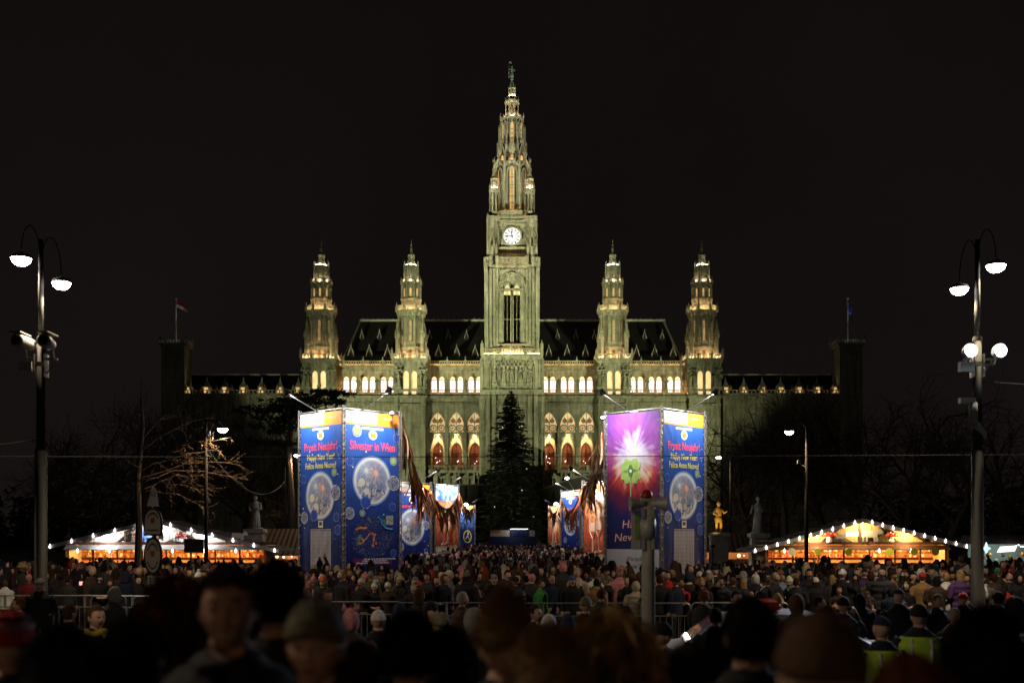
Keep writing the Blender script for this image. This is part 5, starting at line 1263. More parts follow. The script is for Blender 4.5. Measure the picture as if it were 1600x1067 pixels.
def side_stall(px0, px1, pyr, pye, d, label, flip, light):
    k = d/F; cx = ((px0+px1)/2-800)*k; o = empty('market_stall', (cx, d, 0), 0, label, 'market stall', 'market stalls'); hw = (px1-px0)*k/2
    zr, ze = CZ+(HY-pyr)*k, CZ+(HY-pye)*k
    M = MB(); b = M.av([(-hw, -.6, ze), (hw, -.6, ze), (hw*.98, 2.2, zr), (-hw*.80, 2.2, zr), (-hw, -.6, ze-.08), (hw, -.6, ze-.08), (hw*.98, 2.2, zr-.08), (-hw*.8, 2.2, zr-.08)])
    for q in ((0, 1, 2, 3), (7, 6, 5, 4), (0, 4, 5, 1), (1, 5, 6, 2), (3, 2, 6, 7), (0, 3, 7, 4)): M.face([b+i for i in q])
    M.prism([(-hw*.8, zr-.08), (hw*.98, zr-.08), (hw, ze-.2), (-hw, ze-.2)][::-1], 2.3, 4.6)
    rf = M.build('roof', ROOFM, o)
    n_ = 13
    for i in range(n_):
        x0, x1 = -hw+2*hw*(i+.1)/n_, -hw*.8+1.78*hw*(i+.1)/n_; x2, x3 = x0+hw*.08, x1+hw*.07
        M = MB(); b = M.av([(x0, -.62, ze+.03), (x2, -.62, ze+.03), (x3, 2.2, zr+.03), (x1, 2.2, zr+.03), (x0, -.62, ze-.01), (x2, -.62, ze-.01), (x3, 2.2, zr-.01), (x1, 2.2, zr-.01)])
        for q in ((0, 1, 2, 3), (0, 4, 5, 1), (1, 5, 6, 2), (0, 3, 7, 4), (3, 2, 6, 7)): M.face([b+i for i in q])
        M.build('roof_plank', mat('roof_plank', (.22, .14, .07), .7, noise=.3), rf)
    M = MB(); M.box(-hw*.9, hw*.9, 1.9, 2.0, 0, ze-.1); M.build('stall_wall', ORWOOD, o)
    M = MB(); M.box(-hw*.9, hw*.9, -.2, .1, 0, 1.0); M.build('counter', ORWOOD, o)
    rr = random.Random(int(px0))
    for i in range(10):
        M = MB(); x = rr.uniform(-hw*.8, hw*.8); M.ball((x, .9+rr.uniform(-.5, .6), rr.uniform(1.2, ze-.25)), rr.uniform(.06, .14), 8, 5); M.build('glass_ornament', emat('ornament_%d' % (i % 3), [(1, .9, .8), (1, .55, .5), (1, .75, .4)][i % 3], 2.4), o)
    for x in (-hw*.5, hw*.5): lamp('inside_lamp', 'POINT', (x, .4, ze-.25), light, (1, .8, .55), o, .1)
    return o
side_stall(362, 470, 826, 866, 84, 'ornament stall with striped plank roof tucked beside the blue prosit banner', 1, 90)
o = side_stall(1100, 1218, 834, 861, 86, 'low market stall with dark boarded roof below the two stone statues', -1, 80)
k = 70/F
o = empty('market_stall', ((1568-800)*k, 70, 0), 0, 'turquoise lit market stall half hidden behind the street lamp post', 'market stall', 'market stalls')
M = MB(); M.prism([(-1.6, 2.2), (2.4, 2.2), (2.3, 2.75), (-1.3, 2.75)], -.6, 3); M.build('roof', ROOFM, o)
M = MB(); M.box(-1.4, 2.2, 1.9, 2.0, 0, 2.2); M.build('back_wall', mat('pale_wall', (.5, .52, .48), .7, noise=.2), o)
M = MB(); M.box(-1.4, 2.2, -.1, 0, 0, 1.0); M.build('counter', mat('pale_wall', (.5, .52, .48), .7, noise=.2), o)
M = MB(); M.prism([(-.7, 1.72), (.35, 1.78), (.5, 2.12), (-.5, 2.05)], -.75, -.7); M.build('lit_sign', emat('sign_pink_white', (1, .85, 1), 3), o)
M = MB()
pts = []
for i in range(8): a = PI/2+2*PI*i/8; q = .32 if i % 2 == 0 else .13; pts.append((-1.35+q*.8*math.cos(a), 1.95+q*1.15*math.sin(a)))
M.prism(pts, -.78, -.7); M.build('star_lantern', emat('star_turquoise', (.35, 1, 1), 2.6), o)
for i in range(16):
    M = MB(); M.ball((.5+i*.13, -.65, 2.1+.06*math.sin(i*1.9)), .035, 6, 4); M.build('fairy_bulb', emat('fairy_glow', (.8, 1, .9), 6), o)
for i in range(7):
    M = MB(); M.ball((-.9+i*.4, .8, 1.4+.2*math.sin(i*2.3)), .12, 8, 5); M.build('goods', GOODS[i % 5], o)
lamp('inside_lamp', 'POINT', (-.4, .5, 1.9), 22, (.6, 1, .95), o, .1); lamp('inside_lamp', 'POINT', (1.2, .5, 1.9), 14, (.8, 1, .8), o, .1)

# ------------------------------------------------------------------ stage hall, info tent in front of the tree
DARKT = mat('stage_canvas', (.035, .034, .034), .8, noise=.3, scale=.8)
def stage(px0, px1, py0, py1, d, label):
    k = d/F; x0, x1 = (px0-800)*k, (px1-800)*k; c = (x0+x1)/2; o = empty('stage_hall', (c, d, 0), 0, label, 'stage'); n_ = 12; za, zc = CZ+(HY-py0)*k, CZ+(HY-py1)*k
    M = MB(); pts = [(x0-c, 0), (x1-c, 0)] + [(x1-c+(x0-x1)*i/n_, zc+(za-zc)*(i/n_)**1.6) for i in range(n_+1)]
    M.prism(pts, 0, 7); M.build('stage_shell', DARKT, o)
    M = MB()
    for i in range(7): x = x0-c+(x1-x0)*i/6; M.box(x-.12, x+.12, -.14, -.005, 0, min(za, zc)-.3)
    M.build('stage_rib', BLACK, o)
    M = MB(); M.tube([(p[0], -.1, p[1]+.06) for p in pts[2:]], .1, 5); M.build('stage_edge', GREYB, o)
stage(640, 770, 757, 757, 216, 'dark stage hall of black canvas behind the left banner row')
stage(846, 965, 765, 735, 216, 'dark stage hall with a rising curved roof behind the right banner row')
k = 150/F; o = empty('info_tent', ((801-800)*k, 150, 0), 0, 'low blue information tent standing in front of the tall spruce', 'tent')
M = MB(); hw = 37*k; M.box(-hw, hw, 0, 5, 0, CZ+(HY-827)*k); M.build('tent_wall', mat('tent_blue', (.03, .05, .2), .7, noise=.2), o)
M = MB(); zt = CZ+(HY-827)*k; b = M.av([(-hw-.2, -.2, zt), (hw+.2, -.2, zt), (hw+.2, 5.2, zt), (-hw-.2, 5.2, zt), (-1.5, 2.5, zt+1.0), (1.5, 2.5, zt+1.0)])
for q in ((0, 1, 5, 4), (1, 2, 5), (2, 3, 4, 5), (3, 0, 4), (3, 2, 1, 0)): M.face([b+i for i in q])
M.build('tent_roof', mat('tent_roof', (.06, .06, .07), .7, noise=.2), o)
for x0, x1, m in ((-2.9, -.4, WHITEP), (.1, 1.4, B_BLUE), (2.2, 2.9, WHITEP)):
    M = MB(); M.box(x0, x1, -.06, -.01, zt-.9, zt-.1); M.build('tent_poster', m, o)
M = MB(); M.box(-2.9, -1.6, -.07, -.062, zt-.45, zt-.1); M.build('poster_strip', ORNG, o)
M = MB(); M.box(-.3, 2, -.3, -.2, zt+.02, zt+.1); M.build('tent_lamp', emat('tent_lamp', (1, .9, .7), 3), o)
lamp('tent_light', 'POINT', (0, -1.2, zt), 22, (1, .85, .6), o, .1)

FEST = emat('par_lamp_glow', (1, .82, 1), 30)
for px, py, d, tw in ((648, 736, 80, T2L), (653, 751, 80, T2L), (886, 747, 119, T3R), (728, 788, 176, T4L), (901, 771, 118, T3R), (869, 787, 176, T4R), (612, 645, 61.5, T1L), (942, 652, 61.0, T1R)):
    p = P(px, py, d); c = tw.location; r = .0021*d; near = min(((x.location.x+c.x, x.location.y+c.y) for x in tw.children if x.name.startswith('corner_truss')), key=lambda q: (q[0]-p.x)**2+(q[1]-p.y)**2)
    M = MB(); M.tube([(near[0]-c.x, near[1]-c.y, min(p.z, 6.2)), (p.x-c.x, p.y-c.y+.1, p.z)], .025, 5); M.build('lamp_arm', STEEL, tw)
    M = MB(); M.X = Matrix.Translation((p.x-c.x, p.y-c.y, p.z)) @ Matrix.Rotation(PI/2-.3, 4, 'X'); M.lathe([(r, 0), (r*.9, -.2), (r*.4, -.35)], 0, 0, 10, cap=False); M.build('par_lamp_can', BLACK, tw)
    M = MB(); M.ball((p.x-c.x, p.y-c.y, p.z), r*.8, 8, 5, .6); M.build('par_lamp_lens', FEST, tw)
    lamp('par_lamp', 'POINT', (p.x-c.x, p.y-c.y-4.5, p.z-.1), 420, (1, .85, .8), tw, .1)
# ------------------------------------------------------------------ street lamps
POLE = mat('lamp_post_grey', (.04, .04, .036), .85, 0, noise=.25, scale=2, spec=.1)
HOUS = mat('camera_housing', (.34, .34, .31), .4, .1, noise=.1)
LAMPG = emat('street_lamp_glow', (1, .90, .96), 40)
def lamp_head(o, x, y, z, r, power, col=(1, .78, .52), glow=None):
    M = MB(); M.smooth = True; M.lathe([(r*.99, z), (r, z+r*.06), (r*.8, z+r*.35), (r*.3, z+r*.55), (r*.08, z+r*.7)], x, y, 16, cap=False); M.build('lamp_hood', POLE, o)
    M = MB(); M.smooth = True; M.lathe([(r*.05, z-r*.72), (r*.5, z-r*.62), (r*.82, z-r*.34), (r*.95, z)], x, y, 16); M.build('lamp_bowl', glow or LAMPG, o)
    lamp('street_light', 'SPOT', (x, y, z-r*.8), power, col, o, .12, None, 158, .35)
def arc_arm(o, x0, z0, x1, z1, r):
    M = MB(); pts = []
    for i in range(13):
        t = i/12; a = PI*t; pts.append((x0+(x1-x0)*(1-math.cos(a))/2, 0, z0+(z1-z0)*t + .75*math.sin(a)))
    M.tube(pts, r*.5, 6); M.build('lamp_arm', mat('lamp_arm_black', (.006, .006, .006), 1, spec=0), o)
def cctv(o, x, y, z, yaw):
    M = MB(); M.smooth = True; M.X = Matrix.Translation((x, y, z)) @ Matrix.Rotation(yaw, 4, 'Z') @ Matrix.Rotation(-PI/2, 4, 'X')
    M.lathe([(.13, 0), (.15, .03), (.15, .34), (.12, .62)], 0, 0, 14); M.X = None; c = M.build('camera_case', HOUS, o)
    M = MB(); M.X = Matrix.Translation((x, y, z)) @ Matrix.Rotation(yaw, 4, 'Z') @ Matrix.Rotation(-PI/2, 4, 'X'); M.lathe([(.10, -.012), (.10, .01)], 0, 0, 14); M.lathe([(.05, -.05), (.05, -.01)], 0, 0, 10); M.X = None; M.build('camera_lens', mat('lens_glass', (.03, .02, .05), .1), c)
    M = MB(); M.box(x-.12, x+.12, y-.08, y+.5, z+.155, z+.185); M.build('camera_hood', HOUS, c)
def big_lamp(px, d, lamps, label, cams):
    k = d/F; X = (px-800)*k; o = empty('street_lamp', (X, d, 0), 0, label, 'street lamp', 'tall street lamps on the road edge'); zt = 9.1
    z700, z530 = CZ+(HY-704)*k, CZ+(HY-530)*k
    M = MB(); M.smooth = True; M.lathe([(.24, 0), (.24, .3), (.135, .34), (.13, z700)], 0, 0, 14); M.lathe([(.095, z700), (.09, z530)], 0, 0, 14); M.lathe([(.062, z530), (.05, zt)], 0, 0, 12); M.build('post', POLE, o)
    for z in (z700, z530, z530-.55): M = MB(); M.lathe([(.115 if z < z530 else .1, z-.05), (.115 if z < z530 else .1, z+.05)], 0, 0, 14); M.build('post_collar', HOUS if z == z530-.55 else POLE, o)
    for lx, ly, r in lamps:
        x, z = (lx-px)*k, CZ+(HY-ly)*k; arc_arm(o, 0, zt-.35 if abs(x) > .45 else zt-.6, x, z+.12, .022); lamp_head(o, x, 0, z, r, 900)
    M = MB(); zz = CZ+(HY-575)*k; M.box(-.42, -.14, -.16, .0, zz-.09, zz+.12); M.build('control_box', HOUS, o)
    M = MB(); M.box(-.3, .36, -.03, .03, zz+.17, zz+.21); M.tube([(.12, 0, zz-.12), (.34, 0, zz+.18)], .02, 5); M.box(-.12, -.1, -.12, .12, zz-.2, zz+.3); M.box(.1, .12, -.12, .12, zz-.2, zz+.3); M.build('bracket', HOUS, o)
    return o, k
oL, k = big_lamp(64, 25, [(33, 404, .225), (96, 442, .21)], 'street lamp with two cameras on its post beside the pale gabled stall', True)
for px, yw in ((42, -.25), (84, .25)):
    x, z = (px-64)*k, CZ+(HY-538)*k; cctv(oL, x, -.55, z, yw*.6); M = MB(); M.tube([(x, -.1, z-.13), (x, 0, z-.3), (0, 0, z-.32)], .03, 6); M.build('camera_bracket', HOUS, oL)
oR, k = big_lamp(1527, 25, [(1556, 415, .215), (1499, 451, .2)], 'street lamp with two dazzling floodlights on its post beside the yellow gabled stall', True)
for px in (1508, 1554):
    x, z = (px-1527)*k, CZ+(HY-551)*k
    M = MB(); M.X = Matrix.Translation((x, -.3, z)) @ Matrix.Rotation(PI/2, 4, 'X'); M.lathe([(.15, 0), (.15, -.1), (.08, -.3)], 0, 0, 14, cap=False); M.X = None; M.build('spotlight_can', HOUS, oR)
    M = MB(); M.X = Matrix.Translation((x, -.31, z)) @ Matrix.Rotation(PI/2, 4, 'X'); M.lathe([(.12, 0), (.09, .04), (.02, .05)], 0, 0, 14); M.X = None; M.build('spotlight_lens', emat('spotlight_glow', (.80, .90, 1), 90), oR)
    M = MB(); M.tube([(x, -.1, z-.1), (x, 0, z-.25), (0, 0, z-.27)], .03, 6); M.build('spotlight_bracket', HOUS, oR)
    l = lamp('spotlight', 'SPOT', (x, -.42, z), 1200, (.6, .75, 1), oR, .1, None, 130, .8); l.rotation_euler = (PI/2-.55, 0, PI-.0)
x, z = -.14, CZ+(HY-640)*k
M = MB(); M.smooth = True; M.lathe([(.09, z-.3), (.09, z+.12), (.05, z+.16)], x, -.14, 12); M.build('dome_camera', HOUS, oR)
M = MB(); M.box(x-.3, x+.02, -.22, -.06, z+.12, z+.24); M.build('camera_head', HOUS, oR)
M = MB(); M.prism([(x-.1, z-.3), (.16, z-.62), (.16, z-.5), (x+.08, z-.22)], -.12, -.02); M.build('camera_bracket', HOUS, oR)

def mid_lamp(px, d, lx, ly, pytop, r, power, label, arm=True):
    k = d/F; X = (px-800)*k; o = empty('street_lamp', (X, d, 0), 0, label, 'street lamp', 'park street lamps'); zt = CZ+(HY-pytop)*k; x, z = (lx-px)*k, CZ+(HY-ly)*k
    M = MB(); M.smooth = True; M.lathe([(.11, 0), (.09, zt*.5), (.05, zt)], 0, 0, 10); M.build('post', POLE, o)
    M = MB(); M.tube([(0, 0, zt-.1), (x*.3, 0, z+.45), (x*.8, 0, z+.42), (x, 0, z+.14)], .03, 6); M.build('lamp_arm', POLE, o)
    lamp_head(o, x, 0, z, r, power, (1, .62, .28)); return o, k
o, k = mid_lamp(322, 56, 348, 670, 655, .26, 900, 'park street lamp with hooked arm in front of the lit bare branches')
M = MB(); M.box(.05, .2, -.1, .1, CZ+(HY-680)*k, CZ+(HY-674)*k)
for i in range(3): z = CZ+(HY-678-i*4)*k; M.tube([(.1, 0, z), (.3, 0, z-.05), (.38, 0, z+.1)], .012, 4)
M.build('post_bracket', HOUS, o)
o, k = mid_lamp(1260, 56, 1233, 674, 665, .23, 900, 'park street lamp behind the boarded roof stall')
M = MB(); z = CZ+(HY-724)*k; M.box(-.45, -.3, -.1, .05, z, z+.16); M.tube([(-.35, 0, z), (0, 0, z-.2)], .025, 5); M.build('small_camera', HOUS, o)
mid_lamp(446, 92, 464, 711, 700, .24, 900, 'small street lamp half hidden by the left edge of the prosit banner')
mid_lamp(1141, 100, 1123, 714, 704, .24, 500, 'small distant street lamp right of the clover tower')

# ------------------------------------------------------------------ siren post
o = empty('siren_post', tuple(P(1013, HY, 14)*1)[:2] + (0,), 0, 'grey metal post with two horn loudspeakers and a red dome', 'siren')
k = 14/F; ztop = CZ+(HY-792)*k
PAINT = mat('post_grey_paint', (.42, .42, .39), .5, .15, noise=.25, scale=5)
M = MB(); M.smooth = True; M.lathe([(.085, 0), (.08, CZ+(HY-858)*k), (.08, ztop)], 0, 0, 16); M.build('post', PAINT, o)
for py0, py1 in ((810, 795), (858, 842)):
    for s in (-1, 1):
        M = MB(); M.lathe([(.03, CZ+(HY-py0)*k), (.03, CZ+(HY-py1)*k)], s*.06, -.07, 8); M.build('clamp_band', mat('bright_clamp', (.5, .5, .46), .35, .6), o)
M = MB(); M.smooth = True; M.lathe([(.092, CZ+(HY-843)*k), (.092, CZ+(HY-809)*k)], 0, 0, 16); M.build('post_sleeve', PAINT, o)
zc = CZ+(HY-787)*k
for s in (-1, 1):
    M = MB(); M.smooth = True; M.X = Matrix.Translation((s*.03, -.02, zc)) @ Matrix.Rotation(s*PI/2, 4, 'Y') @ Matrix.Rotation(.12, 4, 'X'); M.lathe([(.045, 0), (.045, .06), (.06, .1), (.085, .19), (.088, .2), (.07, .185), (.03, .1)], 0, 0, 14); M.X = None; M.build('horn', PAINT, o)
M = MB(); M.box(-.09, .12, -.06, .06, zc+.03, zc+.07); M.box(-.03, .03, -.05, .05, zc-.05, zc+.04); M.build('horn_mount', PAINT, o)
M = MB(); M.smooth = True; z = zc+.07; M.lathe([(.075, z), (.078, z+.02), (.065, z+.065), (.035, z+.095), (.004, z+.105)], -.02, 0, 16); M.build('red_dome', mat('red_dome', (.30, .035, .015), .35), o)
M = MB(); M.box(-.20, -.09, .05, .075, CZ+(HY-858)*k, CZ+(HY-796)*k); sg = M.build('back_panel', PAINT, o)
M = MB(); M.box(-.155, -.105, .04, .049, CZ+(HY-842)*k, CZ+(HY-806)*k); M.build('green_reflection', mat('green_reflection', (.22, .36, .12), .4, noise=.6, scale=14), sg)  # green reflection painted on the panel face

# ------------------------------------------------------------------ tram stop sign
d = 21; k = d/F; o = empty('tram_stop_sign', ((240-800)*k, d, 0), 0, 'tram stop sign with white flag top, two framed oval boards and a timetable', 'stop sign')
zz = lambda py: CZ+(HY-py)*k
M = MB(); M.smooth = True; M.lathe([(.06, 0), (.045, .2), (.04, zz(760))], 0, .03, 10); M.build('post', BLACK, o)
def txt3(parent, s, x, y, z, size, m, width=None): return text(parent, s, x, z, size, m, width, y, 'lettering', .0)
M = MB(); M.prism([(-.09-.02, zz(791)), (.10, zz(791)), (.055, zz(768)), (.02, zz(760)), (-.02, zz(760)), (-.05, zz(768))], -.03, 0); c = M.build('stop_flag', mat('sign_white', (.6, .6, .58), .5, noise=.1), o)
M = MB(); M.ring(0, zz(771), .045, .055, -.038, -.031, 16); M.build('stop_ring', mat('sign_green', (.10, .18, .05), .5), c); txt3(c, 'H', 0, -.036, zz(774), .09, mat('sign_green', (.10, .18, .05), .5))
def oval(py0, py1, hw, flat):
    zc, hh = zz((py0+py1)/2), (py0-py1)*k/2; pts = []; pin = []
    for i in range(28):
        a = 2*PI*i/28; x, z = math.cos(a), math.sin(a)
        if flat and z < -.2: x, z = (1.0 if x > 0 else -1.0)*min(1, abs(x)*2.2), -.95
        pts.append((x*hw, zc+z*hh)); pin.append((x*hw*.82, zc+z*hh*.86))
    M = MB(); M.prism(pts, -.05, .0); b = M.build('oval_frame', mat('frame_navy', (.02, .018, .022), .4), o)
    M = MB(); M.prism(pin, -.058, -.051); f = M.build('oval_board', mat('board_cream', (.50, .47, .42), .5, noise=.12, scale=6), b)
    M = MB(); M.ring(0, zc+hh*.15, .005, .045, -.064, -.059, 10); M.prism([(-.04, zc-hh*.05), (.04, zc-hh*.05), (0, zc+hh*.12)], -.064, -.0605); M.build('red_mark', mat('mark_red', (.45, .06, .02), .5), b)
    M = MB(); n_ = 9
    for i in range(n_):
        a = PI*(.18+.64*i/(n_-1)); x, z = .60*hw*math.cos(a), zc+.62*hh*math.sin(a); M.box(x-.012, x+.012, -.063, -.0592, z-.02, z+.02)
        if flat: M.box(-hw*.6+i*hw*.14, -hw*.6+i*hw*.14+.02, -.063, -.0592, zc-hh*.62, zc-hh*.5)
        else: a = -a; x, z = .60*hw*math.cos(a), zc+.66*hh*math.sin(a); M.box(x-.012, x+.012, -.063, -.0592, z-.02, z+.02)
    M.build('board_print', DARKP, b)
oval(838, 793, .17, True); oval(898, 838, .165, False)
M = MB(); M.box(-.09, .26, -.06, -.03, zz(927), zz(899)); t = M.build('timetable', mat('sheet_white', (.45, .45, .43), .5, noise=.08), o)
M = MB(); M.box(-.09, .26, -.066, -.061, zz(927), zz(915)); M.build('yellow_strip', mat('strip_yellow', (.42, .36, .04), .5), t)
M = MB()
for i in range(3): M.box(-.06, -.02, -.066, -.061, zz(905+i*4.2), zz(902+i*4.2)); M.box(.0, .2, -.066, -.061, zz(904+i*4.2)+.0, zz(903+i*4.2))
M.build('timetable_print', DARKP, t)

# ------------------------------------------------------------------ crowd barriers
BAR = mat('barrier_zinc', (.34, .35, .34), .4, .7, noise=.2)
def barrier_mesh(L=2.3, h=1.1):
    M = MB(); r = .02; c = .12; pts = [(0, 0, .12), (0, 0, h-c)]
    for i in range(5): a = PI/2*i/4; pts.append((c-c*math.cos(a), 0, h-c+c*math.sin(a)))
    pts += [(L-c, 0, h)]
    for i in range(1, 5): a = PI/2*i/4; pts.append((L-c+c*math.sin(a), 0, h-c+c*math.cos(a)))
    pts += [(L, 0, .12)]; M.tube(pts, r, 6); M.tube([(0, 0, .2), (L, 0, .2)], r*.8, 6); M.tube([(0, 0, h-.3), (L, 0, h-.3)], r*.8, 6)
    n_ = 16
    for i in range(1, n_): x = L*i/n_; M.tube([(x, 0, .2), (x, 0, h-.3)], .008, 4)
    M.box(L*.5-.03, L*.5+.03, -.01, .01, h-.3, h)
    return M.mesh('barrier_frame', [BAR])
BME = barrier_mesh()
M = MB()
for x in (.3, 2.0): M.tube([(x, -.35, .0), (x, 0, .2), (x, .35, .0)], .02, 5)
FME = M.mesh('barrier_foot', [BAR])
def barrier(px, py, d, label, sc=1.0, rz=0):
    p = P(px, py, d); o = empty('crowd_barrier', (p.x, d, 0), rz, label, 'barrier', 'crowd barriers along the road')
    a = link('barrier_frame', BME, o); a.scale = (sc, 1, 1); b = link('barrier_foot', FME, o); b.scale = (sc, 1, 1)
for i, (px, d, lb) in enumerate(((-60, 30.5, 'steel crowd barrier left of the post of the camera street lamp'), (68, 30.5, 'steel crowd barrier right beside the post of the camera street lamp'), (142, 30.3, 'steel crowd barrier between the camera lamp post and the tram stop sign'), (208, 30.1, 'steel crowd barrier directly behind the tram stop sign'),
        (360, 28.2, 'steel crowd barrier behind the smiling man in the foreground'), (480, 27.6, 'steel crowd barrier behind the grey beanie woman, below the prosit banner'), (622, 27.2, 'steel crowd barrier below the silvester banner, left of the tan fur hat'), (772, 27, 'steel crowd barrier behind the tall tan fur hat'), (926, 27, 'steel crowd barrier behind the siren post'), (1080, 27.2, 'steel crowd barrier right of the siren post below the prosit panel'))):
    barrier(px, 0, d, lb, 1.0 if i > 3 else (1.0 if i == 0 else .95))

# ------------------------------------------------------------------ cars
TYRE = mat('tyre', (.02, .02, .02), .9); RIM = mat('rim_steel', (.4, .4, .4), .3, .8); CGLASS = mat('car_glass', (.015, .017, .02), .06, spec=.6)
def car(x, y, rz, paint, label, bar=None):
    o = empty('parked_car', (x, y, 0), rz, label, 'car')
    prof = [(-2.1, .35), (-2.15, .62), (-2.05, .86), (-1.35, .95), (-.75, 1.38), (-.3, 1.46), (.55, 1.45), (1.0, 1.32), (1.55, .98), (2.0, .92), (2.12, .7), (2.1, .35)]
    M = MB(); M.smooth = True; n_ = len(prof); secs = []
    for yy, sx, dz in ((-.84, .97, 0), (-.80, 1, 0), (-.5, 1.0, .03), (0, 1.0, .05), (.5, 1.0, .03), (.80, 1, 0), (.84, .97, 0)):
        secs.append([(px*sx, yy*(1 if pz < 1.0 else .80 if abs(yy) > .6 else .9), pz+(dz if pz > 1 else 0)) for px, pz in prof])
    b = M.av([p for s in secs for p in s])
    for i in range(len(secs)-1):
        for j in range(n_): j2 = (j+1) % n_; M.face((b+i*n_+j, b+(i+1)*n_+j, b+(i+1)*n_+j2, b+i*n_+j2))
    M.face([b+j for j in range(n_)]); M.face([b+(len(secs)-1)*n_+j for j in reversed(range(n_))]); M.build('body', paint, o)
    for s in (-1, 1):
        M = MB(); yy = s*.705; M.poly([(-1.2, s*.78, .99), (-.7, yy, 1.33), (-.05, yy, 1.39), (-.05, s*.78, .99)][::s]); M.poly([(.02, s*.78, .99), (.02, yy, 1.39), (.55, yy, 1.38), (.95, yy, 1.26), (1.3, s*.78, .99)][::s])
        for v in range(len(M.v)): M.v[v] = (M.v[v][0], M.v[v][1]+s*.012, M.v[v][2])
        M.build('side_window', CGLASS, o)
        for xx in (-1.3, 1.35):
            M = MB(); M.X = Matrix.Translation((xx, s*.72, .32)) @ Matrix.Rotation(PI/2, 4, 'X'); M.lathe([(.2, -.1), (.31, -.1), (.32, 0), (.31, .1), (.2, .1)], 0, 0, 18); M.X = None; w = M.build('wheel', TYRE, o)
            M = MB(); M.X = Matrix.Translation((xx, s*.72, .32)) @ Matrix.Rotation(PI/2, 4, 'X'); M.lathe([(.19, -.112), (.19, .112)], 0, 0, 12); M.X = None; M.build('rim', RIM, w)
        M = MB(); M.box(-2.16, -2.08, s*.62-.16, s*.62+.16, .6, .74); M.build('headlight', mat('headlight_glass', (.08, .08, .09), .6, spec=.1), o)
        M = MB(); M.box(2.05, 2.14, s*.62-.12, s*.62+.12, .66, .84); M.build('tail_light', mat('tail_red', (.4, .02, .02), .3), o)
        M = MB(); M.box(-.82, -.66, s*.9-.09, s*.9+.09, .95, 1.07); M.build('wing_mirror', paint, o)
    for f, nm in (([(-1.33, .97), (-.77, 1.385)], 'windscreen'), ([(1.53, 1.0), (1.02, 1.33)], 'rear_window')):
        (x0, z0), (x1, z1) = f; sg = -1 if x0 < 0 else 1; M = MB(); M.poly([(x0+sg*.02, -.62, z0+.03), (x0+sg*.02, .62, z0+.03), (x1+sg*.02, .56, z1+.03), (x1+sg*.02, -.56, z1+.03)][::-sg]); M.build(nm, CGLASS, o)
    if bar:
        M = MB(); M.box(-.15, .15, -.5, .5, 1.515, 1.56); M.box(-.12, .12, -.55, .55, 1.56, 1.64); M.build('light_bar', mat('light_bar_red', (.4, .03, .02), .2), o)
    return o
pc = P(1515, HY, 13.5); car(pc.x+1.2, 13.8, PI*.02, mat('car_dark', (.02, .022, .028), .18, .3, coat=1), 'dark car parked beyond the foreground heads near the yellow vests')
pc = P(1062, HY, 18.5); car(pc.x+1.4, 18.5, -.1, mat('car_silver', (.30, .31, .33), .5, .1), 'silver police car with red roof bar behind the siren post', True)

# ------------------------------------------------------------------ overhead wires
WIRE = mat('wire', (.05, .05, .05), .5, .5)
def wire(pts, r, label, cat='cable'):
    p0 = Vector(pts[0]); M = MB(); M.tube([Vector(p)-p0 for p in pts], r, 5); tag(M.build('overhead_wire', WIRE, None, p0), label, cat, 'overhead tram wires')
def sagw(a, b, sag, n=24):
    a, b = Vector(a), Vector(b); out = []
    for i in range(n+1): t = i/n; p = a.lerp(b, t); p.z -= sag*4*t*(1-t); out.append(p)
    return out
wire(sagw(P(-300, 712, 27), P(1900, 708, 27), .05), .009, 'thin tram wire spanning the whole view across both banner towers')
wire(sagw(P(430, 617, 34), P(1180, 618, 34), .0), .010, 'thin dark wire crossing the town hall just under its lit windows')
wire(sagw(P(-200, 700, 25), P(63, 686, 25), .1), .012, 'cable running from the camera lamp post out of the picture')
wire(sagw(P(1530, 596, 25), P(1800, 602, 25), .05), .012, 'cable running from the floodlight lamp post out of the picture')
wire(sagw(P(324, 700, 56), P(446, 751, 92), 1.6), .03, 'pale slack cable hanging between two park street lamps')

# ------------------------------------------------------------------ trees
BARK = mat('bark', (.09, .065, .045), .9, noise=.35, scale=4, bump=.5, bscale=8)
TWIG = mat('twig', (.085, .06, .04), .9, noise=.3, scale=3)
def bare_tree(x, y, h, seed, label, spread=.9, lean=0, droop=0, twigs=5, group='bare trees in the park'):
    rr = random.Random(seed); o = empty('bare_tree', (x, y, 0), 0, label, 'tree', group); T = MB(); C = MB()
    def grow(p, d, ln, r, lev, M):
        n_ = 4 if lev < 2 else 3; pts = [p]; q = d.copy()
        for i in range(n_):
            q = (q+Vector((rr.gauss(0, .14), rr.gauss(0, .14), rr.gauss(0, .1) + (.05 if lev > 0 and not droop else -.09*droop*lev)))).normalized(); pts.append(pts[-1]+q*ln/n_)
        M.tube(pts, r, 6 if lev < 2 else 4 if lev == 2 else 3, r*.55, lev < 2)
        if lev >= 4: return
        kids = {0: 7, 1: 6, 2: twigs, 3: 4}[lev]
        for i in range(kids):
            t = rr.uniform(.35 if lev == 0 else .2, 1) if i else 1; j = min(n_-1, int(t*n_)); b = pts[j].lerp(pts[j+1], t*n_-j) if j < n_ else pts[-1]
            a = rr.uniform(0, 2*PI); side = q.orthogonal().normalized(); side.rotate(Matrix.Rotation(a, 3, q)); nd = (q*rr.uniform(.35, .8)+side*rr.uniform(.6, 1.1)*spread); nd.normalize()
            grow(b, nd, ln*rr.uniform(.5, .75), max(r*rr.uniform(.35, .5), .008), lev+1, C)
    grow(Vector((0, 0, 0)), Vector((lean, 0, 1)).normalized(), h*.45, h*.022, 0, T)
    T.build('trunk', BARK, o); C.build('crown', TWIG, o); return o
def pos(px, d): return ((px-800)*d/F, d)
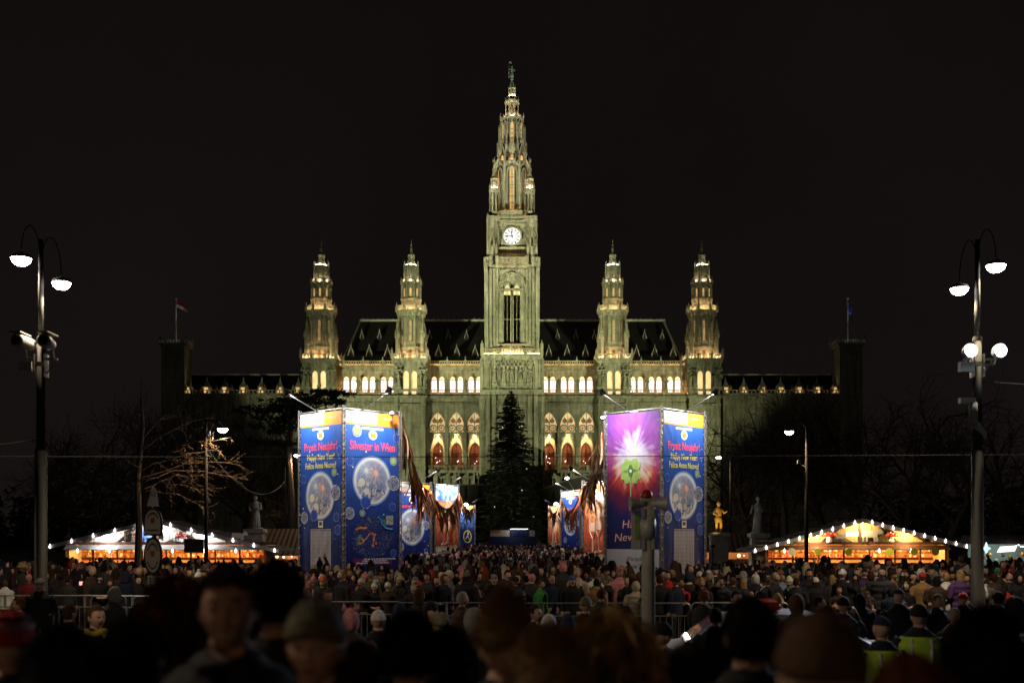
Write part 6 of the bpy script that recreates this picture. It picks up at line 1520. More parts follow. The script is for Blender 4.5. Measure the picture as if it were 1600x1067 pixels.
d = 57; k = d/F; o = empty('bare_tree', ((214-800)*k, d, 0), 0, 'bare tree with lamp lit branches reaching over the pale gabled stall', 'tree', 'bare trees in the park'); rr = random.Random(6)
M = MB(); M.tube([(0, 0, 0), (.1, 0, 3), (0, .1, 5.5), (.3, 0, 8), (.2, 0, 10.5)], [.2, .17, .14, .09, .03], 8); M.build('trunk', BARK, o); C = MB()
for px0, py0, px1, py1 in ((222, 705, 330, 648), (224, 720, 372, 690), (222, 735, 350, 706), (222, 745, 368, 725), (226, 752, 300, 700), (222, 760, 345, 775), (224, 765, 310, 745), (226, 770, 330, 800), (220, 690, 285, 640), (218, 700, 150, 660), (218, 730, 140, 715), (220, 745, 380, 750)):
    a = Vector(((px0-214)*k, 0, CZ+(HY-py0)*k)); b = Vector(((px1-214)*k, rr.uniform(-1.6, 1.2), CZ+(HY-py1)*k)); pts = []
    for i in range(8): t = i/7; q = a.lerp(b, t); q.z += .35*math.sin(t*PI)+rr.gauss(0, .06); q.x += rr.gauss(0, .05); q.y += rr.gauss(0, .05); pts.append(q)
    C.tube(pts, .032, 5, .009)
    for i in range(13):
        t = rr.uniform(.3, 1); j = min(6, int(t*7)); p = pts[j].lerp(pts[j+1], t*7-j); dv = Vector((rr.uniform(.1, 1)*(1 if b.x > a.x else -1), rr.gauss(0, .5), rr.uniform(-.75, .55))).normalized(); ln = rr.uniform(.5, 1.3); e = [p]
        for m_ in range(4): dv = (dv+Vector((rr.gauss(0, .25), rr.gauss(0, .2), rr.gauss(-.05, .25)))).normalized(); e.append(e[-1]+dv*ln/4)
        C.tube(e, .011, 4, .005)
        for m_ in range(2): q = e[rr.randrange(1, 4)]; C.tube([q, q+Vector((rr.uniform(-.1, .3), rr.gauss(0, .15), rr.uniform(-.35, .15)))], .006, 3, .004)
C.build('crown', mat('lit_twig', (.15, .11, .075), .9, noise=.3, scale=3), o)  # paler than the other twigs: lamplight put into the colour
for i, (px, d, h, lb) in enumerate(((150, 120, 15, 'bare dark tree far left behind the pale gabled stall'), (215, 128, 17, 'tall bare tree between the left flag and the pale gabled stall'), (300, 138, 17, 'bare tree below the red and white flag'), (372, 135, 16.5, 'bare tree against the dark left wing of the town hall'), (432, 140, 15, 'smaller bare tree left of the outermost tower'), (60, 118, 15, 'bare tree at the far left edge of the park'),
        (1128, 150, 16, 'floodlit twiggy bare tree just right of the prosit panel'), (1172, 130, 16, 'bare tree above the boarded roof stall'), (1225, 130, 17, 'tall bare tree against the dark right wing of the town hall'), (1290, 138, 19, 'tall bare tree left of the blue flag'), (1345, 135, 19, 'bare tree below the blue flag'), (1410, 118, 16, 'bare tree right of the blue flag'), (1480, 112, 15, 'bare tree left of the floodlight lamp post'), (1580, 112, 15, 'bare tree at the far right edge of the park'))):
    bare_tree(*pos(px, d), h*1.3, 20+i, lb, 1.0, 0, 0, 7)
bare_tree(*pos(1318, 80), 6.5, 77, 'gnarled low tree with arching branches above the yellow gabled stall', 1.5, -.35, .6)
bare_tree(*pos(1165, 95), 8.0, 78, 'spreading old tree with a long sideways limb behind the stone statue', 1.6, .3, .5)
bare_tree(*pos(455, 100), 8.5, 79, 'lamp lit yellowish tree beside the prosit banner edge', .8, .05)

def needle_clumps(M, c, r, n_, rr, ln=.35):
    for i in range(n_):
        v = Vector((rr.gauss(0, 1), rr.gauss(0, 1), rr.gauss(0, .22))).normalized()*r*rr.random()**.4; p = c+v; d = (v+Vector((rr.gauss(0, .3), rr.gauss(0, .3), rr.gauss(0, .3)))).normalized()*ln
        s = d.orthogonal().normalized()*ln*.22; M.poly([p-s, p+d, p+s])
NEED = mat('pine_needle', (.018, .028, .014), .9, noise=.3)
k = 92/F; o = empty('pine_tree', ((452-800)*k, 92, 0), 0, 'black pine with flat layered boughs against the outermost left tower', 'tree'); rr = random.Random(5)
M = MB(); M.tube([(0, 0, 0), (.2, 0, 5), (-.1, 0, 10), (.4, 0, 14)], [.35, .3, .22, .1], 8); T = M; C = MB()
for px, py, rad in ((505, 616, 1.1), (490, 624, 1.3), (470, 628, 1.5), (450, 632, 1.5), (430, 640, 1.6), (480, 642, 1.4), (455, 652, 1.7), (415, 656, 1.5), (436, 668, 1.6), (462, 672, 1.4), (400, 640, 1.2), (515, 628, .8), (512, 611, .7), (420, 690, 1.4), (448, 694, 1.3)):
    c = Vector(((px-452)*k, rr.uniform(-1.2, 1.2), CZ+(HY-py)*k)); T.tube([(.1, 0, c.z-1.2), c*.6+Vector((0, 0, c.z*.4-.5)), c], [.12, .07, .03], 5)
    for j in range(9):
        q = c+Vector((rr.gauss(0, rad*.8), rr.gauss(0, rad*.6), rr.gauss(0, .12))); needle_clumps(C, q, rad*.36, 50, rr, .30)
T.build('trunk', BARK, o); C.build('crown', NEED, o)

# belt of dark evergreens closing the park behind
for sd, lb in ((-1, 'dark evergreen belt closing the park on the left'), (1, 'dark evergreen belt closing the park on the right')):
    M = MB(); rr = random.Random(31+sd); px = 0
    for i in range(230):
        X = sd*rr.uniform(74, 230); Y = rr.uniform(215, 300); h = rr.uniform(7, 14)
        for j in range(46):
            u = rr.random(); R = (1-u)*h*.28+.5; a = rr.uniform(0, 2*PI); c = Vector((X+R*math.cos(a), Y+R*math.sin(a), u*h)); e = Vector((rr.gauss(0, 1), rr.gauss(0, 1), rr.gauss(0, .6)))*1.1; f = Vector((rr.gauss(0, 1), rr.gauss(0, 1), rr.gauss(0, .6)))*1.1
            M.poly([c, c+e, c+f])
    tag(M.build('evergreen_foliage', NEED), lb, 'foliage', kind='stuff')

# tall spruce in front of the tower
SPR = mat('spruce_needle', (.105, .12, .085), .85, noise=.45, scale=.6)
d = 200; k = d/F; o = empty('spruce_tree', ((799-800)*k, d, 0), 0, 'tall dark spruce standing in front of the clock tower', 'tree'); rr = random.Random(12)
Ht = CZ+(HY-608)*k; M = MB(); M.tube([(0, 0, 0), (.05, 0, Ht*.5), (0, 0, Ht)], [.42, .25, .03], 8); M.build('trunk', BARK, o)
C = MB(); B = MB(); nl = 62
for L in range(nl):
    t = L/(nl-1); z = 1.6+(Ht-2.0)*t; R = (6.3*(1-t)**.56+.08)*rr.uniform(.86, 1.1); nb = int(11-5*t)
    for b_ in range(nb):
        a = 2*PI*(b_+rr.random()*.8)/nb+L*.7; Rb = R*rr.uniform(.72, 1.13); d3 = Vector((math.cos(a), math.sin(a), 0)); pts = []
        for i in range(6): u = i/5; pts.append(Vector((0, 0, z))+d3*Rb*u+Vector((0, 0, Rb*(.10*u-.34*u*u+.16*u**4))))
        B.tube(pts, .045, 3, .01, False); side = Vector((-d3.y, d3.x, 0)); n_ = int(14+Rb*14)
        for i in range(n_):
            u = rr.uniform(.12, 1.02); j = min(4, int(u*5)); p = pts[j].lerp(pts[j+1], u*5-j); w = (.75*(1.08-u)+.12)*min(1, Rb*.4)
            for s in (-1, 1):
                q = p+side*s*w*rr.uniform(.4, 1.1)+d3*rr.uniform(.1, .42)+Vector((0, 0, rr.uniform(-.42, .08))); e = (q-p).cross(Vector((0, 0, 1)))
                if e.length < 1e-4: continue
                e = e.normalized()*rr.uniform(.08, .18); C.poly([p-e, q, p+e+Vector((0, 0, -.08))])
C.build('crown', SPR, o); B.build('bough', BARK, o)
for i in range(9):                                       # lights on the tree
    t = rr.uniform(.15, .85); a = rr.uniform(-1.2, 1.2); R = 6.0*(1-t)**.56*.8; M = MB(); M.ball((R*math.sin(a), -R*math.cos(a), 1.6+(Ht-2)*t), .09, 6, 4); M.build('tree_light', emat('tree_light_glow', (1, .85, .6), 1.3), o)

# ------------------------------------------------------------------ stone statues on pedestals
SSTONE = mat('statue_stone', (.32, .30, .26), .9, noise=.3, scale=3, bump=.3)
def statue(px, pyf, pyt, d, label, gold_lit=False, seed=0):
    k = d/F; x = (px-800)*k; zf = CZ+(HY-pyf)*k; h = (pyf-pyt)*k; o = empty('statue', (x, d, 0), 0, label, 'statue'); rr = random.Random(seed)
    m = mat('gold_lit_stone', (.50, .30, .08), .6, noise=.3, scale=3) if gold_lit else SSTONE  # golden lamplight painted into the stone colour of that figure
    M = MB(); M.box(-.8, .8, -.8, .8, 0, .4); M.box(-.6, .6, -.6, .6, .4, zf-.3); M.box(-.7, .7, -.7, .7, zf-.3, zf); M.build('pedestal', SSTONE, o)
    M = MB(); M.smooth = True; s = h/1.82; M.X = Matrix.Translation((0, 0, zf)) @ Matrix.Scale(s, 4)
    if gold_lit:
        M.box(-.3, .3, -.22, .22, 0, .06)
        for q in (-1, 1): M.tube([(q*.12, -.03 if q > 0 else .05, .05), (q*.13, -.06, .48), (q*.1, 0, .9)], [.07, .085, .12], 8)
        M.lathe([(.19, .84), (.17, 1.02), (.22, 1.28), (.2, 1.42), (.07, 1.5), (.065, 1.56)], 0, 0, 12, None, 1, .72); M.ball((0, -.01, 1.67), .115, 12, 8, 1.2); M.lathe([(.15, 1.70), (.11, 1.78), (.03, 1.86)], 0, 0, 10)
        M.tube([(.2, 0, 1.38), (.32, -.08, 1.16), (.46, -.22, 1.28)], [.075, .065, .05], 8); M.tube([(-.2, 0, 1.38), (-.29, 0, 1.12), (-.12, -.2, 1.02)], [.075, .065, .05], 8)
        M.lathe([(.2, .62), (.24, .7), (.2, .95)], 0, 0, 12, None, 1, .75); M.tube([(.16, .1, .05), (.18, .1, .9)], .04, 6)
    else:
        M.box(-.36, .36, -.28, .28, 0, .06)
        M.lathe([(.32, .06), (.3, .3), (.26, .65), (.22, .98), (.26, 1.22), (.25, 1.38), (.15, 1.48), (.075, 1.53), (.07, 1.58)], 0, 0, 18, None, 1, .75); M.ball((.0, -.03, 1.69), .115, 12, 8, 1.2); M.lathe([(.13, 1.68), (.12, 1.78), (.04, 1.83)], 0, .01, 10)
        for q in range(9): a = -1.3+q*.32; M.tube([(.19*math.sin(a), -.15*math.cos(a), 1.15), (.22*math.sin(a+.1), -.17*math.cos(a), .65), (.31*math.sin(a), -.235*math.cos(a), .07)], [.02, .035, .045], 5)
        M.tube([(.24, 0, 1.38), (.33, -.06, 1.12), (.1, -.26, 1.08)], [.085, .075, .05], 8); M.tube([(-.24, 0, 1.38), (-.34, -.05, 1.1), (-.42 if seed else -.2, -.22, .98)], [.085, .075, .05], 8)
    M.X = None; M.build('statue_figure', m, o); return o
statue(399, 826, 774, 80, 'cloaked stone statue on a pedestal behind the striped plank roof', False, 0)
g = statue(1123, 832, 784, 82, 'golden lit statue of a standing figure beside the prosit panel edge', True)
lamp('statue_lamp', 'SPOT', (-.8, -2.2, 2.2), 420, (1, .66, .2), g, .1, None, 34, .5).rotation_euler = (PI/2+.68, 0, -.35)
M = MB(); M.box(-.95, -.65, -2.3, -2.0, 1.9, 2.1); M.tube([(-.8, -2.15, 1.9), (-.8, -2.15, 0)], .04, 5); M.build('statue_floodlight', BLACK, g)
statue(1185, 833, 776, 84, 'grey robed stone statue between the golden figure and the park lamp', False, 1)

# added unseen lamp left of the view, brightens siren post and foreground
o = empty('street_lamp', (-7.2, 6.4, 0), 0, 'added unseen street lamp left of the view', 'street lamp', 'tall street lamps on the road edge')
M = MB(); M.smooth = True; M.lathe([(.24, 0), (.24, .3), (.13, .34), (.09, 4.5), (.05, 9.1)], 0, 0, 14); M.build('post', POLE, o)
arc_arm(o, 0, 8.6, .6, 8.4, .022); lamp_head(o, .6, 0, 8.3, .22, 1200)
o = empty('street_lamp', (-7, -16, 0), 0, 'added unseen street lamp behind the camera', 'street lamp', 'tall street lamps on the road edge')  # added lamp out of view, lifts the camera side of the foreground people
M = MB(); M.smooth = True; M.lathe([(.24, 0), (.24, .3), (.13, .34), (.09, 4.5), (.05, 9.1)], 0, 0, 14); M.build('post', POLE, o)
arc_arm(o, 0, 8.6, .6, 8.4, .022); lamp_head(o, .6, 0, 8.3, .22, 4200, (1, .62, .36))
# ------------------------------------------------------------------ people
COATS = {k: mat('coat_'+k.replace(' ', '_'), c, .85, noise=.25, scale=9, bump=.25, bscale=30) for k, c in {
    'black': (.012, .012, .014), 'charcoal': (.03, .03, .032), 'dark navy': (.012, .018, .04), 'dark brown': (.045, .026, .016), 'grey': (.12, .12, .12), 'olive': (.06, .058, .028),
    'camel': (.26, .15, .06), 'wine red': (.12, .012, .018), 'red': (.38, .03, .025), 'dark green': (.015, .05, .025), 'bright green': (.04, .22, .05), 'beige': (.38, .32, .23),
    'pale blue': (.16, .22, .32), 'purple': (.07, .03, .11), 'white': (.6, .6, .57), 'pink': (.55, .2, .24), 'hi vis yellow': (.42, .62, .06), 'orange': (.42, .12, .025)}.items()}
HAIRM = {k: mat('hair_'+k.replace(' ', '_'), c, .85, noise=.45, scale=24, bump=.7, bscale=55, spec=.08) for k, c in {'black': (.012, .01, .009), 'dark brown': (.035, .02, .012), 'brown': (.085, .045, .022), 'blonde': (.34, .22, .10), 'grey': (.30, .29, .28), 'auburn': (.14, .045, .018)}.items()}
HATM = {k: mat('knit_'+k.replace(' ', '_'), c, .95, noise=.3, scale=30, bump=.8, bscale=60) for k, c in {'black': (.014, .014, .016), 'grey': (.2, .2, .2), 'white': (.68, .66, .62), 'cream': (.52, .45, .33), 'red': (.45, .03, .03), 'navy': (.02, .03, .08), 'olive': (.16, .15, .10), 'tan': (.30, .19, .09), 'pink': (.6, .25, .28), 'green': (.05, .2, .07), 'purple': (.12, .05, .18), 'yellow': (.5, .38, .05), 'brown': (.10, .055, .03), 'blue': (.05, .12, .35)}.items()}
SKINS = [mat('skin_%d' % i, c, .6, noise=.12, scale=14) for i, c in enumerate(((.50, .31, .22), (.44, .26, .18), (.55, .36, .27), (.32, .17, .10)))]
LIP = mat('lip', (.30, .10, .08), .5); EYED = mat('eye_dark', (.02, .015, .012), .3); EYEW = mat('eye_white', (.30, .28, .26), .35); TROU = [mat('trousers_dark', (.02, .022, .03), .9, noise=.2), mat('jeans', (.05, .07, .13), .9, noise=.3, scale=10)]
TEETH = mat('teeth', (.6, .57, .5), .4)

def head_pt(th, ph, smile=0):
    dx, dy, dz = math.sin(ph)*math.sin(th), -math.sin(ph)*math.cos(th), math.cos(ph)
    x, y, z = .080*dx, .100*dy, .122*dz
    front = max(0, -dy)
    if dz < 0:
        t = (-dz)**1.4; x *= 1-.36*t
        if dy > 0: y *= 1-.45*t; z *= 1-.25*t*dy
        else: y *= 1-.12*t
    g = lambda a, s: math.exp(-(a/s)**2)
    y -= front*(.027*g(dx, .15)*g(dz+.18, .17) + .012*g(dx, .11)*g(dz-.06, .16))          # nose, bridge
    for s in (-1, 1):
        y += front*.014*g(dx-s*.42, .2)*g(dz-.08, .11); y -= front*.008*g(dx-s*.42, .26)*g(dz-.25, .09)     # socket, brow
        y -= front*(.006+.006*smile)*g(dx-s*.5, .2)*g(dz+.25, .18)                                          # cheek
    y -= front*(.009*g(dx, .26)*g(dz+.44, .06) + .008*g(dx, .22)*g(dz+.56, .06)) - front*.007*g(dx, .3)*g(dz+.5, .035)
    y -= front*.008*g(dx, .2)*g(dz+.85, .16)                                                               # chin
    return (x, y, z), (dx, dy, dz)
def head_mesh(M, n, m, smile=0, detail=False):
    """materials: 1 skin, 3 dark, 4 lip, 5 eye white, 6 teeth"""
    pts = []; dirs = []
    for j in range(m+1):
        for i in range(n):
            p, d = head_pt(2*PI*i/n, PI*j/m if 0 < j < m else (1e-3 if j == 0 else PI-1e-3), smile); pts.append(p); dirs.append(d)
    b = M.av(pts); old = M.smooth; M.smooth = True
    for j in range(m):
        for i in range(n):
            q = (j*n+i, j*n+(i+1) % n, (j+1)*n+(i+1) % n, (j+1)*n+i); c = [sum(dirs[k][e] for k in q)/4 for e in range(3)]; mi = 1
            if c[1] < -.3:
                if abs(abs(c[0])-.40) < .15 and abs(c[2]-.07) < .055: mi = 3 if not detail else 1
                elif abs(abs(c[0])-.41) < .21 and abs(c[2]-.245) < .04: mi = 3
                elif abs(c[0]) < .27+.1*smile and abs(c[2]+.5+ (.0 if not smile else .06 - 1.4*c[0]*c[0]*.5)) < (.075 if smile else .06): mi = 6 if smile and abs(c[2]+.5+.06-.7*c[0]*c[0]) < .035 else 4
            M.face((b+q[0], b+q[3], b+q[2], b+q[1]), mi)
    # ears
    om = M.mi; M.mi = 1
    for s in (-1, 1): M.ball((s*.079, .012, -.005), .03, 8, 6, 1.15, .35, .7)
    if detail:
        for s in (-1, 1):
            c = (s*.0325, -.0815, .008); M.mi = 5; M.ball(c, .0135, 12, 8); M.mi = 3; M.ball((c[0], c[1]-.0085, c[2]), .0065, 10, 6)
            M.mi = 1; M.ball((c[0], c[1]+.001, c[2]+.0085), .0145, 12, 6, .55)
    M.mi = om; M.smooth = old

def remeshed(M, voxel):
    me = M.mesh('tmp_body'); o = bpy.data.objects.new('tmp_body', me); COL.objects.link(o)
    md = o.modifiers.new('r', 'REMESH'); md.mode = 'VOXEL'; md.voxel_size = voxel
    sm = o.modifiers.new('s', 'SMOOTH'); sm.iterations = 3; sm.factor = .5
    dg = bpy.context.evaluated_depsgraph_get(); out = bpy.data.meshes.new_from_object(o.evaluated_get(dg))
    nv = len(out.vertices); co = np.empty(nv*3); out.vertices.foreach_get('co', co); fs = [tuple(p.vertices) for p in out.polygons]
    bpy.data.objects.remove(o); bpy.data.meshes.remove(me); bpy.data.meshes.remove(out)
    return co.reshape(-1, 3), fs
HC = Vector((0, -.012, 1.632))                      # head centre of a 1.76 m body
def hand(M, wrist, d, up):
    d = Vector(d).normalized(); up = Vector(up); up = (up-d*up.dot(d)).normalized(); s = d.cross(up); w = Vector(wrist)
    M.tube([w, w+d*.045, w+d*.085], [.027, .038, .034], 8)
    for i, (o_, ln) in enumerate(((-.027, .062), (-.009, .074), (.009, .07), (.026, .055))):
        a = w+d*.08+s*o_; M.tube([a, a+d*ln*.5-up*.006, a+d*ln*.85-up*.028], [.0105, .0095, .008], 6)
    a = w+d*.025-s*.03; M.tube([a, a-s*.025+d*.03, a-s*.028+d*.06-up*.012], [.012, .011, .009], 6)
def body_mesh(pose, width=1.0, long=False, puffy=False, hi=False, smile=0):
    M = MB(); w = width; hem = .52 if long else .78
    prof = [(.21*w, hem), (.225*w, hem+.03), (.205*w, 1.0), (.20*w, 1.08), (.225*w, 1.25), (.225*w, 1.36), (.17*w, 1.43), (.085, 1.475), (.062, 1.50), (.058, 1.56)]
    if puffy: prof = [(r*(1.07+.05*math.sin(z*42)) if z < 1.42 else r, z) for (r0, z0), (r1, z1) in zip(prof, prof[1:]) for r, z in [(r0+(r1-r0)*t/5, z0+(z1-z0)*t/5) for t in range(5)]] + [prof[-1]]
    M.lathe(prof, 0, 0, 20, 0, 1, .66)
    M.ball((0, .02, 1.40), .13*w, 14, 8, .7, 1.5, .8)
    M.tube([(.078*math.sin(a), -.004-.072*math.cos(a), 1.475+.012*math.cos(a)*-1) for a in [2*PI*i/20 for i in range(21)]], .036, 8)
    for s in (-1, 1):
        M.tube([(s*.10, 0, hem+.12), (s*.105, -.01, .5), (s*.105, .0, .1), (s*.105, .0, .05)], [.10, .078, .055, .05], 10); M.tube([(s*.105, .05, .045), (s*.11, -.06, .042), (s*.115, -.17, .035)], [.045, .048, .032], 8)
    A = {'down': (((.26, .01, 1.12), (.27, -.05, .86)),)*2, 'pockets': (((.30, .03, 1.12), (.19, -.15, .98)),)*2, 'front': (((.28, .0, 1.12), (.06, -.24, 1.06)),)*2,
         'phone': (((.27, -.16, 1.2), (.14, -.32, 1.50)), ((.27, .02, 1.12), (.24, -.08, .88))), 'crossed': (((.27, -.04, 1.14), (-.06, -.22, 1.16)), ((.27, -.04, 1.13), (-.04, -.20, 1.10)))}[pose]
    for s, ((ex, ey, ez), (hx_, hy_, hz_)) in zip((-1, 1), A):
        r = 1.15 if puffy else 1
        M.tube([(s*.185*w, .0, 1.385), (s*.235*w, 0, 1.33), (s*ex*w, ey, ez), (s*hx_, hy_, hz_)], [.075*r, .078*r, .062*r, .042*r], 10)
        if pose != 'pockets':
            dd = Vector((s*(hx_-ex), hy_-ey, hz_-ez)); hand(M, (s*hx_, hy_, hz_), dd if pose != 'front' else (-s*.6, -.5, .1), (0, -1, .3) if pose == 'down' else (0, 0, 1))
    co, fs = remeshed(M, .0125 if hi else .0165)
    O = MB(); O.v = [tuple(c) for c in co]
    hands = [Vector((s*h[1][0], h[1][1], h[1][2])) for s, h in zip((-1, 1), A)]; dirs = [Vector((s*(h[1][0]-h[0][0]), h[1][1]-h[0][1], h[1][2]-h[0][2])).normalized() for s, h in zip((-1, 1), A)]
    O.smooth = True
    for f in fs:
        c = Vector(co[list(f)].mean(axis=0)); mi = 0
        if c.z > 1.53 or (c.z > 1.485 and math.hypot(c.x, c.y) < .055): mi = 1
        elif c.z < hem-.02 and abs(c.x) < .24: mi = 2 if c.z > .085 else 3
        if pose != 'pockets':
            for h, dd in zip(hands, dirs):
                if (c-h).length < .2 and ((c-h).dot(dd) > .0 if pose != 'front' else (c-h).length < .13 and c.y < -.2): mi = 1
        O.face(f, mi)
    O.X = Matrix.Translation(HC); head_mesh(O, 56 if hi else 34, 40 if hi else 24, smile, hi); O.X = None
    return O.mesh('person', [COATS['black'], SKINS[0], TROU[0], EYED, LIP, EYEW, TEETH])
def shell(off, cond, n=30, m=20, jit=0, seed=0, inner=None, ext=None):
    """cap that follows the head: keeps the faces whose direction passes cond"""
    rr = random.Random(seed); M = MB(); M.smooth = True; pts = []; ds = []
    for j in range(m+1):
        for i in range(n):
            p, d = head_pt(2*PI*i/n, PI*j/m if 0 < j < m else (1e-3 if j == 0 else PI-1e-3)); o = off(d) if callable(off) else off; o *= 1+rr.uniform(-jit, jit)
            q = Vector((.080*d[0]*o, .100*d[1]*o, .122*d[2]*o)) + Vector((0, .004, .004))
            if ext: q = ext(q, d)
            pts.append(q); ds.append(d)
    b = M.av(pts)
    for j in range(m):
        for i in range(n):
            q = (j*n+i, j*n+(i+1) % n, (j+1)*n+(i+1) % n, (j+1)*n+i)
            if all(cond(ds[k]) for k in q): M.face((b+q[0], b+q[3], b+q[2], b+q[1]))
    return M
hair_c = lambda d: d[2] > (.52 if d[1] < -.45 else -.05 if d[1] < .15 else -.55) or (d[1] > -.1 and abs(d[0]) > .2 and d[2] > -.2 and d[1] > .1)
HAIR = {}
HAIR['short'] = shell(lambda d: 1.10, hair_c, jit=.025, seed=1)
HAIR['curly'] = shell(lambda d: 1.28, lambda d: d[2] > (.42 if d[1] < -.4 else -.35), 34, 24, .09, 2)
def longx(q, d):
    if d[2] < .05 and d[1] > -.35: return Vector((q.x*(1.05+.25*min(1, -d[2]+.05)), q.y*.9+.01, q.z-.26*min(1, max(0, .05-d[2]))))
    return q
HAIR['long'] = shell(lambda d: 1.13, lambda d: d[2] > .5 or d[1] > -.3, 34, 26, .02, 3, None, longx)
HAIR['wavy'] = shell(lambda d: 1.2, lambda d: d[2] > .46 or d[1] > -.38, 34, 26, .06, 4, None, lambda q, d: longx(q, d)+Vector((.012*math.sin(q.z*60), 0, 0)))
def beanie(pom, tall=0, fuzz=0):
    M = shell(lambda d: 1.15+.07*(1-d[2]*d[2]), lambda d: d[2] > .02 if d[1] > 0 else d[2] > .26, 30, 22, .012+fuzz, 5, None, lambda q, d: Vector((q.x, q.y, q.z+tall*max(0, d[2])**2)))
    M.smooth = True; pts = []
    for i in range(25): a = 2*PI*i/24; pts.append((.081*math.sin(a), .006-.101*math.cos(a), .042-.022*(1-math.cos(a))/2))
    M.tube(pts, .0165, 8)
    if pom: M.ball((0, .01, .165+tall), .04, 10, 8)
    return M
HAIR['beanie'] = beanie(False); HAIR['pom beanie'] = beanie(True); HAIR['tall fur hat'] = beanie(False, .05, .03)
def hood():
    M = shell(lambda d: 1.34, lambda d: d[1] > -.45 or d[2] > .72, 30, 22, .015, 6, None, lambda q, d: Vector((q.x*(1.0+.15*max(0, -d[2])), q.y, q.z*1.02)))
    pts = []
    for i in range(25): a = 2*PI*i/24; pts.append((.098*math.sin(a), -.058+.01*math.cos(a), .012+.135*math.cos(a)))
    M.smooth = True; M.tube(pts, .026, 8); return M
HAIR['hood'] = hood()
def cap():
    M = shell(1.13, lambda d: d[2] > .22, 26, 18); b = M.av([(.085*math.sin(a), -.075-.11*math.cos(a)*.75, .035-.02*math.cos(a)) for a in [(-.5+i/8)*PI*.9 for i in range(9)]] + [(.085*math.sin(a), .0-.10*math.cos(a), .05) for a in [(-.5+i/8)*PI*.9 for i in range(9)]])
    for i in range(8): M.face((b+i, b+i+1, b+10+i, b+9+i))
    return M
HAIR['cap'] = cap()
def santa():
    M = beanie(False); M.smooth = True; M.tube([(0, .01, .1), (.03, .04, .19), (.09, .08, .2), (.13, .1, .13)], [.08, .055, .035, .02], 10); M.ball((.135, .1, .11), .032, 8, 6); return M
HAIR['stocking hat'] = santa()
def pig():
    M = shell(1.25, lambda d: d[2] > .2 if d[1] < -.2 else d[2] > -.7, 28, 20, .01)
    for s in (-1, 1): M.prism([(s*.03, .13), (s*.105, .115), (s*.085, .205)][::s], -.03, .0)
    M.smooth = True; M.X = Matrix.Translation((0, -.125, .11)) @ Matrix.Rotation(PI/2, 4, 'X'); M.lathe([(.03, 0), (.032, .03)], 0, 0, 12); M.X = None; return M
HAIR['eared hat'] = pig()
def braid_hat():
    M = pig()
    for s in (-1, 1): M.tube([(s*.1, -.02, -.05), (s*.13, -.08, -.2), (s*.12, -.12, -.42)], [.035, .03, .028], 8)
    return M
HAIR['braided hat'] = braid_hat()
def fuzz(M, n_, ln, seed, down=0.0):
    """loose fibres standing out of a cap"""
    r = random.Random(seed); fs_ = [f for f in M.f if len(f) == 4]
    for i in range(n_):
        f = fs_[r.randrange(len(fs_))]; a, b, c_, d_ = [Vector(M.v[k]) for k in f]; u, v = r.random(), r.random(); p = a.lerp(b, u).lerp(d_.lerp(c_, u), v); nn = (p-Vector((0, 0, -.02))).normalized()
        t = Vector((r.gauss(0, .6), r.gauss(0, .6), r.gauss(0, .4)-down)); e = p+(nn*r.uniform(.3, 1)+t*.8)*ln; w_ = nn.orthogonal().normalized()*ln*.07
        k = len(M.v); M.v.extend([tuple(p-w_), tuple(p+w_), tuple(p.lerp(e, .6)+w_*.8+Vector((0, 0, -down*ln*.3))), tuple(e+Vector((0, 0, -down*ln)))]); M.f.append((k, k+1, k+2)); M.f.append((k, k+2, k+3)); M.m += [0, 0]; M.sm += [False, False]
    return M
HAIR['near short'] = fuzz(shell(lambda d: 1.10, hair_c, 60, 44, .02, 1), 2600, .022, 1, .7)
HAIR['near curly'] = fuzz(shell(lambda d: 1.13, lambda d: d[2] > (.42 if d[1] < -.4 else -.35), 60, 44, .05, 2), 4200, .032, 2)
HAIR['near long'] = fuzz(shell(lambda d: 1.13, lambda d: d[2] > .5 or d[1] > -.3, 60, 44, .012, 3, None, longx), 3600, .07, 3, 1.4)
HAIR['near wavy'] = fuzz(shell(lambda d: 1.2, lambda d: d[2] > .46 or d[1] > -.38, 60, 44, .03, 4, None, lambda q, d: longx(q, d)+Vector((.012*math.sin(q.z*60), 0, 0))), 4200, .06, 4, .8)
HAIR['near beanie'] = fuzz(beanie(False), 1800, .012, 5)
HAIR['near tall fur hat'] = fuzz(beanie(False, .05, .02), 5000, .035, 6)
HAIR['near hood'] = fuzz(hood(), 4500, .04, 7)
HAIR['near cap'] = HAIR['cap']
HAIR_ME = {}
def hair_me(kind, m):
    k = (kind, m.name)
    if k not in HAIR_ME: HAIR_ME[k] = HAIR[kind].mesh('hair' if kind.replace('near ', '') in ('short', 'curly', 'long', 'wavy') else 'hat', [m])
    return HAIR_ME[k]
def wig_mesh():
    M = shell(lambda d: 1.55, lambda d: d[2] > (.3 if d[1] < -.3 else -.5), 34, 24, .12, 9); M.m = [int((math.atan2(M.v[f[0]][0], .02+M.v[f[0]][2])+PI)*1.6) % 5 for f in M.f]
    return M.mesh('wig', [mat('wig_%d' % i, c, .8) for i, c in enumerate(((.6, .05, .05), (.65, .4, .04), (.1, .4, .06), (.05, .2, .5), (.5, .15, .03)))])
SC_M = MB(); SC_M.smooth = True
_p = []
for i in range(25): a = 2*PI*i/24; _p.append((.088*math.sin(a), .0-.078*math.cos(a), 1.475+.012*math.sin(a*2)))
SC_M.tube(_p, .036, 10); SC_M.tube([(.03, -.09, 1.47), (.06, -.155, 1.3), (.055, -.165, 1.12)], [.03, .035, .035], 8)
SCARF_ME = {}
VM = MB(); VM.smooth = True; VM.lathe([(.225, .86), (.222, 1.05), (.245, 1.25), (.248, 1.34), (.19, 1.425)], 0, 0, 22, 0, 1, .74, False)
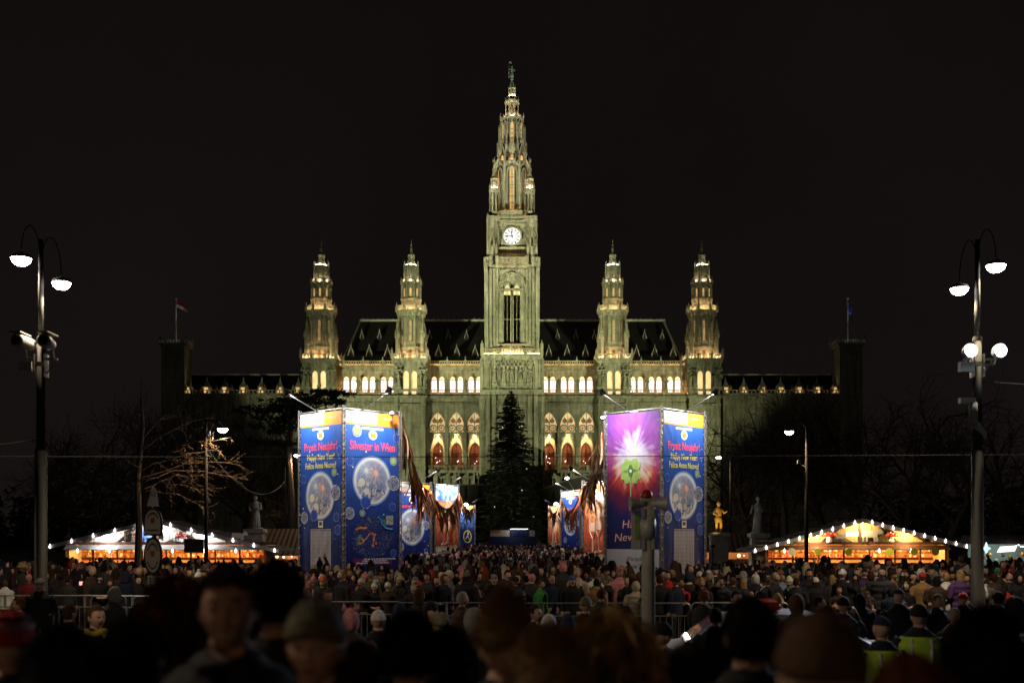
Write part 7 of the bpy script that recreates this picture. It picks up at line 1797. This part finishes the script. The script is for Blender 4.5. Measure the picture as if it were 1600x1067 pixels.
VEST_ME = VM.mesh('safety_vest', [COATS['hi vis yellow']])
VS = MB(); VS.smooth = True
for z in (.98, 1.12): VS.lathe([(.2325, z), (.2345, z+.05)], 0, 0, 22, 0, 1, .745, False)
for s in (-1, 1): VS.tube([(s*.1, -.165, .9), (s*.1, -.175, 1.2), (s*.1, -.13, 1.4)], .02, 5); VS.tube([(s*.1, .165, .9), (s*.1, .18, 1.2), (s*.1, .14, 1.4)], .02, 5)
VSTRIPE_ME = VS.mesh('reflective_stripe', [mat('reflective_grey', (.5, .5, .48), .4)])
BODIES = [body_mesh('down'), body_mesh('pockets', 1.04), body_mesh('front', 1, True), body_mesh('phone'), body_mesh('crossed', 1.05), body_mesh('pockets', 1.08, False, True), body_mesh('down', .94, True)]
HI_BODY = body_mesh('pockets', 1.05, False, False, True); HI_SMILE = body_mesh('pockets', 1.05, False, False, True, 1)
def person(x, y, z0, h, yaw, coat, head, hm, skin=0, body=0, scarf=None, vest=False, me=None, trou=0, nod=0, near=False):
    """head: key of HAIR or 'bald'; hm: material of it"""
    o = link('person', me or BODIES[body]); o.location = (x, y, z0); o.rotation_euler = (nod, 0, yaw); s = h/1.76; o.scale = (s, s, s)
    for i, m in ((0, COATS[coat]), (1, SKINS[skin]), (2, TROU[trou])): o.material_slots[i].link = 'OBJECT'; o.material_slots[i].material = m
    if head != 'bald': link('wig' if head == 'wig' else 'hair' if head in ('short', 'curly', 'long', 'wavy') else 'hat', hm if head == 'wig' else hair_me(('near ' if near else '')+head, hm), o, HC)
    if head in ('beanie', 'pom beanie', 'cap', 'stocking hat') and body in (2, 6): link('hair', hair_me('long', HAIRM['dark brown']), o, HC)
    if scarf:
        if scarf not in SCARF_ME: SCARF_ME[scarf] = SC_M.mesh('scarf', [HATM[scarf]])
        link('scarf', SCARF_ME[scarf], o)
    if vest: v = link('safety_vest', VEST_ME, o); link('reflective_stripe', VSTRIPE_ME, v)
    return o
PEOPLE = []          # (object, look, facing, x, y, zone)
def look_words(coat, head, hname, scarf):
    c = {'bald': 'shaven head', 'short': 'short %s hair' % hname, 'curly': 'curly %s hair' % hname, 'long': 'long %s hair' % hname, 'wavy': 'wavy %s hair' % hname}.get(head) or ('rainbow wig' if head == 'wig' else '%s %s' % (hname, {'beanie': 'knit cap', 'pom beanie': 'bobble hat', 'hood': 'raised hood', 'cap': 'peaked cap'}.get(head, head)))
    return 'person in %s coat with %s' % (coat, c) + (' and %s scarf' % scarf if scarf else '')
def add(px, ptop, d, yaw, coat, head, hname, label=None, z0=0, body=0, scarf=None, skin=0, vest=False, me=None, h=None, group='people standing in the crowd'):
    x = (px-800)*d/F
    if h is None: h = CZ+(HY-ptop)*d/F - z0
    extra = {'beanie': .02, 'pom beanie': .06, 'hood': .045, 'tall fur hat': .08, 'curly': .035, 'stocking hat': .05, 'eared hat': .05, 'braided hat': .05, 'wig': .065}.get(head, .012)
    h2 = max(1.05, h-extra)
    hm = WIG if head == 'wig' else HAIRM[hname] if head in ('short', 'curly', 'long', 'wavy') else None if head == 'bald' else HATM[hname]
    o = person(x, d, z0, h2, yaw, coat, head, hm, skin, body, scarf, vest, me, 0, 0, d < 6.5)
    tag(o, label, 'person', group); PEOPLE.append((o, look_words(coat, head, hname, scarf), 'facing us' if math.cos(yaw) > .35 else 'with back turned' if math.cos(yaw) < -.35 else 'in profile', x, d, label is not None)); return o
WIG = wig_mesh()
BK = PI
T = TERR
G = 'onlookers on the terrace in front'
add(358, 878, 3.3, .12, 'black', 'short', 'black', 'smiling dark haired man in black coat turned towards us, foreground', T, skin=1, me=HI_SMILE, group=G)
add(278, 902, 4.3, BK+.3, 'dark brown', 'wavy', 'auburn', 'person with wavy auburn hair just left of the smiling man', T, group=G)
add(432, 878, 4.0, BK-.2, 'black', 'curly', 'black', 'person with big curly black hair right behind the smiling man', T, group=G)
add(446, 916, 5.6, BK, 'olive', 'cap', 'olive', 'person in olive cap between the smiling man and the grey beanie woman', T, group=G)
add(494, 931, 3.15, -.05, 'black', 'beanie', 'olive', 'woman in olive grey knit beanie turned towards us, foreground', T, skin=0, me=HI_BODY, group=G)
add(640, 955, 3.5, BK+.2, 'black', 'curly', 'black', 'dark haired person between the grey beanie woman and the tan fur hat', T, group=G)
add(787, 920, 3.7, BK, 'black', 'tall fur hat', 'tan', 'person in tall tan fur hat seen from behind, foreground centre', T, group=G)
add(958, 946, 3.3, BK+.35, 'dark brown', 'long', 'blonde', 'person with long fair hair seen from behind left of the siren post', T, group=G)
add(858, 986, 2.9, BK, 'camel', 'hood', 'tan', 'person in raised tan hood between fur hat and long fair hair', T, group=G)
add(1285, 948, 2.2, BK-.1, 'dark brown', 'beanie', 'brown', 'large blurred brown knit cap, nearest head on the right', T, group=G)
add(1545, 945, 2.6, BK, 'black', 'curly', 'black', 'blurred black haired person in front of the floodlight lamp post', T, group=G)
add(1172, 930, 3.6, BK+.1, 'black', 'short', 'black', 'person with short black hair between siren post and large brown cap', T, group=G)
o = add(14, 952, 4.1, BK, 'black', 'beanie', 'red', 'person in striped red and grey beanie at the left picture edge', T, group=G)
for i, (r, zz_) in enumerate(((.096, .075), (.082, .108))):
    M = MB(); M.smooth = True; M.lathe([(r, zz_), (r*.955, zz_+.018)], 0, .006, 24, 0, 1, 1.22, False); M.build('hat_stripe', HATM['grey' if i == 0 else 'black'], o, HC)
add(205, 962, 2.9, BK, 'black', 'short', 'black', 'broad black coated person below the tram stop sign', T, group=G)
add(95, 990, 2.7, BK+.2, 'black', 'hood', 'black', 'person in black hood in the dark left corner', T, group=G)
add(1425, 1018, 2.3, BK, 'wine red', 'short', 'auburn', 'person with auburn hair at the bottom right edge', T, group=G)
add(700, 985, 4.0, BK, 'charcoal', 'hood', 'black', 'person in charcoal hood left of the tan fur hat', T, group=G)
add(1075, 1000, 3.3, BK-.3, 'black', 'beanie', 'black', 'person in black knit cap below the siren post', T, group=G)
add(560, 1000, 3.9, BK, 'black', 'short', 'dark brown', 'short dark brown haired person right of the grey beanie woman', T, group=G)
G = 'people on the road behind the terrace'
add(150, 944, 13, .9, 'black', 'short', 'brown', 'dark coated person with yellow scarf before the left barriers', 0, scarf='yellow', group=G)
add(548, 946, 13.2, BK, 'dark brown', 'eared hat', 'pink', 'person in pink eared hat left of the white knit cap', 0, group=G)
add(591, 951, 14, BK, 'black', 'beanie', 'white', 'person in white knit cap on the road, seen from behind', 0, group=G)
add(741, 948, 13, BK, 'charcoal', 'hood', 'grey', 'person in grey hood left of the tall tan fur hat, on the road', 0, group=G)
add(690, 955, 12, BK+.4, 'olive', 'beanie', 'olive', 'person in olive knit cap on the road below the silvester banner', 0, group=G)
add(887, 956, 12.6, BK, 'dark navy', 'tall fur hat', 'navy', 'person in navy fur hat on the road right of the tan fur hat', 0, group=G)
add(857, 958, 13.6, BK-.3, 'black', 'beanie', 'white', 'person with white scarf and white cap just left of the navy fur hat', 0, scarf='white', group=G)
add(1036, 970, 11.5, -1.1, 'black', 'beanie', 'black', 'person in black beanie shown in profile right of the siren post', 0, group=G)
add(1118, 948, 15, BK, 'black', 'short', 'dark brown', 'person in black coat beside the silver police car', 0, group=G)
add(1378, 962, 12.2, BK+.2, 'dark navy', 'cap', 'navy', 'steward in yellow safety vest and navy cap, left of the other steward', 0, vest=True, group=G)
add(1436, 942, 13.2, BK-.15, 'dark navy', 'beanie', 'black', 'steward in yellow safety vest and black beanie near the dark car', 0, vest=True, group=G)
add(1490, 948, 16, .3, 'dark brown', 'short', 'grey', 'grey haired person behind the dark car', 0, group=G)
add(250, 950, 17, BK, 'black', 'hood', 'black', 'black hooded person beside the tram stop sign post', 0, group=G)
add(330, 952, 19, BK, 'charcoal', 'beanie', 'grey', 'person in charcoal coat and grey cap behind the auburn haired one', 0, group=G)
rq = random.Random(77)
ROAD = ((62, 24, 'black', 'beanie', 'grey'), (108, 16, 'black', 'short', 'dark brown'), (178, 21, 'charcoal', 'hood', 'charcoal'), (215, 15, 'dark navy', 'short', 'black'), (292, 21, 'black', 'cap', 'black'), (385, 17, 'black', 'short', 'black'), (415, 21, 'dark brown', 'long', 'dark brown'),
    (462, 18, 'black', 'beanie', 'navy'), (512, 20, 'charcoal', 'short', 'brown'), (530, 11, 'black', 'short', 'black'), (625, 17, 'dark navy', 'hood', 'navy'), (655, 20.5, 'black', 'long', 'brown'), (672, 15, 'black', 'beanie', 'black'), (722, 19, 'dark brown', 'short', 'grey'), (768, 16, 'black', 'short', 'black'), (812, 19, 'black', 'cap', 'grey'),
    (835, 16, 'olive', 'short', 'dark brown'), (915, 17, 'black', 'beanie', 'olive'), (940, 21, 'charcoal', 'short', 'brown'), (978, 16, 'black', 'curly', 'dark brown'), (1150, 19, 'dark navy', 'short', 'black'), (1188, 16, 'black', 'beanie', 'brown'), (1215, 21, 'black', 'short', 'blonde'), (1245, 17, 'dark brown', 'hood', 'brown'),
    (1280, 20, 'black', 'short', 'black'), (1318, 17, 'charcoal', 'beanie', 'black'), (1345, 21, 'black', 'long', 'black'), (1405, 19, 'black', 'cap', 'navy'), (1465, 20, 'dark navy', 'short', 'brown'), (1505, 21, 'black', 'beanie', 'red'), (1560, 19, 'charcoal', 'short', 'dark brown'), (1588, 16, 'black', 'hood', 'black'), (30, 18, 'black', 'short', 'brown'), (1100, 20.5, 'charcoal', 'curly', 'auburn'))
for i, (px, d_, ck, hk, hn) in enumerate(ROAD):
    if hk == 'hood': hn = {'charcoal': 'grey', 'navy': 'navy'}.get(hn, hn)
    add(px, 0, d_, (BK+rq.gauss(0, .5)) if i % 4 else rq.gauss(0, .9), ck, hk, hn, None, 0, rq.randrange(7), None, rq.randrange(3), h=rq.uniform(1.62, 1.84), group=G); PEOPLE[-1] = PEOPLE[-1][:5]+('road',)
G = 'people standing in the crowd'
add(482, 905, 28.4, .2, 'grey', 'braided hat', 'pink', 'person in pink braided hat below the prosit banner', group=G)
add(504, 899, 28.8, .1, 'black', 'wig', 'none', 'person in a rainbow coloured wig behind the barrier', group=G)
add(470, 893, 29.0, .3, 'charcoal', 'long', 'blonde', 'person with long blonde hair beside the pink braided hat', body=6, group=G)
add(565, 902, 28.6, -.6, 'black', 'beanie', 'white', 'person in black coat and white knit cap behind the barrier below the silvester banner', group=G)
add(585, 908, 28.3, .2, 'black', 'stocking hat', 'white', 'person in white stocking hat behind the barrier', body=2, group=G)
add(606, 908, 28.3, BK, 'dark brown', 'beanie', 'white', 'person in brown coat and white knit cap with back turned at the barrier', group=G)
add(541, 899, 29.2, -1.2, 'red', 'short', 'dark brown', 'person in bright red coat in profile below the silvester banner', group=G)
add(845, 905, 28.3, 1.0, 'bright green', 'short', 'brown', 'person in bright green coat at the barrier near the tan fur hat', group=G)
add(902, 886, 29.5, -.5, 'beige', 'short', 'grey', 'grey haired person in beige coat below the clover banner tower', group=G)
add(932, 903, 28.4, BK, 'camel', 'short', 'black', 'person in camel coat with back turned beside the siren post', group=G)
add(994, 907, 28.3, BK, 'beige', 'hood', 'cream', 'person in beige puffer coat and cream hood just left of the siren post', body=5, group=G)
add(880, 876, 31, BK+.3, 'charcoal', 'eared hat', 'pink', 'person in charcoal coat and pink eared hat below the champagne banners', group=G)
add(968, 884, 30.6, .3, 'pink', 'eared hat', 'pink', 'person in pink coat and pink eared hat below the clover banner', group=G)
add(1355, 922, 28.2, .15, 'black', 'beanie', 'brown', 'person in brown knit cap and scarf facing us below the yellow gabled stall', scarf='brown', body=4, group=G)
add(1311, 915, 28.4, -.2, 'dark brown', 'short', 'brown', 'short haired person in dark brown coat facing us below the yellow gabled stall', body=4, group=G)
add(1415, 908, 28.8, .1, 'black', 'pom beanie', 'cream', 'person in cream bobble hat facing us near the floodlight lamp post', body=2, group=G)
add(1512, 934, 28.0, BK, 'purple', 'pom beanie', 'grey', 'person in purple coat and grey bobble hat by the floodlight lamp post', group=G)
add(1452, 938, 28.0, .2, 'black', 'long', 'dark brown', 'person with long dark hair facing us near the floodlight lamp post', body=2, group=G)
add(8, 905, 31.8, BK, 'white', 'short', 'brown', 'person in white coat with back turned at the left picture edge', group=G)
add(172, 905, 31.9, .5, 'red', 'long', 'auburn', 'person with long auburn hair in red coat behind the left barriers', body=6, group=G)
add(45, 896, 32, .2, 'wine red', 'beanie', 'pink', 'person in pink knit cap beside the camera lamp post', group=G)

# the rest of the crowd, row by row
def blocked(x, y, pad=.5):
    for t in (T1L, T1R, T2L, T2R, T3L, T3R, T4L, T4R):
        if (x-t.location.x)**2+(y-t.location.y)**2 < (3.0+pad)**2 and abs(x-t.location.x)+abs(y-t.location.y) < 3.6: return True
    for px, d in ((64, 25), (1527, 25), (322, 56), (1260, 56)):
        if (x-(px-800)*d/F)**2+(y-d)**2 < .4: return True
    if 66.6 < y and abs(x) > 5.2: return True
    if 148 < y < 156 and abs(x) < 3.8: return True
    return False
rr = random.Random(42); SPOTS = []
yy = 905-838
def place_row(d, step, x0, x1, jit):
    x = x0+rr.random()*step
    while x < x1:
        X, D = x+rr.uniform(-.12, .12), d+rr.uniform(-jit, jit)
        if D > 38.5 and D < 66.6 and (460 < 800+X*F/D < 634 or 938 < 800+X*F/D < 1110): x += step; continue
        if D > 47 and abs(800+X*F/D-787) > 160: x += step; continue
        lim = 31.2 if X < -8.2*D/30 and D < 31.2 else 27.8
        if D > lim and not blocked(X, D) and all((X-p[3])**2+(D-p[4])**2 > .30 for p in PEOPLE[-60:]): SPOTS.append((X, D))
        x += step*rr.uniform(.8, 1.25)
d = 28.1
while d < 66:
    hwid = d*800/F+.6; place_row(d, .62, -hwid, hwid, .22); d += max(.62, d*d*1.05/1728)
d = 66.6
while d < 187:
    place_row(d, .60, -5.0, 5.0, .3); d += d*d*.55/1728
SPOTS.sort(key=lambda s: s[1])
NIND = 300-len(PEOPLE)
ckeys = ['black']*22+['charcoal']*9+['dark navy']*7+['dark brown']*6+['grey']*2+['olive']*2+['camel', 'wine red', 'red', 'dark green', 'beige', 'pale blue', 'purple', 'white']
hkeys = ['short']*6+['long']*5+['wavy']*2+['curly']+['beanie']*6+['pom beanie']*2+['hood']*4+['cap']+['tall fur hat']+['bald']
hnames = ['black']*6+['dark brown']*6+['brown']*3+['blonde']*2+['grey', 'auburn']
knames = ['black']*9+['grey']*3+['white']*3+['cream']*2+['red']*2+['navy', 'olive', 'tan', 'pink', 'green', 'purple', 'brown', 'brown', 'blue', 'yellow']
for X, D in SPOTS[:NIND]:
    ck = rr.choice(ckeys); hk = rr.choice(hkeys); hn = rr.choice(hnames) if hk in ('short', 'long', 'wavy', 'curly', 'bald') else rr.choice(knames)
    bd = rr.randrange(7)
    if hk in ('long', 'wavy') and bd in (0, 4): bd = 6
    yaw = rr.gauss(0, .7) if rr.random() < .42 else BK+rr.gauss(0, .6)
    hgt = min(1.92, max(1.42, rr.gauss(1.70, .085)))
    if D < 30 and rr.random() < .18: hgt = rr.uniform(1.3, 1.5)
    add(800+X*F/D, 0, D, yaw, ck, hk, hn, None, 0, bd, rr.choice(knames) if rr.random() < .16 else None, rr.choice((0, 0, 1, 1, 2, 2, 3)), h=hgt+.02)
# labels that single out each of them
ZONES = ((-99, 70, 'left of the camera lamp post'), (70, 225, 'between camera lamp post and tram stop sign'), (225, 450, 'between tram stop sign and prosit banner'), (450, 540, 'below the left prosit banner'), (540, 640, 'below the silvester banner'), (640, 800, 'left of the spruce axis'), (800, 940, 'right of the spruce axis'), (940, 1035, 'below the clover banner'), (1035, 1110, 'below the right prosit panel'), (1110, 1240, 'below the boarded roof stall'), (1240, 1380, 'left half of the yellow gabled stall front'), (1380, 1515, 'right half of the yellow gabled stall front'), (1515, 1800, 'right of the floodlight lamp post'))
bylab = {}
for o, lk, fc, x, y, done in PEOPLE:
    if done is True: continue
    px = 800+x*F/y; zn = ('on the road, ' if done == 'road' else '')+next(z[2] for z in ZONES if z[0] <= px < z[1] or z[1] == 1800); bylab.setdefault((lk, fc, zn), []).append((x*F/y, o))
ORD = ['first', 'second', 'third', 'fourth', 'fifth', 'sixth', 'seventh', 'eighth']
for (lk, fc, zn), l in bylab.items():
    l.sort(key=lambda q: q[0]); base = '%s %s, %s' % (lk, fc, zn)
    for i, (_, o) in enumerate(l):
        lb = base if len(l) == 1 else '%s %s, %s, %s from left' % (lk, fc, zn, ORD[i])
        w = lb.split()
        if len(w) > 16: lb = lb.replace(' coat with ', ' coat, ').replace('person in ', '').replace('the yellow gabled stall front', 'yellow stall front').replace('between camera lamp post and tram stop sign', 'right of camera lamp post').replace('between tram stop sign and prosit banner', 'right of tram stop sign')
        while len(lb.split()) > 16: lb = lb.replace(' and ', ', ', 1) if ' and ' in lb else ' '.join(lb.split()[:16])
        o['label'] = lb

# everyone farther back: one mass
def mass_person(seed):
    r = random.Random(seed); v = []; f = []; m = []
    hatk = r.random(); coat = r.randrange(0, 8); skin = 8; cap_ = r.choice((9, 9, 9, 9, 9, 9, 9, 10, 10, 10, 10, 10, 11, 11, 9, 10, 9, 10, 12, 13, 14, 15, 16, 17, 15)); back = r.random() < .5; off = 1.14 if hatk < .5 else 1.06
    n_, ml = 9, 7
    for j in range(ml+1):
        for i in range(n_):
            ph = PI*j/ml if 0 < j < ml else (.02 if j == 0 else PI-.02); (x, y, z), dd = head_pt(2*PI*i/n_, ph); v.append((x*1.06*off, y*1.06*off, z*1.04*off+1.632))
    for j in range(ml):
        for i in range(n_):
            f.append((j*n_+i, (j+1)*n_+i, (j+1)*n_+(i+1) % n_, j*n_+(i+1) % n_)); th = 2*PI*(i+.5)/n_; ph = PI*(j+.5)/ml; dy = -math.sin(ph)*math.cos(th); dz = math.cos(ph)
            m.append(skin if (dy < -.3 and dz < .45) else cap_ if dz > -.5 else coat)
    b = len(v); pr = [(.25, .55), (.23, 1.0), (.275, 1.25), (.26, 1.36), (.17, 1.44), (.07, 1.49), (.06, 1.57)]
    for q, z in pr:
        for i in range(9): a = 2*PI*i/9; v.append((q*math.sin(a), -q*.62*math.cos(a), z))
    for k_ in range(len(pr)-1):
        for i in range(9): f.append((b+k_*9+i, b+k_*9+(i+1) % 9, b+(k_+1)*9+(i+1) % 9, b+(k_+1)*9+i)); m.append(coat)
    def ringstack(pr2, mi, n2=8, yo=0.0, sy=1.0):
        b2 = len(v)
        for q, z in pr2:
            for i in range(n2): a = 2*PI*i/n2; v.append((q*math.sin(a), yo-q*sy*math.cos(a), z))
        for k_ in range(len(pr2)-1):
            for i in range(n2): f.append((b2+k_*n2+i, b2+k_*n2+(i+1) % n2, b2+(k_+1)*n2+(i+1) % n2, b2+(k_+1)*n2+i)); m.append(mi)
    u = r.random()
    if u < .3: ringstack([(.12, 1.38), (.125, 1.5), (.11, 1.62), (.06, 1.70)], cap_, 8, .035, .8)
    elif u < .42: ringstack([(.005, 1.765), (.04, 1.785), (.04, 1.82), (.005, 1.845)], cap_)
    elif u < .58: ringstack([(.15, 1.44), (.14, 1.58), (.125, 1.70), (.05, 1.79), (.01, 1.80)], coat, 9, .03, .95)
    elif u < .66: ringstack([(.155, 1.66), (.15, 1.70), (.10, 1.75), (.09, 1.80), (.02, 1.81)], cap_)
    if r.random() < .4: ringstack([(.11, 1.43), (.125, 1.47), (.10, 1.53)], r.choice((coat, 12, 15, 16, 9, 17)), 8, -.01, .9)
    if r.random() < .07:
        b2 = len(v); sx = r.choice((-1, 1))
        for q, (x, y, z) in ((.07, (sx*.22, 0, 1.36)), (.06, (sx*.3, -.12, 1.55)), (.045, (sx*.2, -.22, 1.85)), (.03, (sx*.2, -.22, 1.95))):
            for i in range(5): a = 2*PI*i/5; v.append((x+q*math.cos(a), y+q*math.sin(a), z))
        for k_ in range(3):
            for i in range(5): f.append((b2+k_*5+i, b2+k_*5+(i+1) % 5, b2+(k_+1)*5+(i+1) % 5, b2+(k_+1)*5+i)); m.append(coat if k_ < 2 else 8)
    v = np.array(v); t = np.clip((v[:, 2]-1.0)/.7, 0, 1); v[:, 0] += t*r.gauss(0, .05); v[:, 1] += t*r.gauss(-.01, .04)
    return v, np.array(f), np.array(m)
PROTO = [mass_person(i) for i in range(160)]
vs, fs, ms = [], [], []; base = 0
for X, D in SPOTS[NIND:]:
    v, f, m = PROTO[rr.randrange(160)]; s = min(1.92, max(1.35, rr.gauss(1.68, .115)))/1.76; a = rr.gauss(0, .8) if rr.random() < .3 else PI+rr.gauss(0, .7); c, q = math.cos(a), math.sin(a)
    w = np.empty_like(v); w[:, 0] = s*(v[:, 0]*c-v[:, 1]*q)+X; w[:, 1] = s*(v[:, 0]*q+v[:, 1]*c)+D; w[:, 2] = s*v[:, 2]; vs.append(w); fs.append(f+base); ms.append(m); base += len(v)
V, Fa, Mi = np.concatenate(vs), np.concatenate(fs), np.concatenate(ms)
me = bpy.data.meshes.new('crowd'); me.vertices.add(len(V)); me.vertices.foreach_set('co', V.ravel()); me.loops.add(Fa.size); me.loops.foreach_set('vertex_index', Fa.ravel().astype(np.int32))
me.polygons.add(len(Fa)); me.polygons.foreach_set('loop_start', np.arange(0, Fa.size, 4, dtype=np.int32)); me.polygons.foreach_set('loop_total', np.full(len(Fa), 4, dtype=np.int32))
for k_ in ('black', 'charcoal', 'dark navy', 'dark brown', 'black', 'black', 'charcoal', 'dark brown'): me.materials.append(COATS[k_])
me.materials.append(SKINS[0])
for mm in (HAIRM['black'], HAIRM['dark brown'], HAIRM['brown'], HATM['red'], HATM['pink'], HAIRM['blonde'], HATM['grey'], HATM['white'], HATM['cream']): me.materials.append(mm)
me.polygons.foreach_set('material_index', Mi.astype(np.int32)); me.polygons.foreach_set('use_smooth', np.ones(len(Fa), dtype=bool)); me.update(calc_edges=True); me.validate()
link('crowd', me, label='dense mass of people filling the square up to the town hall', cat='crowd', kind='stuff')

# small glowing things carried in the crowd
GLOWS = ((776, 902, 30, (.5, .3, 1), 'violet glowing party glasses worn in the middle of the crowd', 'glasses'), (1225, 903, 40, (.6, .8, 1), 'lit phone screen held up below the yellow gabled stall', 'phone'), (727, 871, 70, (.5, .2, 1), 'small violet party light among the far crowd', 'light'), (128, 911, 33, (1, .45, .45), 'pink lit phone screen held up behind the left barriers', 'phone'))
for px, py, d_, c, lb, ct in GLOWS:
    p = P(px, py, d_); M = MB(); w = .07 if ct != 'phone' else .075; hh = .025 if ct != 'phone' else .05
    if ct == 'glasses':
        for s in (-1, 1): M.ring(s*.04, 0, .018, .034, -.01, .01, 12)
        M.box(-.01, .01, -.008, .008, -.006, .006)
    else: M.box(-w, w, -.01, .01, -hh, hh); M.box(-w*1.06, w*1.06, .011, .02, -hh*1.08, hh*1.08)
    tag(M.build('party_glasses' if ct == 'glasses' else 'phone' if ct == 'phone' else 'party_light', emat('glow_'+lb[:12], c, 1.1), None, p), lb, ct)
